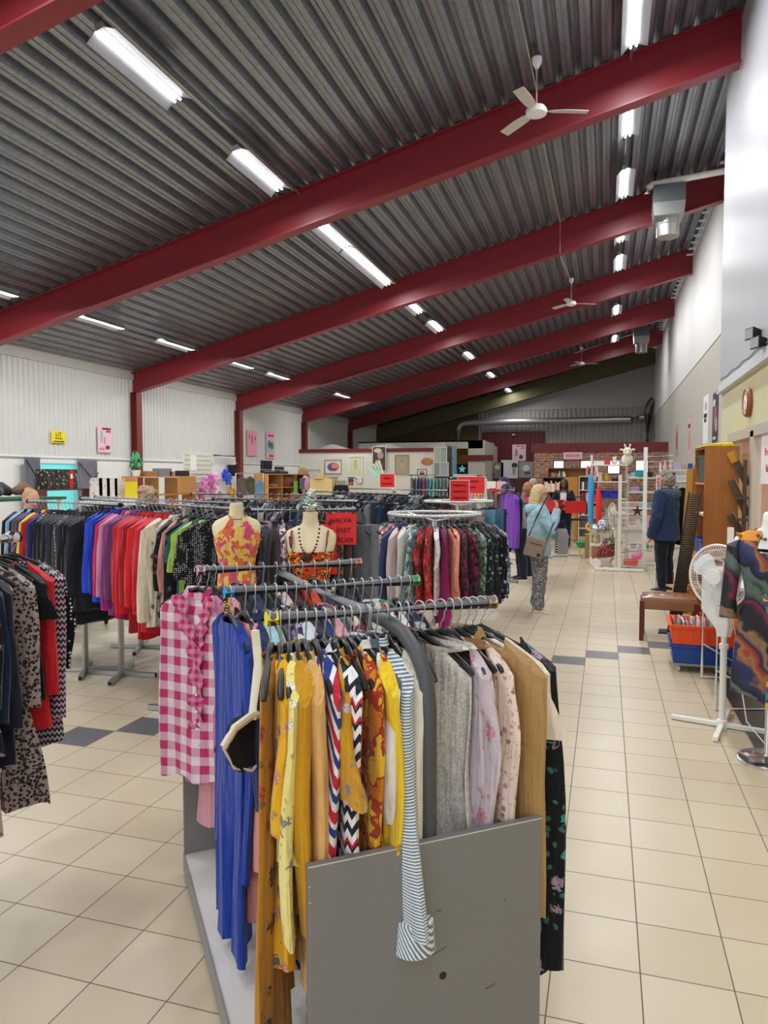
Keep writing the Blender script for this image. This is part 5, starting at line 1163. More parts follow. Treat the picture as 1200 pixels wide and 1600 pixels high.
poster('yellow UT exit sign with arrow on the left corrugated wall', (XL+.03, 12.12, 2.51), .4, .24, '+x', 'f0d81e', (), (('UT', 0, .18, .13, '1c1408'), ('~7', 0, -.13, .05, '3c3010')), name='exit_sign')
o = [x for x in COL.objects if 'UT exit' in str(x.get('label', ''))][0]; MB().prism([(-.15, -.0052, -.1), (.1, -.0052, -.1), (.1, -.0052, -.112), (.16, -.0052, -.09), (.1, -.0052, -.068), (.1, -.0052, -.08), (-.15, -.0052, -.08)], (0, -.001, 0)).build('arrow', M['ink'], o)
PT = (('~6', .12, .4, .08, '402030'), ('~3', .25, .3, .08, 'd03050'))
poster('pink poster beside the UT sign on the left corrugated wall', (XL+.03, 13.53, 2.53), .46, .58, '+x', 'f0c0cc', ((-.22, .1, .2, .5, '8cc0c4'), (.0, -.05, .08, .35, 'b08890'), (.2, -.3, .3, .15, '4a4c58'), (-.2, -.36, .4, .1, 'd0907c')), PT)
poster('pink poster with dancing figure on the left wall third bay', (XL+.03, 20.5, 2.74), .66, .78, '+x', 'eca0b4', ((0, .15, .1, .4, '983848'), (-.25, .25, .1, .15, '983848'), (.3, .2, .1, .15, '983848')))
poster('pink and light blue poster right of the dancing-figure poster', (XL+.03, 21.8, 2.72), .62, .84, '+x', 'e8a8b4', ((0, -.05, .9, .6, '94bcc4'), (-.15, .05, .3, .3, '4a6460'), (.15, 0, .3, .3, '4a6460'), (.1, -.4, .6, .1, 'c83c48')), (('~6', 0, .38, .1, 'c03c50'),))
# gold planks, cd tower, cardigan
for x0, dx, w_, lb in ((.9, .08, .13, 'broad gold-brown plank leaning against the left side of the cherry bookcase'), (.99, .06, .07, 'narrower gold-brown plank leaning behind the broad one')):
    m = MB(); m.rings([[(x0-.02, 9.75, 0), (x0+w_-.02, 9.75, 0), (x0+w_-.02, 9.79, 0), (x0-.02, 9.79, 0)], [(x0+dx, 9.86, 1.82), (x0+dx+w_, 9.86, 1.82), (x0+dx+w_, 9.9, 1.82), (x0+dx, 9.9, 1.82)]]); tag(m.build('plank', M['teak']), lb, 'plank')
t = thing('cd_tower', 'tall black slotted plastic tower with square foot, leaning right before the person in parka', 'tower', (.74, 8.5, 0), R(-6)); bp = M['black']
dxt = .19
for s in (-1, 1):
    MB().rings([[(s*.06-.008, -.05, .03), (s*.06+.008, -.05, .03), (s*.06+.008, .05, .03), (s*.06-.008, .05, .03)], [(s*.06-.008+dxt, -.05, 1.56), (s*.06+.008+dxt, -.05, 1.56), (s*.06+.008+dxt, .05, 1.56), (s*.06-.008+dxt, .05, 1.56)]]).build('side_rail', bp, t)
for i in range(60):
    z = .06+i*.0247; MB().b2((-.055+dxt*(z-.03)/1.53, -.05, z), (.055+dxt*(z-.03)/1.53, .05, z+.0135)).build('rung', bp, t)
MB().rings([[(-.16, -.1, 0), (.2, -.1, 0), (.2, .1, 0), (-.16, .1, 0)], [(-.15, -.09, .02), (.18, -.09, .02), (.18, .09, .02), (-.15, .09, .02)]]).build('foot', bp, t)
rk = thing('garment_stand', 'white wall-side garment stand holding the black cardigan', 'garment stand', (1.15, 11.9, 0))
MB().tube([(-.4, 0, 1.62), (.35, 0, 1.62)], .018, 10).build('rail', M['white'], rk, smooth=True); MB().b2((-.4, -.1, 1.64), (.35, .1, 1.67)).build('top_shelf', M['white'], rk)
for x in (-.39, .34): MB().tube([(x, 0, 0), (x, 0, 1.64)], .016, 8).build('post', M['white'], rk, smooth=True)
pc = Vector((1.12, 11.85, 1.62)); garment('cardigan', F('plain', '0e0e12'), pc, R(-15), 'black knit cardigan on a hanger right of the person in the navy parka', L=.85, s_L=.8, w=.22); hanger(pc, R(-15), 'black hanger carrying the black knit cardigan by the parka', 'cardigan hanger')
tag(MB().rings([[(-.2, -.09, 0), (.2, -.09, 0), (.2, .09, 0), (-.2, .09, 0)], [(-.19, -.08, .05), (.19, -.08, .05), (.19, .08, .06), (-.19, .08, .06)]]).build('folded_textile', F('stripeh', '9cb0bc', 'c8d0d4', s=3), None, (1.15, 11.9, 1.672)), 'folded pale blue textile on the shelf above the black cardigan', 'textile')
# leather stool
t = thing('footstool', 'brown tufted leather footstool with dark red wooden legs', 'stool', (.66, 8.2, 0), R(-4)); lea = mat('brown_leather', '8a5a3c', .3, 0, .1, 9, .15, coat=.2); lg = mat('oxblood_wood', '5c1814', .35)
m = MB(); N1, N2 = 22, 16; vs = []; 
for j in range(N2+1):
    for i in range(N1+1):
        x = -.27+.54*i/N1; y = -.2+.4*j/N2; u, v_ = x/.27, y/.2
        z = .455+.03*(1-u**4)*(1-v_**4)-.016*(math.exp(-((x%.18-.09)**2+(y%.2-.1)**2)/.0006))
        vs.append((x, y, z))
m.add(vs, [(j*(N1+1)+i, j*(N1+1)+i+1, (j+1)*(N1+1)+i+1, (j+1)*(N1+1)+i) for j in range(N2) for i in range(N1)])
cu = m.build('cushion_top', lea, t, smooth=True); MB().rings([[(-.265, -.195, .33), (.265, -.195, .33), (.265, .195, .33), (-.265, .195, .33)], [(-.275, -.205, .4), (.275, -.205, .4), (.275, .205, .4), (-.275, .205, .4)], [(-.268, -.198, .457), (.268, -.198, .457), (.268, .198, .457), (-.268, .198, .457)]]).build('upholstery', lea, t, smooth=True, bevel=.01)
for x in (-.265, .265):
    for y in (-.19, .19): MB().prism([(x-.022, y-.022, 0), (x+.022, y-.022, 0), (x+.022, y+.022, 0), (x-.022, y+.022, 0)], (0, 0, .42)).build('leg', lg, t, bevel=.004)
# crates on a dolly
dl = thing('dolly', 'low grey dolly with castors under the blue crate', 'dolly', (.84, 7.0, 0)); MB().b2((-.24, -.2, .06), (.26, .24, .08)).build('platform', mat('dolly_grey', '8c8c8c', .5), dl)
for x in (-.2, .22):
    for y in (-.16, .2): MB().lathe([(0, -.01), (.028, -.01), (.028, .01), (0, .01)], (x, y, .029), 14, 'x').build('castor', mat('castor_white', 'd0d0cc', .5), dl, smooth=True)
crate('crate', 'blue plastic crate standing on the dolly under the orange crate', 'crate', (.85, 7.02, .081), (.54, .46, .17), mat('crate_blue', '12459c', .4), R(-2))
crate('crate', 'orange plastic crate full of cases on top of the blue crate', 'crate', (.86, 7.0, .255), (.58, .48, .17), mat('crate_orange', 'f0501c', .4), R(-2))
for i in range(26):
    x = .62+.43*(i % 13)/12.5; y = 6.9+.2*(i//13); h = random.uniform(.15, .19)
    t_ = tag(MB().box((0, 0, h/2), (.012, .15, h)).build('plastic_case', mat('case', random.choice(['d8dcdc', 'b8c0c4', '9ca4a8', 'e8e8e4', '707880']), .25), None, (x, y, .27), (random.uniform(-.15, .15), random.uniform(-.12, .12), 0)), 'clear and grey plastic case standing upright in the orange crate', 'case', 'plastic cases in the orange crate')
# wooden chair
t = thing('folding_chair', 'light wooden folding chair behind the leather footstool', 'chair', (.98, 8.95, 0), R(-70)); 
for s in (-1, 1):
    MB().prism([(s*.2-.012, -.2, 0), (s*.2+.012, -.2, 0), (s*.2+.012, .12, .84), (s*.2-.012, .12, .84)], (0, .035, 0)).build('back_leg', M['oak'], t); MB().prism([(s*.17-.012, .2, 0), (s*.17+.012, .2, 0), (s*.17+.012, -.16, .5), (s*.17-.012, -.16, .5)], (0, .035, 0)).build('front_leg', M['oak'], t)
MB().b2((-.19, -.24, .44), (.19, .14, .46)).build('seat', M['oak'], t)
for z in (.6, .7, .78): MB().b2((-.19, .04+.1*(z-.6), z), (.19, .06+.1*(z-.6), z+.045)).build('back_slat', M['oak'], t)
# pedestal fan
def ped_fan(lab, loc, rz, H, old=False):
    t = thing('pedestal_fan', lab, 'fan', loc, rz); wp = mat('old_fan_plastic', 'd0ccb8', .4) if old else M['wplastic']
    b = MB()
    for a in (R(25), R(-65), R(115), R(205)):
        MB().box((.17*math.cos(a), .17*math.sin(a), .02), (.32, .034, .03), Matrix.Rotation(a, 3, 'Z')).build('foot', wp, t, bevel=.004)
    MB().lathe([(0, 0), (.035, .0), (.035, .05), (.022, .06), (.022, H*.52), (.03, H*.52), (.03, H*.55), (.018, H*.56), (.018, H-.3), (0, H-.3)], n=18).build('pole', wp, t, smooth=True)
    MB().rings([[(-.035, -.03, H-.42), (.035, -.03, H-.42), (.035, .03, H-.42), (-.035, .03, H-.42)], [(-.05, -.04, H-.33), (.05, -.04, H-.33), (.05, .04, H-.33), (-.05, .04, H-.33)], [(-.045, -.04, H-.14), (.045, -.04, H-.14), (.045, .04, H-.14), (-.045, .04, H-.14)], [(-.025, -.03, H-.06), (.025, -.03, H-.06), (.025, .03, H-.06), (-.025, .03, H-.06)]]).build('control_box', wp, t, bevel=.006)
    MB().lathe([(0, .17), (.045, .165), (.06, .12), (.062, .03), (.05, -.01), (0, -.02)], (0, .0, H), 22, 'y').build('motor', wp, t, smooth=True)
    for i in range(4): MB().ball((.0, -.042, H-.2-.025*i), .006, 8).build('button', M['black'], t)
    R_ = .215; cy = -.1
    hb = MB().lathe([(0, -.035), (.05, -.03), (.055, 0), (.05, .03), (0, .035)], (0, cy+.03, H), 20, 'y').build('hub', wp, t, smooth=True)
    for i in range(3):
        a0 = 2*PI*i/3+.5; rs = []
        for r_, wd in ((.045, .35), (.09, .5), (.14, .55), (.18, .42), (.195, .2)):
            ring = []
            for q, dy in ((-1, .022), (0, 0), (1, -.022), (1, -.019), (0, .003), (-1, .025)): a = a0+q*wd; ring.append((r_*math.cos(a), cy+.03+dy, H+r_*math.sin(a)))
            rs.append(ring)
        MB().rings(rs).build('blade', mat('fan_blade_white', 'e6e8e8', .35), t, smooth=True)
    m = MB(); nw = 72
    for sgn, dep in ((-1, -.055), (1, .06)):
        for i in range(nw):
            a = 2*PI*i/nw; tw = .25*sgn; pts = []
            for f, dd in ((.25, 1), (.55, .95), (.82, .7), (1, .0)): pts.append((R_*f*math.cos(a+tw*(1-f)), cy+dep*dd+.02, H+R_*f*math.sin(a+tw*(1-f))))
            m.tube(pts, .0013, 3)
        for f, dd in ((.6, .93), (.85, .64)): m.tube([(R_*f*math.cos(2*PI*k/48), cy+dep*dd+.02, H+R_*f*math.sin(2*PI*k/48)) for k in range(48)], .0015, 4, closed=True)
    m.build('guard_wires', wp, t, smooth=True)
    MB().tube([(R_*math.cos(2*PI*k/60), cy+.02, H+R_*math.sin(2*PI*k/60)) for k in range(60)], .007, 8, closed=True).build('guard_ring', wp, t, smooth=True)
    MB().lathe([(0, -.062), (.05, -.06), (.056, -.05), (.05, -.045), (0, -.045)], (0, cy+.02, H), 24, 'y').build('badge_disc', wp, t, smooth=True)
    return t
ped_fan('white pedestal fan with round wire guard and crossed feet by the footstool', (.79, 5.38, 0), R(-40), 1.05)
ped_fan('older cream pedestal fan standing before the white shop shelving', (.2, 13.9, 0), R(-75), 1.02, True)
m = MB().tube([(.83, 5.4, .8), (.87, 5.36, .6), (.9, 5.35, .3), (.93, 5.3, .08), (1.0, 5.1, .012), (1.3, 4.9, .01)], .005, 6); tag(m.build('power_cord', M['white'], smooth=True), 'white power cord hanging from the near pedestal fan to the floor', 'cord')
# white tube trestles with a board
for (a, b, lb) in (((.81, 6.65), (1.3, 6.75), 'white tubular trestle frame beside the blue crate'), ((.8, 5.76), (1.3, 5.9), 'white tubular trestle frame behind the near fan')):
    t = thing('trestle', lb, 'trestle', (a[0], a[1], 0), math.atan2(b[1]-a[1], b[0]-a[0])); L = math.hypot(b[0]-a[0], b[1]-a[1])
    for p in ([(0, 0, .012), (0, 0, .9)], [(L, 0, .012), (L, 0, .9)]): MB().tube(p, .012, 8).build('upright', M['white'], t)
    MB().tube([(0, 0, .012), (L, 0, .012)], .012, 8).build('floor_bar', M['white'], t); MB().tube([(0, 0, .9), (L, 0, .9)], .012, 8).build('top_bar', M['white'], t); MB().tube([(.0, 0, .3), (L, 0, .012)], .009, 6).build('brace', M['white'], t)
tb = thing('table_top', 'white board laid across the tubular trestles with red folded cloth', 'table', (1.1, 6.25, .915)); MB().b2((-.3, -.65, 0), (.35, .65, .025)).build('board', M['white'], tb)
MB().b2((-.33, -.66, -.28), (-.3, .2, .0)).build('apron', M['white'], tb)
tag(MB().b2((-.12, -.2, 0), (.15, .2, .05)).build('folded_cloth', F('stripeh', 'c0303c', 'e8dcdc', s=3), None, (1.08, 6.5, .942)), 'folded red and white cloth on the white trestle table', 'cloth')
mi = thing('leaning_mirror', 'narrow white-framed panel leaning upright left of the mannequin shoulder', 'mirror', (.955, 6.3, 1.02)); MB().b2((-.02, -.03, 0), (.02, .03, .3)).build('frame', M['white'], mi)
tag(MB().b2((0, 0, 0), (.55, 1.9, .006)).build('floor_mat', mat('dark_mat', '3c3a3c', .25), None, (.93, 5.0, .001)), 'dark grey mat on the floor under the trestles and mannequin', 'mat')
# dressed mannequin
mx, my = .955, 4.8
t = thing('mannequin', 'white headless mannequin on chrome stand at the right picture edge', 'mannequin', (mx, my, 0), R(-18)); wm = M['wplastic']
rs = []
for z, a, b, y in ((.62, .13, .09, 0), (.75, .165, .11, 0), (.86, .15, .1, 0), (1.0, .115, .085, 0), (1.1, .125, .1, -.01), (1.2, .15, .115, -.02), (1.28, .165, .1, -.01), (1.34, .175, .075, 0), (1.375, .16, .06, .0), (1.4, .1, .055, 0), (1.42, .062, .052, 0), (1.46, .054, .05, 0), (1.5, .052, .05, 0), (1.515, .04, .04, 0)): rs.append([(a*math.cos(2*PI*k/28), y+b*math.sin(2*PI*k/28), z) for k in range(28)])
MB().rings(rs).build('torso', wm, t, smooth=True)
for s in (-1, 1): MB().limb([(s*.165, 0, 1.33), (s*.2, .01, 1.12), (s*.21, -.02, .92)], [.045, .036, .03], 12).build('arm', wm, t, smooth=True)
MB().lathe([(0, 0), (.165, 0), (.165, .018), (.15, .03), (.025, .04), (.014, .06), (.014, .65), (0, .65)], n=36).build('stand', M['chrome'], t, smooth=True)
g = G('sunset_print'); tc = g.n('TexCoord'); x_, y_, z_ = g.sep(tc.outputs['Object'])
sw_ = g.noise(g.vadd(tc.outputs['Object'], g.vscale(g.noise(tc.outputs['Object'], 3).outputs['Color'], .3)), 5, 2).outputs['Fac']
dg = g.math('ADD', g.math('ADD', g.math('MULTIPLY', x_, 1.1), z_), g.math('MULTIPLY', g.math('SUBTRACT', sw_, .5), .5))
rp_ = g.n('ValToRGB'); g.put(rp_.inputs[0], g.math('FRACT', g.math('MULTIPLY', dg, 1.5))); cr = rp_.color_ramp; cr.interpolation = 'EASE'
cols = [(0, '141218'), (.2, '1a1620'), (.3, '7c2048'), (.36, '20202c'), (.5, '5c7068'), (.56, '181820'), (.7, '232c58'), (.76, 'a06a38'), (.8, '94382c'), (.86, '30203c'), (.94, '8c6c50')]
cr.elements[0].color = (*lin(cols[0][1]), 1); cr.elements[1].position = 1; cr.elements[1].color = (*lin('141218'), 1)
for p, c in cols[1:]: e = cr.elements.new(p); e.color = (*lin(c), 1)
yel = g.math('GREATER_THAN', z_, 1.345); c2 = g.mix(yel, rp_.outputs[0], lin('e0901c'))
g.put(g.b.inputs['Base Color'], c2); g.b.inputs['Roughness'].default_value = .55
dr = thing('wrap_dress', 'dark multicoloured wrap dress with knotted waist on the white mannequin', 'dress', (mx, my, 0), R(-18)); dm = g.m
rs = []; N = 44
for z, a, b, fl_ in ((.43, .21, .16, .03), (.55, .2, .15, .028), (.7, .185, .135, .02), (.85, .175, .125, .012), (.97, .14, .105, .008), (1.02, .135, .102, .006), (1.1, .145, .115, .004), (1.2, .165, .13, .003), (1.28, .182, .118, 0), (1.34, .19, .09, 0), (1.385, .168, .07, 0), (1.405, .12, .062, 0)):
    r = []
    for k in range(N):
        an = 2*PI*k/N; q = fl_*math.sin(5*an+z*3); vx = a*math.cos(an)*(1+q/a); vy = b*math.sin(an)*(1+q/b)-(.02 if 1.05 < z < 1.3 else 0)
        fr_ = max(0, -math.sin(an))**6*abs(1-0) ; zz = z-(.19*max(0, 1-abs(math.cos(an))*2.6) if (math.sin(an) < 0 and z > 1.3) else 0)-(.07*max(0, math.cos(an+.6)) if z < .5 else 0)
        r.append((vx, vy, zz))
    rs.append(r)
MB().rings(rs, False, False).build('bodice_and_skirt', dm, dr, smooth=True)
for s in (-1, 1): MB().tube([(s*.165, 0, 1.375), (s*.19, 0, 1.3), (s*.215, .01, 1.12), (s*.225, -.015, .98), (s*.228, -.03, .86)], [.035, .058, .05, .046, .05], 14).build('sleeve', dm, dr, smooth=True)
m = MB(); m.tube([(-.03, -.115, 1.05), (.0, -.135, 1.0), (.03, -.125, .9), (.06, -.16, .7), (.05, -.17, .5), (.06, -.17, .4)], [.02, .03, .03, .045, .06, .075], 12, flat=.4); m.build('hanging_drape', F('stripeh', '6c3a9c', 'e0b828', '3c9c58', .55), dr, smooth=True)
MB().ball((.0, -.128, 1.02), (.035, .02, .028), 12).build('waist_knot', dm, dr, smooth=True)
MB().rings([[(.13*math.cos(a), -.02+.09*math.sin(a), z) for a in [2*PI*k/24 for k in range(24)]] for z in (1.15, 1.3)]).build('black_inset', F('plain', '0c0c0e'), dr, smooth=True)
nk = thing('bead_necklace', 'mauve bead necklace around the white mannequin neck', 'necklace', (mx, my, 0), R(-18))
for k in range(20):
    a = 2*PI*k/20; MB().ball((.085*math.cos(a), -.012+.085*math.sin(a)*(.75 if math.sin(a) > 0 else 1.02), 1.405-.05*max(0, -math.sin(a))), .0115, 8).build('bead', mat('mauve_bead', '6c545c', .35), nk, smooth=True)

# ---------------- far right: white shelving, toys, books ----------------
def shelf_unit(lab, x0, x1, y0, y1, H, zs, m, name='shelving_unit', back=None, sides=True, post=.04):
    t = thing(name, lab, 'shelving' if name == 'shelving_unit' else 'bookcase', (x0, y0, 0)); W = x1-x0; D = y1-y0
    if D > W*1.5: t.location = (x1, y0, 0); t.rotation_euler = (0, 0, PI/2); W, D = D, W
    if sides:
        for x in (0, W-.02): MB().b2((x, 0, 0), (x+.02, D, H)).build('side_panel', m, t)
    else:
        for x in (0, W-post):
            o = MB().b2((x, D-.05, 0), (x+post, D-.01, H)).build('upright', m, t); s_ = MB()
            for i in range(int(H/.06)): s_.b2((x+post/2-.004, D-.052, .03+i*.06), (x+post/2+.004, D-.0495, .06+i*.06))
            tag(s_.build('slots', mat('slot_dark', '8c8a80', .6), o), kind='stuff')
            MB().b2((x, -.05, .02), (x+post, D, .06)).build('foot', m, t)
    if back: MB().b2((0, D-.012, .1), (W, D, H)).build('back_panel', back, t)
    for z in zs: MB().b2((.015, .0, z-.022), (W-.015, D-.012, z)).build('shelf', m, t)
    return t
wl_ = mat('cream_metal', 'e2decf', .5)
shelf_unit('white slotted shop shelving with toys and folded goods behind the cream fan', -.3, .42, 15, 15.45, 2.15, (.35, .9, 1.28, 1.62, 1.95), wl_, sides=False)
shelf_unit('white slotted shop shelving directly left of the person in the parka', .42, 1.0, 15.0, 15.45, 1.75, (.3, .75, 1.1, 1.42, 1.7), wl_, sides=False)
shelf_unit('white shelving with trinkets, right of the parka person above the cardigan', 1.05, 1.95, 15.6, 16.0, 2.0, (.5, .95, 1.35, 1.62, 1.85), wl_, sides=False)
t = thing('display_post', 'tall white slotted post rising above the toys with wire arms', 'post', (.73, 14.9, 0)); MB().b2((-.035, -.02, 0), (.035, .02, 2.28)).build('upright', M['white'], t); MB().box((0, 0, .03), (.9, .05, .04)).build('foot', M['white'], t)
for i in range(3): MB().tube([(.03, 0, 2.1-.1*i), (.5, .05, 2.12-.1*i)], .007, 6).build('arm', M['white'], t)
t = thing('display_post', 'shorter white T-foot stand with slotted post by the toy pram', 'post', (.25, 13.75, 0)); MB().b2((-.03, -.02, 0), (.03, .02, 1.75)).build('upright', wl_, t); MB().box((0, 0, .03), (.85, .06, .05)).build('foot', M['white'], t, bevel=.008)
def wire_basket(lab, x0, x1, y0, y1, z0, h):
    t = thing('wire_basket', lab, 'basket', (x0, y0, z0)); W = x1-x0; D = y1-y0; m = MB(); n = int(W/.03)
    for i in range(n+1):
        x = W*i/n; m.tube([(x, 0, h), (x, 0, 0), (x, D, 0), (x, D, h)], .003, 4)
    for z in (0, h*.5, h): m.tube([(0, 0, z), (W, 0, z), (W, D, z), (0, D, z)], .005, 5, closed=True)
    m.build('wire_mesh', M['white'], t)
for i, (z, l) in enumerate(((.08, 'lowest'), (.42, 'second'), (.75, 'third'), (1.02, 'top'))): wire_basket('white wire basket, %s of the stack left of the person in the parka' % l, .3, .72, 13.9, 14.3, z, .22)
random.seed(11)
goods = [('paper', 'white'), ('pinkp', 'pink')]
gc = [('white', 'e8e6e0'), ('pink', 'e49ab0'), ('teal', '30a8b8'), ('dark blue', '2c3c90'), ('red', 'c8303c'), ('pale blue', 'a8c8d8'), ('black', '202024'), ('beige', 'c8b898'), ('grey', '90949c'), ('lilac', 'b0a0c8'), ('green', '58945c'), ('yellow', 'e0b84c')]
def items_on(x0, x1, y, z, n, nm, where, hmax, grp):
    x = x0; k = 0
    while x < x1-.04 and k < n:
        cn, cc = random.choice(gc); w_ = random.uniform(.06, .16); h = random.uniform(.4, 1)*hmax; d_ = random.uniform(.1, .25); k += 1
        kind = random.choice(nm); mt = mat('goods', cc, .5)
        if x+w_ > x1: break
        if kind == 'box': o = MB().b2((0, 0, 0), (w_, d_, h)).build('box', mt, None, (x, y, z), bevel=.004)
        elif kind == 'bowl': o = MB().lathe([(0, 0), (w_*.3, 0), (w_*.5, h*.6), (w_*.47, h*.6), (w_*.28, .01), (0, .01)], n=16).build('bowl', mt, None, (x+w_/2, y+.12, z), smooth=True)
        elif kind == 'vase': o = MB().lathe([(0, 0), (w_*.3, 0), (w_*.42, h*.35), (w_*.2, h*.75), (w_*.26, h), (w_*.2, h), (w_*.15, h*.75), (0, .02)], n=16).build('vase', mt, None, (x+w_/2, y+.12, z), smooth=True)
        elif kind == 'stack':
            o = MB().b2((0, 0, 0), (w_*1.3, d_, h*.2)).b2((.01, .01, h*.2), (w_*1.25, d_-.01, h*.38)).b2((0, 0, h*.38), (w_*1.28, d_, h*.6)).build('folded_textile', mt, None, (x, y, z), bevel=.006)
        else: o = MB().ball((0, 0, h*.35), (w_*.45, w_*.35, h*.35), 12).ball((0, -.01, h*.78), (w_*.3, w_*.28, h*.24), 12).ball((-w_*.22, 0, h), w_*.1, 8).ball((w_*.22, 0, h), w_*.1, 8).build('soft_toy', F('plain', cc), None, (x+w_/2, y+.12, z+.005), smooth=True)
        tag(o, '%s %s among the goods on the %s' % (cn, {'folded_textile': 'folded textile', 'soft_toy': 'soft toy'}.get(o.name.split('.')[0], kind), where), {'stack': 'textile', 'toy': 'toy'}.get(kind, kind), '%s %s goods on the %s' % (cn, kind, where))
        x += w_*(1.35 if kind == 'stack' else 1.1)+.01
sh_a = [(.35, 'bottom shelf behind the cream fan'), (.9, 'lower shelf behind the cream fan'), (1.28, 'middle shelf behind the cream fan'), (1.62, 'upper shelf behind the cream fan'), (1.95, 'top shelf behind the cream fan')]
for z, w_ in sh_a: items_on(-.24, .38, 15.1, z, 6, ['box', 'box', 'stack', 'toy'], w_, .24, '')
for z, w_ in ((.3, 'bottom shelf left of the parka'), (.75, 'low shelf left of the parka'), (1.1, 'third shelf left of the parka'), (1.42, 'fourth shelf left of the parka'), (1.7, 'top shelf left of the parka')): items_on(.47, .97, 15.1, z, 5, ['box', 'stack', 'bowl'], w_, .22, '')
for z, w_ in ((.95, 'low trinket shelf on the right'), (1.35, 'middle trinket shelf on the right'), (1.62, 'upper trinket shelf on the right'), (1.85, 'top trinket shelf on the right')): items_on(1.1, 1.92, 15.7, z, 9, ['vase', 'bowl', 'box', 'vase', 'toy'], w_, .2, '')
# plush animal, teal pot, blue crate
t = thing('plush_giraffe', 'large cream plush animal with two horns sitting on top of the shelving', 'soft toy', (.4, 15.1, 1.955), R(0)); pl = F('plain', 'e8e4cc')
MB().ball((0, 0, .1), (.11, .09, .11), 16).build('body', pl, t, smooth=True); MB().ball((0, -.05, .25), (.085, .08, .085), 16).ball((0, -.12, .22), (.05, .045, .04), 12).build('head', pl, t, smooth=True)
for s in (-1, 1):
    MB().limb([(s*.035, -.03, .32), (s*.05, -.03, .385)], [.012, .017], 8).build('horn', pl, t, smooth=True); MB().ball((s*.11, -.03, .29), (.04, .012, .02), 10).build('ear', pl, t, smooth=True); MB().ball((s*.035, -.125, .265), .009, 8).build('eye', M['black'], t, smooth=True)
tag(MB().lathe([(0, 0), (.07, 0), (.09, .1), (.1, .12), (.095, .12), (.08, .1), (0, .02)], n=20).build('pot', mat('teal_enamel', '18a4b4', .3), None, (.64, 15.05, 1.72), smooth=True), 'bright teal pot beside the plush animal on the white shelving', 'pot')
crate('storage_tray', 'deep blue and violet patterned tray on the shelf behind the cream fan', 'tray', (.03, 14.97, 1.282), (.5, .2, .16), F('swirl', '2838a0', '5048b0', '20307c', 2))
# hanging inflatables, foil, pram, wheelbarrow
t = thing('inflatable_toy', 'long blue and green inflatable toy hanging at the left end of the shelving', 'inflatable', (-.28, 14.9, 0)); MB().limb([(0, 0, 1.72), (.01, 0, 1.5), (0, .0, 1.2), (.01, 0, .82)], [.05, .065, .06, .055], 14).build('body', F('dots', '4c9cdc', '68c050', s=.5), t, smooth=True); MB().tube([(.07*math.cos(a), 0, .72+.07*math.sin(a)) for a in [2*PI*k/18 for k in range(18)]], .025, 8, closed=True).build('ring', mat('yellow_vinyl', 'f0b818', .4), t, smooth=True)
tag(MB().limb([(-.14, 14.8, 1.5), (-.13, 14.8, 1.35), (-.12, 14.8, 1.1), (-.12, 14.8, .85)], [.02, .06, .055, .06], 14).build('inflatable_toy', mat('red_vinyl', 'e02820', .3), smooth=True), 'red inflatable toy hanging beside the blue and green one', 'inflatable')
m = MB(); random.seed(2)
for i in range(7): m.ball((random.uniform(-.18, .18), random.uniform(-.08, .08), random.uniform(-.12, .12)), random.uniform(.09, .14), 8)
o = m.build('foil_bag', mat('silver_foil', 'c4c8cc', .2, .9), None, (0.0, 14.6, .72), smooth=False); remesh(o, .02, 0, .05, .06); tag(o, 'crumpled silver foil bag hanging above the toy pram', 'bag')
t = thing('toy_pram', 'toy pram with dark red frame and white-rimmed wheels at the aisle end', 'toy pram', (.03, 14.3, 0), R(8)); rf = mat('pram_red', '7c2418', .4)
for x in (-.2, .17):
    for y in (-.13, .13):
        wv = MB().lathe([(.045, -.018), (.085, -.018), (.09, 0), (.085, .018), (.045, .018)], (x, y, .092), 24, 'y').build('wheel', mat('wheel_white', 'f0eee8', .5), t, smooth=True); MB().lathe([(0, -.012), (.05, -.015), (.05, .015), (0, .012)], (x, y, .092), 20, 'y').build('hub', mat('hub_navy', '20283c', .4), wv, smooth=True)
for y in (-.11, .11):
    MB().tube([(-.24, y, .15), (-.1, y, .2), (.1, y, .22), (.24, y, .35)], .012, 8).build('frame_tube', rf, t, smooth=True); MB().tube([(-.24, y, .15), (-.15, y, .32), (.02, y, .52), (.1, y, .55)], .011, 8).build('frame_tube', rf, t, smooth=True)
MB().rings([[(-.2, -.11, .2), (.2, -.11, .24), (.2, .11, .24), (-.2, .11, .2)], [(-.16, -.12, .32), (.25, -.12, .4), (.25, .12, .4), (-.16, .12, .32)], [(.0, -.1, .42), (.26, -.1, .5), (.26, .1, .5), (.0, .1, .42)]]).build('seat_cover', F('swirl', '3c2c3c', 'c8502c', '28384c', 2.5), t, smooth=True)
t = thing('toy_wheelbarrow', 'green toy wheelbarrow with yellow legs on the floor beside the pram', 'toy wheelbarrow', (-.42, 16.0, 0), R(5)); gp = mat('green_plastic', '20a468', .4)
MB().rings([[(-.12, -.08, .2), (.12, -.08, .2), (.12, .08, .2), (-.12, .08, .2)], [(-.2, -.15, .32), (.22, -.15, .32), (.22, .15, .32), (-.2, .15, .32)], [(-.18, -.13, .32), (.2, -.13, .32), (.2, .13, .32), (-.18, .13, .32)], [(-.1, -.07, .22), (.1, -.07, .22), (.1, .07, .22), (-.1, .07, .22)]]).build('tub', gp, t)
for y in (-.1, .1): MB().tube([(-.42, y, .5), (-.2, y, .32), (.1, y, .18)], .014, 8).build('handle', mat('handle_red', 'b84838', .5), t, smooth=True); MB().tube([(-.08, y, .2), (-.1, y, .0)], .016, 8).build('leg', mat('yellow_vinyl', 'f0b818', .4), t)
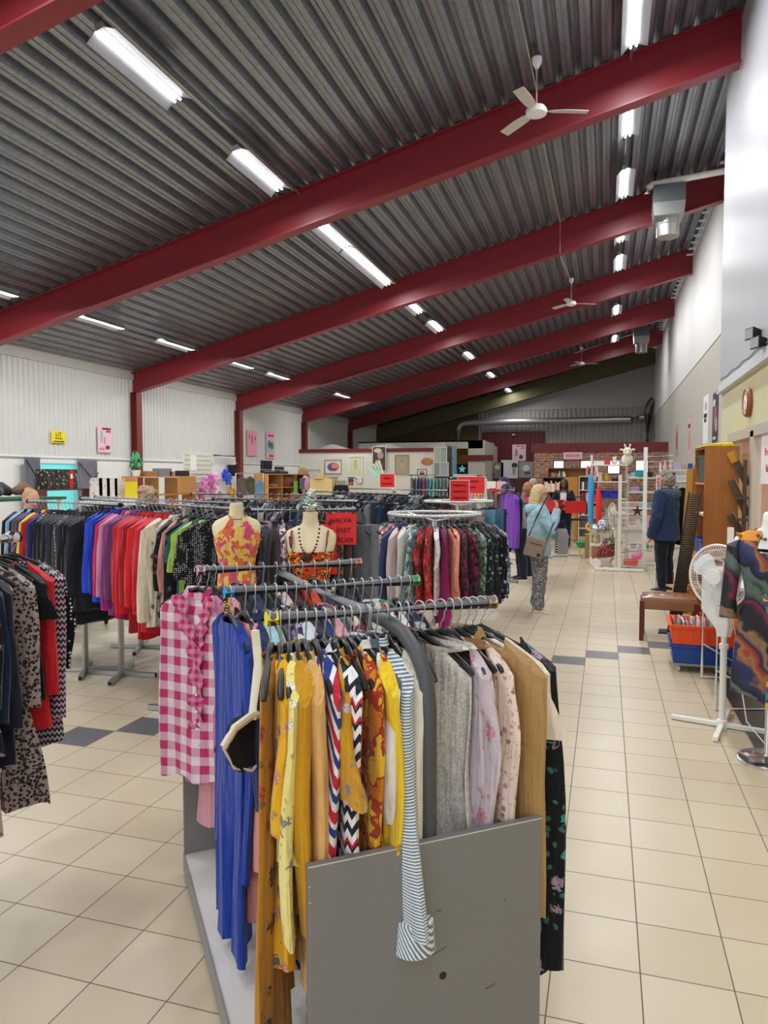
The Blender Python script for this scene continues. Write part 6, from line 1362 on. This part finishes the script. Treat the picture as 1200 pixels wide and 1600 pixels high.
MB().lathe([(0, -.03), (.1, -.03), (.1, .03), (0, .03)], (.2, 0, .1), 18, 'y').build('wheel', mat('yellow_vinyl', 'f0b818', .4), t, smooth=True)
crate('plastic_basket', 'red plastic basket in the lowest wire basket by the parka person', 'basket', (.46, 14.05, .09), (.26, .26, .1), mat('red_vinyl', 'e02820', .3), rim=False)
tag(MB().ball((0, 0, .06), (.1, .07, .06), 12).ball((.06, 0, .1), (.05, .04, .05), 10).build('soft_toy', F('plain', 'e87ca8'), None, (.56, 13.93, .205), smooth=True), 'pink soft toy lying in the red basket by the parka person', 'soft toy')
t = thing('black_star_decoration', 'dark red star-shaped ornament hanging left of the parka person', 'ornament', (.55, 13.7, 1.1)); MB().prism([((.11 if i % 2 == 0 else .04)*math.cos(i*PI/5+.3), 0, (.11 if i % 2 == 0 else .04)*math.sin(i*PI/5+.3)) for i in range(10)], (0, .02, 0)).build('star', mat('dark_star', '3c1418', .5), t)
# tables beyond the aisle
for x, y, lb in ((-1.15, 17.2, 'low pale green stool table left of the cardboard box, under the bookcases'), (-.55, 16.9, 'dark-topped table with pale legs before the white bookcase')):
    t = thing('side_table', lb, 'table', (x, y+1.2, 0)); mm = mat('pale_table', 'c4d0b8' if 'green' in lb else 'b0a890', .5)
    MB().b2((-.3, -.2, .66), (.4, .2, .7)).build('top', mat('dark_top', '3c1c1c', .4) if 'dark' in lb else mm, t)
    for px in (-.28, .36):
        for py in (-.18, .16): MB().b2((px, py, 0), (px+.04, py+.04, .66)).build('leg', mm, t)
tag(MB().b2((-.15, -.15, 0), (.15, .15, .5)).build('cardboard_box', M['cardboard'], None, (-.25, 15.9, 0)), 'brown cardboard box on the floor left of the pram', 'box')
# bookcases with books
def books(x0, x1, y, z, hmin, hmax, pal_, where, cap=40):
    x = x0; k = 0
    while x < x1-.03 and k < cap:
        w_ = random.uniform(.025, .05); h = random.uniform(hmin, hmax); k += 1
        o = MB().b2((0, 0, 0), (w_-.002, .16, h)).build('book', mat('book_cover', random.choice(pal_), .6), None, (x, y, z)); tag(o, 'book standing in the row on the %s' % where, 'book', 'books on the %s' % where); x += w_
pal1 = ['2c3444', '8c2c30', 'd8d0c0', '3c5c50', 'e8e4d8', '1c1c20', '6c7c8c', 'a89c84', '503c54', 'b8c0b0', 'c85c50']
red_p = ['b83c50', '8c2c44', 'd8a0a8', '5c2434', 'e0c8c8', 'b05c6c']
wh = mat('white_bookcase', 'd0cdc4', .5)
shelf_unit('white bookcase with four rows of books, right of the orange-brown cabinet', -.68, -.17, 19.8, 20.1, 1.72, (.35, .7, 1.03, 1.36, 1.72), wh, 'bookcase', mat('case_back', '8c8880', .6))
for z, w_, pp in ((.7, 'fourth shelf of the white bookcase', pal1), (1.03, 'third shelf of the white bookcase', red_p), (1.36, 'top inner shelf of the white bookcase', pal1)): books(-.65, -.2, 19.84, z, .2, .28, pp, w_)
books(-.5, -.18, 19.84, 1.722, .2, .3, red_p, 'top of the white bookcase')
t = shelf_unit('orange-brown wooden cabinet with a large plain door behind the dark-haired woman', -1.04, -.7, 19.85, 20.2, 1.7, (.1, 1.69), mat('amber_wood', 'b07824', .45), 'cabinet'); t['category'] = 'cabinet'; MB().b2((.01, -.015, .05), (.33, -.0, 1.68)).build('door', mat('amber_wood', 'b07824', .45), t)
shelf_unit('dark brown open bookcase left of the orange-brown cabinet', -1.62, -1.06, 19.85, 20.15, 1.7, (.5, .9, 1.3, 1.69), M['brownwood'], 'bookcase', mat('dark_back', '3c2418', .6))
books(-1.59, -1.1, 19.88, 1.3, .2, .3, ['e0b090', 'd8c8b0', 'c87c60', 'e8e0d0'], 'top inner shelf of the dark brown bookcase'); books(-1.59, -1.1, 19.88, .9, .2, .3, pal1, 'middle shelf of the dark brown bookcase')
shelf_unit('low brown shelf with books under the brick wall windows', -1.75, -.3, 23.5, 23.8, 1.98, (1.2, 1.6, 1.97), M['brownwood'], 'bookcase', mat('amber_back', '9c6c34', .6)); books(-1.7, -1.2, 23.53, 1.6, .2, .28, pal1, 'brown shelf under the brick wall windows')
t = thing('hanging_sign', 'pink sign hanging on thin strings in front of the brick wall', 'sign', (-1.1, 25.92, 2.42)); MB().b2((-.32, -.01, -.12), (.32, .01, .12)).build('board', M['pinkp'], t); words('BÖCKER', .12, M['ink'], t, (0, -.013, 0))
for s in (-1, 1): MB().tube([(s*.28, 0, .12), (0, 0, .42)], .006, 5).build('string', M['black'], t)
# posters by the red door
poster('pink and white poster on the dark red door at the far end', onY(811, 707.5, 33.88), .62, .76, '-y', 'f0c8d0', ((-.2, .0, .25, .5, '9c9ca0'), (.15, -.25, .3, .25, '4c4c54')), (('~6', .1, .4, .1, '403038'), ('~3', .25, .28, .1, 'd03848')))
BD = [((771, 735), 28.69, .78, .62, '6c6658', (('303028', -.2, -.3, .5, .3), ('b0aa98', .2, .2, .3, .3)), 'dark photo board with many figures, leftmost under the red door'), ((796, 733), 28.69, .65, .72, 'c4c6ca', (('26262a', .3, .2, .35, .3), ('8c8e92', .28, -.1, .2, .5)), 'pale grey picture board, middle one under the red door'), ((822, 734), 28.69, .56, .62, '8c8c8c', (('c8c8c8', 0, .1, .5, .4), ('505050', .1, -.2, .5, .2)), 'grey speckled picture board, right one under the red door')]
for (px, py), Y, w_, h, c, bl_, lb in BD: poster(lb, onY(px, py, Y), w_, h, '-y', c, [(a, b, w2, h2, cc) for cc, a, b, w2, h2 in bl_], name='picture_board')
t = thing('partition_screen', 'plain grey-brown screen carrying the three picture boards', 'screen', (-4.6, 28.7, 0)); MB().b2((-1.1, 0, 0), (2.2, .05, 2.2)).build('panel', mat('screen_brown', '4c2420', .6), t)
t = thing('white_cabinet', 'white cabinet frame behind the wide red sign', 'cabinet', (-4.75, 22.8, 0)); MB().b2((0, 0, 0), (.08, .4, 1.78)).b2((.85, 0, 0), (.93, .4, 1.78)).b2((0, 0, 1.7), (.93, .4, 1.78)).build('frame', M['white'], t); MB().b2((.08, .1, 0), (.85, .12, 1.7)).build('glass_door', mat('grey_glass', '8c9494', .15), t)
# ---------------- art wall ----------------
AYf = AY-.01
poster('framed orange and blue abstract picture, leftmost large one on the white art wall', onY(520.5, 729.5, AYf), .6, .46, '-y', 'e8e4d8', ((0, 0, .75, .7, 'd8694c'), (-.18, -.02, .35, .5, '4c6ca0'), (.1, .05, .4, .4, 'e89070'), (0, -.2, .5, .2, '8c4878')), frame_=('8c7448', .02), name='framed_picture')
poster('white framed pale line drawing right of the orange abstract picture', onY(555.5, 729.5, AYf), .46, .7, '-y', 'dcdcb8', ((0, .1, .3, .5, 'c4c898'), (0, .3, .15, .1, '9ca878')), frame_=('e8e6e0', .05), name='framed_picture')
poster('hanging textile picture with yellow and violet shapes over the partition top', onY(592.5, 717, AYf-.06), .46, .82, '-y', '4c4438', ((-.1, -.2, .5, .35, 'd8a840'), (.1, .15, .5, .3, 'b898a8'), (-.1, .35, .6, .2, 'd0ccb0'), (.3, -.3, .3, .2, '8c3424')), frame_=('e8e8e4', .02), name='hanging_picture')
poster('beige embroidered panel in thin wooden frame on the white art wall', onY(628, 726, AYf), .46, .64, '-y', 'b4a890', ((0, .2, .1, .06, '706050'), (0, -.1, .4, .4, 'bcb09c')), frame_=('a09070', .02), name='framed_picture')
poster('small framed pink and dark picture below the oval wooden plaque', onY(659.5, 739, AYf), .3, .24, '-y', 'ece4e0', ((0, 0, .6, .6, 'c87478'), (0, -.15, .6, .25, '30303c')), frame_=('303034', .015), name='framed_picture')
poster('small white-framed picture with blue and orange bands beside the wall clock', onY(548.5, 753.5, AYf), .22, .26, '-y', 'c86c38', ((0, .25, .95, .45, '30487c'),), frame_=('e8e6e0', .05), name='framed_picture')
poster('empty grey picture frame low at the left end of the art wall', onY(490, 742, AYf), .46, .32, '-y', 'd8d8d0', (), frame_=('9ca0a0', .02), name='framed_picture')
o = MB().lathe([(0, 0), (.2, 0), (.21, -.015), (.19, -.03), (0, -.03)], (0, 0, 0), 28, 'y', sx=1, sy=.6).build('oval_plaque', wood('burl', 'a85c24', 'd0905c', .6), None, onY(667.5, 721, AYf), smooth=True); tag(o, 'oval burl-wood plaque hanging by strings at the right of the art wall', 'plaque')
for s in (-1, 1): MB().tube([(s*.12, -.01, .09), (s*.02, -.005, .3)], .004, 4).build('string', M['black'], o)
t = thing('clock', 'round grey-rimmed clock on the art wall below the line drawing', 'clock', onY(562, 751, AYf)); MB().lathe([(0, -.01), (.11, -.01), (.12, -.02), (.12, 0), (0, 0)], n=26, ax='y').build('rim', mat('rim_grey', '8c9098', .4), t, smooth=True); MB().lathe([(0, -.022), (.1, -.022), (.1, -.018), (0, -.018)], n=26, ax='y').build('dial', M['paper'], t)
for a, l in ((.1, .07), (3.6, .05)): MB().box((l/2*math.sin(a), -.024, l/2*math.cos(a)), (.007, .002, l), Matrix.Rotation(a, 3, 'Y')).build('hand', M['black'], t)
for i, (px, py, w_, h, c) in enumerate(((684, 712, .22, .5, 'b4b8b0'), (693, 711, .2, .5, '9ca8a8'), (684, 733, .24, .42, '8c9890'), (694, 733, .26, .42, 'a8acb0'))):
    poster('glass-fronted cream frame, one of four stacked at the right end of the art wall', onY(px, py, AYf-.02*(i+1)), w_, h, '-y', c, frame_=('e0dccc', .025), name='framed_picture')['group'] = 'cream glass frames at the art wall end'
for px, c, lb in ((702, '4c4838', 'dark patterned scarf hanging right of the cream glass frames'), (709, '7494a8', 'blue-grey curtain hanging right of the dark patterned scarf')):
    q = onY(px, 720, 24.4); m = MB(); rs = [[(.09*math.cos(a)*(1+.1*math.sin(5*a)), .03*math.sin(a)+.012*math.sin(4*a), z) for a in [2*PI*k/24 for k in range(24)]] for z in (-.5, 0, .5)]; tag(m.rings(rs).build('hanging_textile', F('floral', c, 'a0905c') if c == '4c4838' else F('plain', c), None, q, smooth=True), lb, 'textile')
q = onZ(716, 733, 1.95); q = onY(722, 733, 24.0); o = tag(MB().prism([((.14 if i % 2 == 0 else .06)*math.cos(i*PI/5+PI/2), 0, (.14 if i % 2 == 0 else .06)*math.sin(i*PI/5+PI/2)) for i in range(10)], (0, .02, 0)).build('star_ornament', mat('aqua_star', '68d0dc', .4), None, q), 'aqua star ornament above the rear rack near the office wall', 'ornament')
# goods standing before the art wall
q = onY(507, 760, 19.0); t = thing('wooden_crate', 'pale wooden box with straw hat and cloth on it, before the art wall', 'crate', (q.x, q.y, 1.2)); MB().b2((-.35, -.2, 0), (.3, .2, .45)).build('box', mat('pale_plywood', 'd8c080', .6), t)
tag(MB().lathe([(0, .16), (.1, .15), (.13, .03), (.26, .02), (.27, 0), (0, 0)], n=24).build('straw_hat', F('tweed', 'd0b478', 'bc9c60'), None, (q.x-.1, q.y, 1.652), smooth=True), 'straw hat lying on the pale wooden box before the art wall', 'hat')
shelf_unit('grey shelving carrying the pale wooden box and black bags', q.x-.6, q.x+.9, q.y-.25, q.y+.25, 1.2, (.4, .8, 1.2), wh)
for i in range(5):
    o = MB(); o.rings([[(a*math.cos(u), .05*math.sin(u), z) for u in [2*PI*k/16 for k in range(16)]] for z, a in ((0, .1), (.08, .12), (.25, .08), (.27, .06))]).build('handbag', F('plain', '17171a'), None, (q.x+.42+.12*(i % 3), q.y-.1+.15*(i//3), 1.202), smooth=True); o = COL.objects[-1] if False else o
for o in [x for x in COL.objects if x.name.startswith('handbag')]:
    tag(o, 'black handbag standing right of the pale wooden box before the art wall', 'handbag', 'black handbags by the wooden box'); MB().tube([(-.05, 0, .26), (-.04, 0, .38), (.04, 0, .38), (.05, 0, .26)], .008, 5).build('handle', M['black'], o)
q = onY(622, 752, 17); t = thing('wrapping_bundle', 'bundle of green striped wrapped stems before the art wall, left of a red sign', 'bundle', (onY(592, 752, 17).x, 17, 1.75), 0, ry=R(-28))
for i in range(5): MB().limb([(-.06+.03*i, 0, -.25), (-.16+.08*i, 0, .28)], [.022, .03], 8).build('stem', F('stripeh', '9cc8a8', 'd8ece0', s=1.2), t, smooth=True)
MB().tube([(0, 0, -.2), (.9, 0, -1.72)], .02, 6).build('stand', M['white'], t)
# ---------------- left wall goods ----------------
LW = -10.52
fr = MB()
for q in ((11.5, 1.0, 11.54, 2.02), (12.62, 1.0, 12.66, 2.02), (11.5, 1.98, 12.66, 2.04), (11.5, .98, 12.66, 1.02)): fr.b2((XL-.02, q[0], q[1]), (XL+.05, q[2], q[3]))
o = struct(fr.build('window_8', M['white'])); MB().b2((XL+.0, 11.54, 1.02), (XL+.02, 12.62, 1.98)).build('pane', mat('aqua_film', '6ccccc', .5, 0, .25, 40, emit=.45), o)
def curtain(y0, y1, z0, z1, lab):
    t = thing('curtain', lab, 'curtain', (XL+.1, (y0+y1)/2, 0)); n = 40; L = y1-y0
    a = [(.03*math.sin(k*1.3), -L/2+L*k/n) for k in range(n+1)]; m = MB(); vs = [(x, y, z0) for x, y in a]+[(x*.6, y, z1) for x, y in a]+[(x+.008, y, z0) for x, y in a]+[(x*.6+.008, y, z1) for x, y in a]; k = n+1
    m.add(vs, [(i, i+1, k+i+1, k+i) for i in range(n)]+[(2*k+i+1, 2*k+i, 3*k+i, 3*k+i+1) for i in range(n)]); m.build('cloth', F('plain', '84848c'), t, smooth=True)
    MB().tube([(.05, -L/2, z1-.05), (.06, 0, z1-.3), (.06, L*.2, z1-.45), (.05, L/2, z1-.25)], .012, 6).build('tieback', mat('tie_plum', '503040', .6), t, smooth=True); MB().tube([(.065, L*.1, z1-.4), (.065, L*.1, z1-.6)], [.012, .022], 8).build('tassel', mat('tie_plum', '503040', .6), t, smooth=True)
curtain(11.12, 11.5, .8, 2.08, 'grey curtain with plum cord left of the aqua window'); curtain(12.55, 13.15, .75, 2.05, 'wider grey curtain with plum cord right of the aqua window')
t = shelf_unit('dark red-brown shelf on the left carrying floral box files', -9.25, -8.95, 9.95, 11.2, 1.5, (.5, 1.0, 1.5), mat('mahogany', '5c2c20', .45)); 
for i in range(7):
    y = 10.02+i*.105; red = i == 5
    o = MB().b2((-.12, 0, 0), (.12, .095, .34 if not red else .33)).build('box_file', mat('red_file', 'c81c24', .5) if red else F('floral', '28221f', 'd8c8a8', 'b8a888', 1.1), None, (-9.1, y, 1.502)); 
    if red: MB().b2((.12, .02, .18), (.122, .075, .26)).build('label', M['paper'], o)
    tag(o, 'red box file among the black and cream floral files' if red else 'black and cream floral magazine file on the dark shelf by the aqua window', 'box file', None if red else 'floral magazine files')
q = onX(18, 765, -8.6); t = thing('green_table', 'green-edged table at the far left edge with grey bags', 'table', (q.x, q.y, 0)); MB().b2((-.4, -1.0, 1.36), (.4, .7, 1.4)).build('top', mat('green_edge', '2c5c3c', .5), t)
for y in (-.9, .6): MB().b2((-.35, y, 0), (-.3, y+.05, 1.36)).build('leg', M['white'], t); MB().b2((.3, y, 0), (.35, y+.05, 1.36)).build('leg', M['white'], t)
for i in range(4): tag(MB().limb([(0, -.12, .1), (0, .0, .14), (.0, .14, .09)], [.07, .1, .07], 12).build('grey_bag', F('plain', ['4c4c50', '5c5c60', '3a3a3e', '7a5c4c'][i]), None, (q.x-.1+.12*(i % 2), q.y-.7+.3*i, 1.402), smooth=True), ['dark grey soft bag, nearest the edge on the green table', 'mid grey soft bag on the green table', 'charcoal soft bag on the green table', 'brown soft bag on the green table beside the blonde woman'][i], 'bag')
# birch-print boards, shelf unit, plant
for i in range(4):
    a = onX(150+i*12, 764, -8.8); o = MB().b2((-.02, -.15, -.21), (.02, .15, .2)).build('printed_roll', F('floral', 'e0d8d0', 'a88c80', 'c8b8b0', .7), None, (a.x, a.y, a.z)); tag(o, 'cream panel printed with birch trunks, one of four standing on the left', 'panel', 'birch-print panels')
a = onX(160, 764, -8.8); t = thing('counter', 'white counter below the cream birch-print panels on the left', 'counter', (-8.8, a.y+.3, 0)); MB().b2((-.3, -.7, 0), (.25, .85, a.z-.21)).build('body', M['white'], t, bevel=.01)
t = shelf_unit('light wooden cubby shelf behind the person with bowed head', -9.0, -8.65, 12.0, 14.1, 1.72, (.5, .95, 1.35, 1.72), M['oak'])
for y in (.7, 1.4): MB().b2((y, 0.005, .5), (y+.02, .33, 1.69)).build('divider', M['oak'], t)
MB().b2((1.42, -.01, 1.36), (2.08, .0, 1.7)).build('door', M['oak'], t)
pp = thing('potted_plant', 'bushy green pot plant on the light wooden cubby shelf', 'plant', (-8.85, 12.25, 1.722)); MB().lathe([(0, 0), (.07, 0), (.09, .12), (.08, .12), (0, .1)], n=16).build('pot', M['white'], pp, smooth=True)
m = MB(); random.seed(4)
for i in range(130):
    v_ = Vector((random.gauss(0, 1), random.gauss(0, 1), random.gauss(0, 1))).normalized()*random.uniform(.06, .17); c = Vector((0, 0, .3))+Vector((v_.x*.9, v_.y*.9, v_.z*1.1)); u = v_.normalized().cross(Vector((0, 0, 1))).normalized()*.035; w_ = Vector((v_.x, v_.y, -.4)).normalized()*.05
    m.add([c-w_, c+u, c+w_, c-u, c+Vector((0, 0, .004))], [(0, 1, 4), (1, 2, 4), (2, 3, 4), (3, 0, 4), (0, 3, 2, 1)])
m.build('leaves', mat('leaf_green', '4c9464', .5), pp)
MB().tube([(0, 0, .1), (0, 0, .3)], .01, 5).build('stem', mat('stem_green', '40603c', .6), pp)
tag(MB().b2((-.01, -.17, -.2), (.01, .17, .2)).build('yellow_notice', M['yellow'], None, onX(205.5, 769, -8.63)), 'yellow notice with writing left of the person with bowed head', 'notice')
for i, (y, w_, h, c, lb) in enumerate(((12.6, .3, .1, 'a87848', 'flat wooden box on the cubby shelf'), (13.1, .34, .16, '80848c', 'grey tray on the cubby shelf'), (13.3, .2, .1, 'b88050', 'small orange-brown box on the cubby shelf'), (13.85, .18, .12, '202024', 'small black box at the right end of the cubby shelf'))):
    tag(MB().b2((-.12, -w_/2, 0), (.12, w_/2, h)).build('box', mat('goods', c, .5), None, (-8.83, y, 1.722), bevel=.005), lb, 'box')
# slat wall with toys, mirror panel
t = thing('slatwall_panel', 'cream slatwall panel with hooks on the left, carrying pink and blue toys', 'display panel', (-9, 14.2, 0)); s_ = MB().b2((-.03, 0, .0), (.0, 1.15, 2.28)).build('board', mat('slat_cream', 'd8dccc', .5), t); g_ = MB()
for i in range(18): g_.b2((0, .01, .4+i*.105), (.003, 1.14, .412+i*.105))
tag(g_.build('grooves', mat('slat_dark', '9ca494', .6), s_), kind='stuff')
for i in range(4): MB().tube([(0, .3+.22*i, 1.75), (.1, .3+.22*i, 1.75), (.12, .3+.22*i, 1.77)], .006, 5).build('hook', M['black'], t)
MB().b2((.0, .25, 1.85), (.004, .5, 2.2)).build('paper_note', M['paper'], t)
t = thing('white_frame_rack', 'white panel with black top rail right of the cream slatwall', 'display panel', (-9, 15.45, 0)); MB().b2((-.03, 0, .0), (0, 1.1, 2.2)).build('board', M['white'], t); MB().tube([(.03, 0, 2.22), (.03, 1.1, 2.22)], .02, 8).build('rail', M['black'], t)
tag(MB().lathe([(0, 0), (.1, 0), (.13, .28), (.12, .28), (0, .02)], n=18).build('black_bin', M['black'], None, (-8.85, 16.1, 1.72), smooth=True), 'black tapered bin on the white panel right of the slatwall', 'bin')
random.seed(9)
tc_ = [('e08cc8', 'pink'), ('c868b0', 'magenta'), ('e8a8d0', 'light pink'), ('3c64e0', 'bright blue'), ('d874b8', 'rose'), ('c8508c', 'deep pink'), ('e49c38', 'orange'), ('3050c8', 'royal blue'), ('8c8c94', 'grey'), ('a8a09c', 'taupe')]
for i, (py, pz) in enumerate(((14.75, 1.55), (15.0, 1.6), (15.25, 1.62), (15.85, 1.62), (15.1, 1.35), (14.6, 1.3), (16.0, 1.3), (15.7, 1.72), (14.3, 1.45), (15.45, 1.2))):
    m = MB().ball((0, 0, 0), (.07, .1, .09), 10).ball((.02, 0, .12), .065, 10)
    for a in range(5): an = a*2*PI/5+.3; m.limb([(0, .03*math.cos(an), .03*math.sin(an)), (.02, .15*math.cos(an), .02+.14*math.sin(an))], [.045, .03], 8)
    tag(m.build('soft_toy', F('plain', tc_[i][0]), None, (-8.83, py, pz), smooth=True), '%s soft toy hanging by the cream slatwall on the left' % tc_[i][1], 'soft toy')
for i, (py, c, lb) in enumerate(((16.3, '5c5448', 'olive knitted top hanging right of the slatwall toys'), (16.75, '4c4438', 'dark brown fleece top hanging right of the slatwall toys'), (17.25, '6c90b4', 'light denim shirt hanging before the boot shelf'))):
    p_ = Vector((-8.7, py, 1.78-.1*(i == 2))); garment('shirt', F('plain', c), p_, PI/2, lb, L=.45, s_L=.3); hanger(p_, PI/2, 'hanger on the small rail by the slatwall', 'hangers by the slatwall')
tag(MB().tube([(-8.7, 16.0, 1.79), (-8.7, 17.5, 1.79)], .015, 8).tube([(-8.7, 16.0, 0), (-8.7, 16.0, 1.79)], .015, 8).tube([(-8.7, 17.5, 0), (-8.7, 17.5, 1.79)], .015, 8).build('clothes_stand', M['chrome']), 'small chrome clothes stand between slatwall and boot shelf', 'clothes stand')
# boot shelf
t = shelf_unit('pale wood cubby cabinet with dark red back carrying black boots', -9.0, -8.6, 17.6, 20.4, 1.78, (.7, 1.1, 1.42, 1.78), M['oak'], back=None); MB().b2((0, .4, .4), (2.8, .42, 1.77)).build('back_panel', mat('red_back', '7c1418', .5), t)
for y in (.9, 1.85): MB().b2((y, .01, .7), (y+.03, .39, 1.75)).build('divider', M['oak'], t)
def boot(y, z, h, lab, c='141416'):
    m = MB(); m.rings([[(.0+.055*math.cos(a)+o_, .05*math.sin(a), zz) for a in [2*PI*k/16 for k in range(16)]] for zz, o_ in ((h, 0), (h*.6, .0), (.12, .0))]).limb([(-.01, 0, .06), (.06, 0, .05), (.15, 0, .035)], [.055, .048, .034], 12)
    return tag(m.build('boot', mat('boot_leather', c, .4), None, (-8.85, y, z+.002), (0, 0, random.uniform(-.3, .3)), smooth=True), lab, 'boot')
for i in range(4): boot(17.75+.16*i, 1.78, .36, 'tall black boot, one of four close together on the red-backed cabinet')['group'] = 'tall black boots on the cabinet'
for i in range(3): boot(18.6+.2*i, 1.78, .2, 'short dark boot right of the tall black boots')['group'] = 'short dark boots on the cabinet'
for i in range(5): tag(MB().limb([(0, 0, .04), (.08, 0, .04), (.16, 0, .03)], [.045, .04, .03], 10).build('shoe', mat('shoe_leather', random.choice(['3c2c28', '6c2424', 'c8b8a0', '202024']), .4), None, (-8.85, 17.75+.5*i, 1.422), smooth=True), 'single shoe in the middle row of the red-backed cabinet', 'shoe', 'shoes in the red-backed cabinet')
tag(MB().b2((-.02, -.22, -.16), (.02, .22, .16)).build('slate_board', mat('slate', '5c6468', .4), None, (-8.55, 19.8, 1.5)), 'grey slate board leaning at the right end of the boot cabinet', 'board')
for i, (px, py, X_, w_, h, c, lb) in enumerate(((474, 741, -9.0, .35, .22, 'b88c5c', 'straw basket on the wall shelf left of the art wall'), (477, 758, -8.6, .3, .3, 'e0a0b8', 'pink bag hanging below the straw basket'), (448, 752, -8.8, .35, .2, '8c5038', 'brown leather bag right of the boot cabinet'), (462, 760, -8.6, .2, .3, '7cc058', 'green card beside the pink bag'))):
    a = onX(px, py, X_); tag(MB().ball((0, 0, 0), (.12, w_, h), 12).build('bag' if i else 'basket', F('plain', c), None, a, smooth=True) if i < 3 else MB().b2((-.01, -.12, -.16), (.01, .12, .16)).build('card', mat('goods', c, .5), None, a), lb, ['basket', 'bag', 'bag', 'card'][i])
t = shelf_unit('wall shelving right of the boot cabinet with baskets and bags', -9.2, -8.8, 20.6, 23.4, 1.72, (.7, 1.25, 1.7), wh)
# loose things near the racks
t = thing('floor_outlet_rack', 'black low castor rack on the floor behind the coat racks', 'rack', (-6.3, 7.3, 0), R(-30)); MB().b2((-.8, -.2, .2), (.8, .2, .23)).build('lower_shelf', M['black'], t); MB().b2((-.8, -.2, .38), (.8, .2, .4)).build('upper_shelf', M['black'], t)
for x in (-.75, .75):
    for y in (-.18, .18): MB().tube([(x, y, .06), (x, y, .42)], .012, 6).build('post', M['black'], t); MB().lathe([(0, -.012), (.035, -.012), (.035, .012), (0, .012)], (x, y, .036), 14, 'y').build('castor', M['rubber'], t, smooth=True)

# ---------------- hangers: the 300 nearest one by one, the rest as one ----------------
HG.sort(key=lambda h: h[0])
first_used = False
for i, (d, loc, rz, lab, grp) in enumerate(HG[:300]):
    h = copy_tree(hanger0); h.location = loc; h.rotation_euler = (0, 0, rz); tag(h, lab, 'hanger', grp)
if len(HG) > 300:
    m = MB()
    for d, loc, rz, lab, grp in HG[300:]:
        c, s = math.cos(rz), math.sin(rz); q = lambda x, z: (loc[0]+c*x, loc[1]+s*x, loc[2]+z)
        m.tube([q(0, -.075), q(0, -.03), q(.02, 0), q(0, .02), q(-.02, 0)], .003, 4).tube([q(-.2, -.165), q(0, -.075), q(.2, -.165)], .009, 5)
    tag(m.build('clothes_hangers', M['black']), 'black hangers crowding the most distant rails of the hall', 'hangers', kind='stuff')
for o in [hanger0]+list(hanger0.children): bpy.data.objects.remove(o)
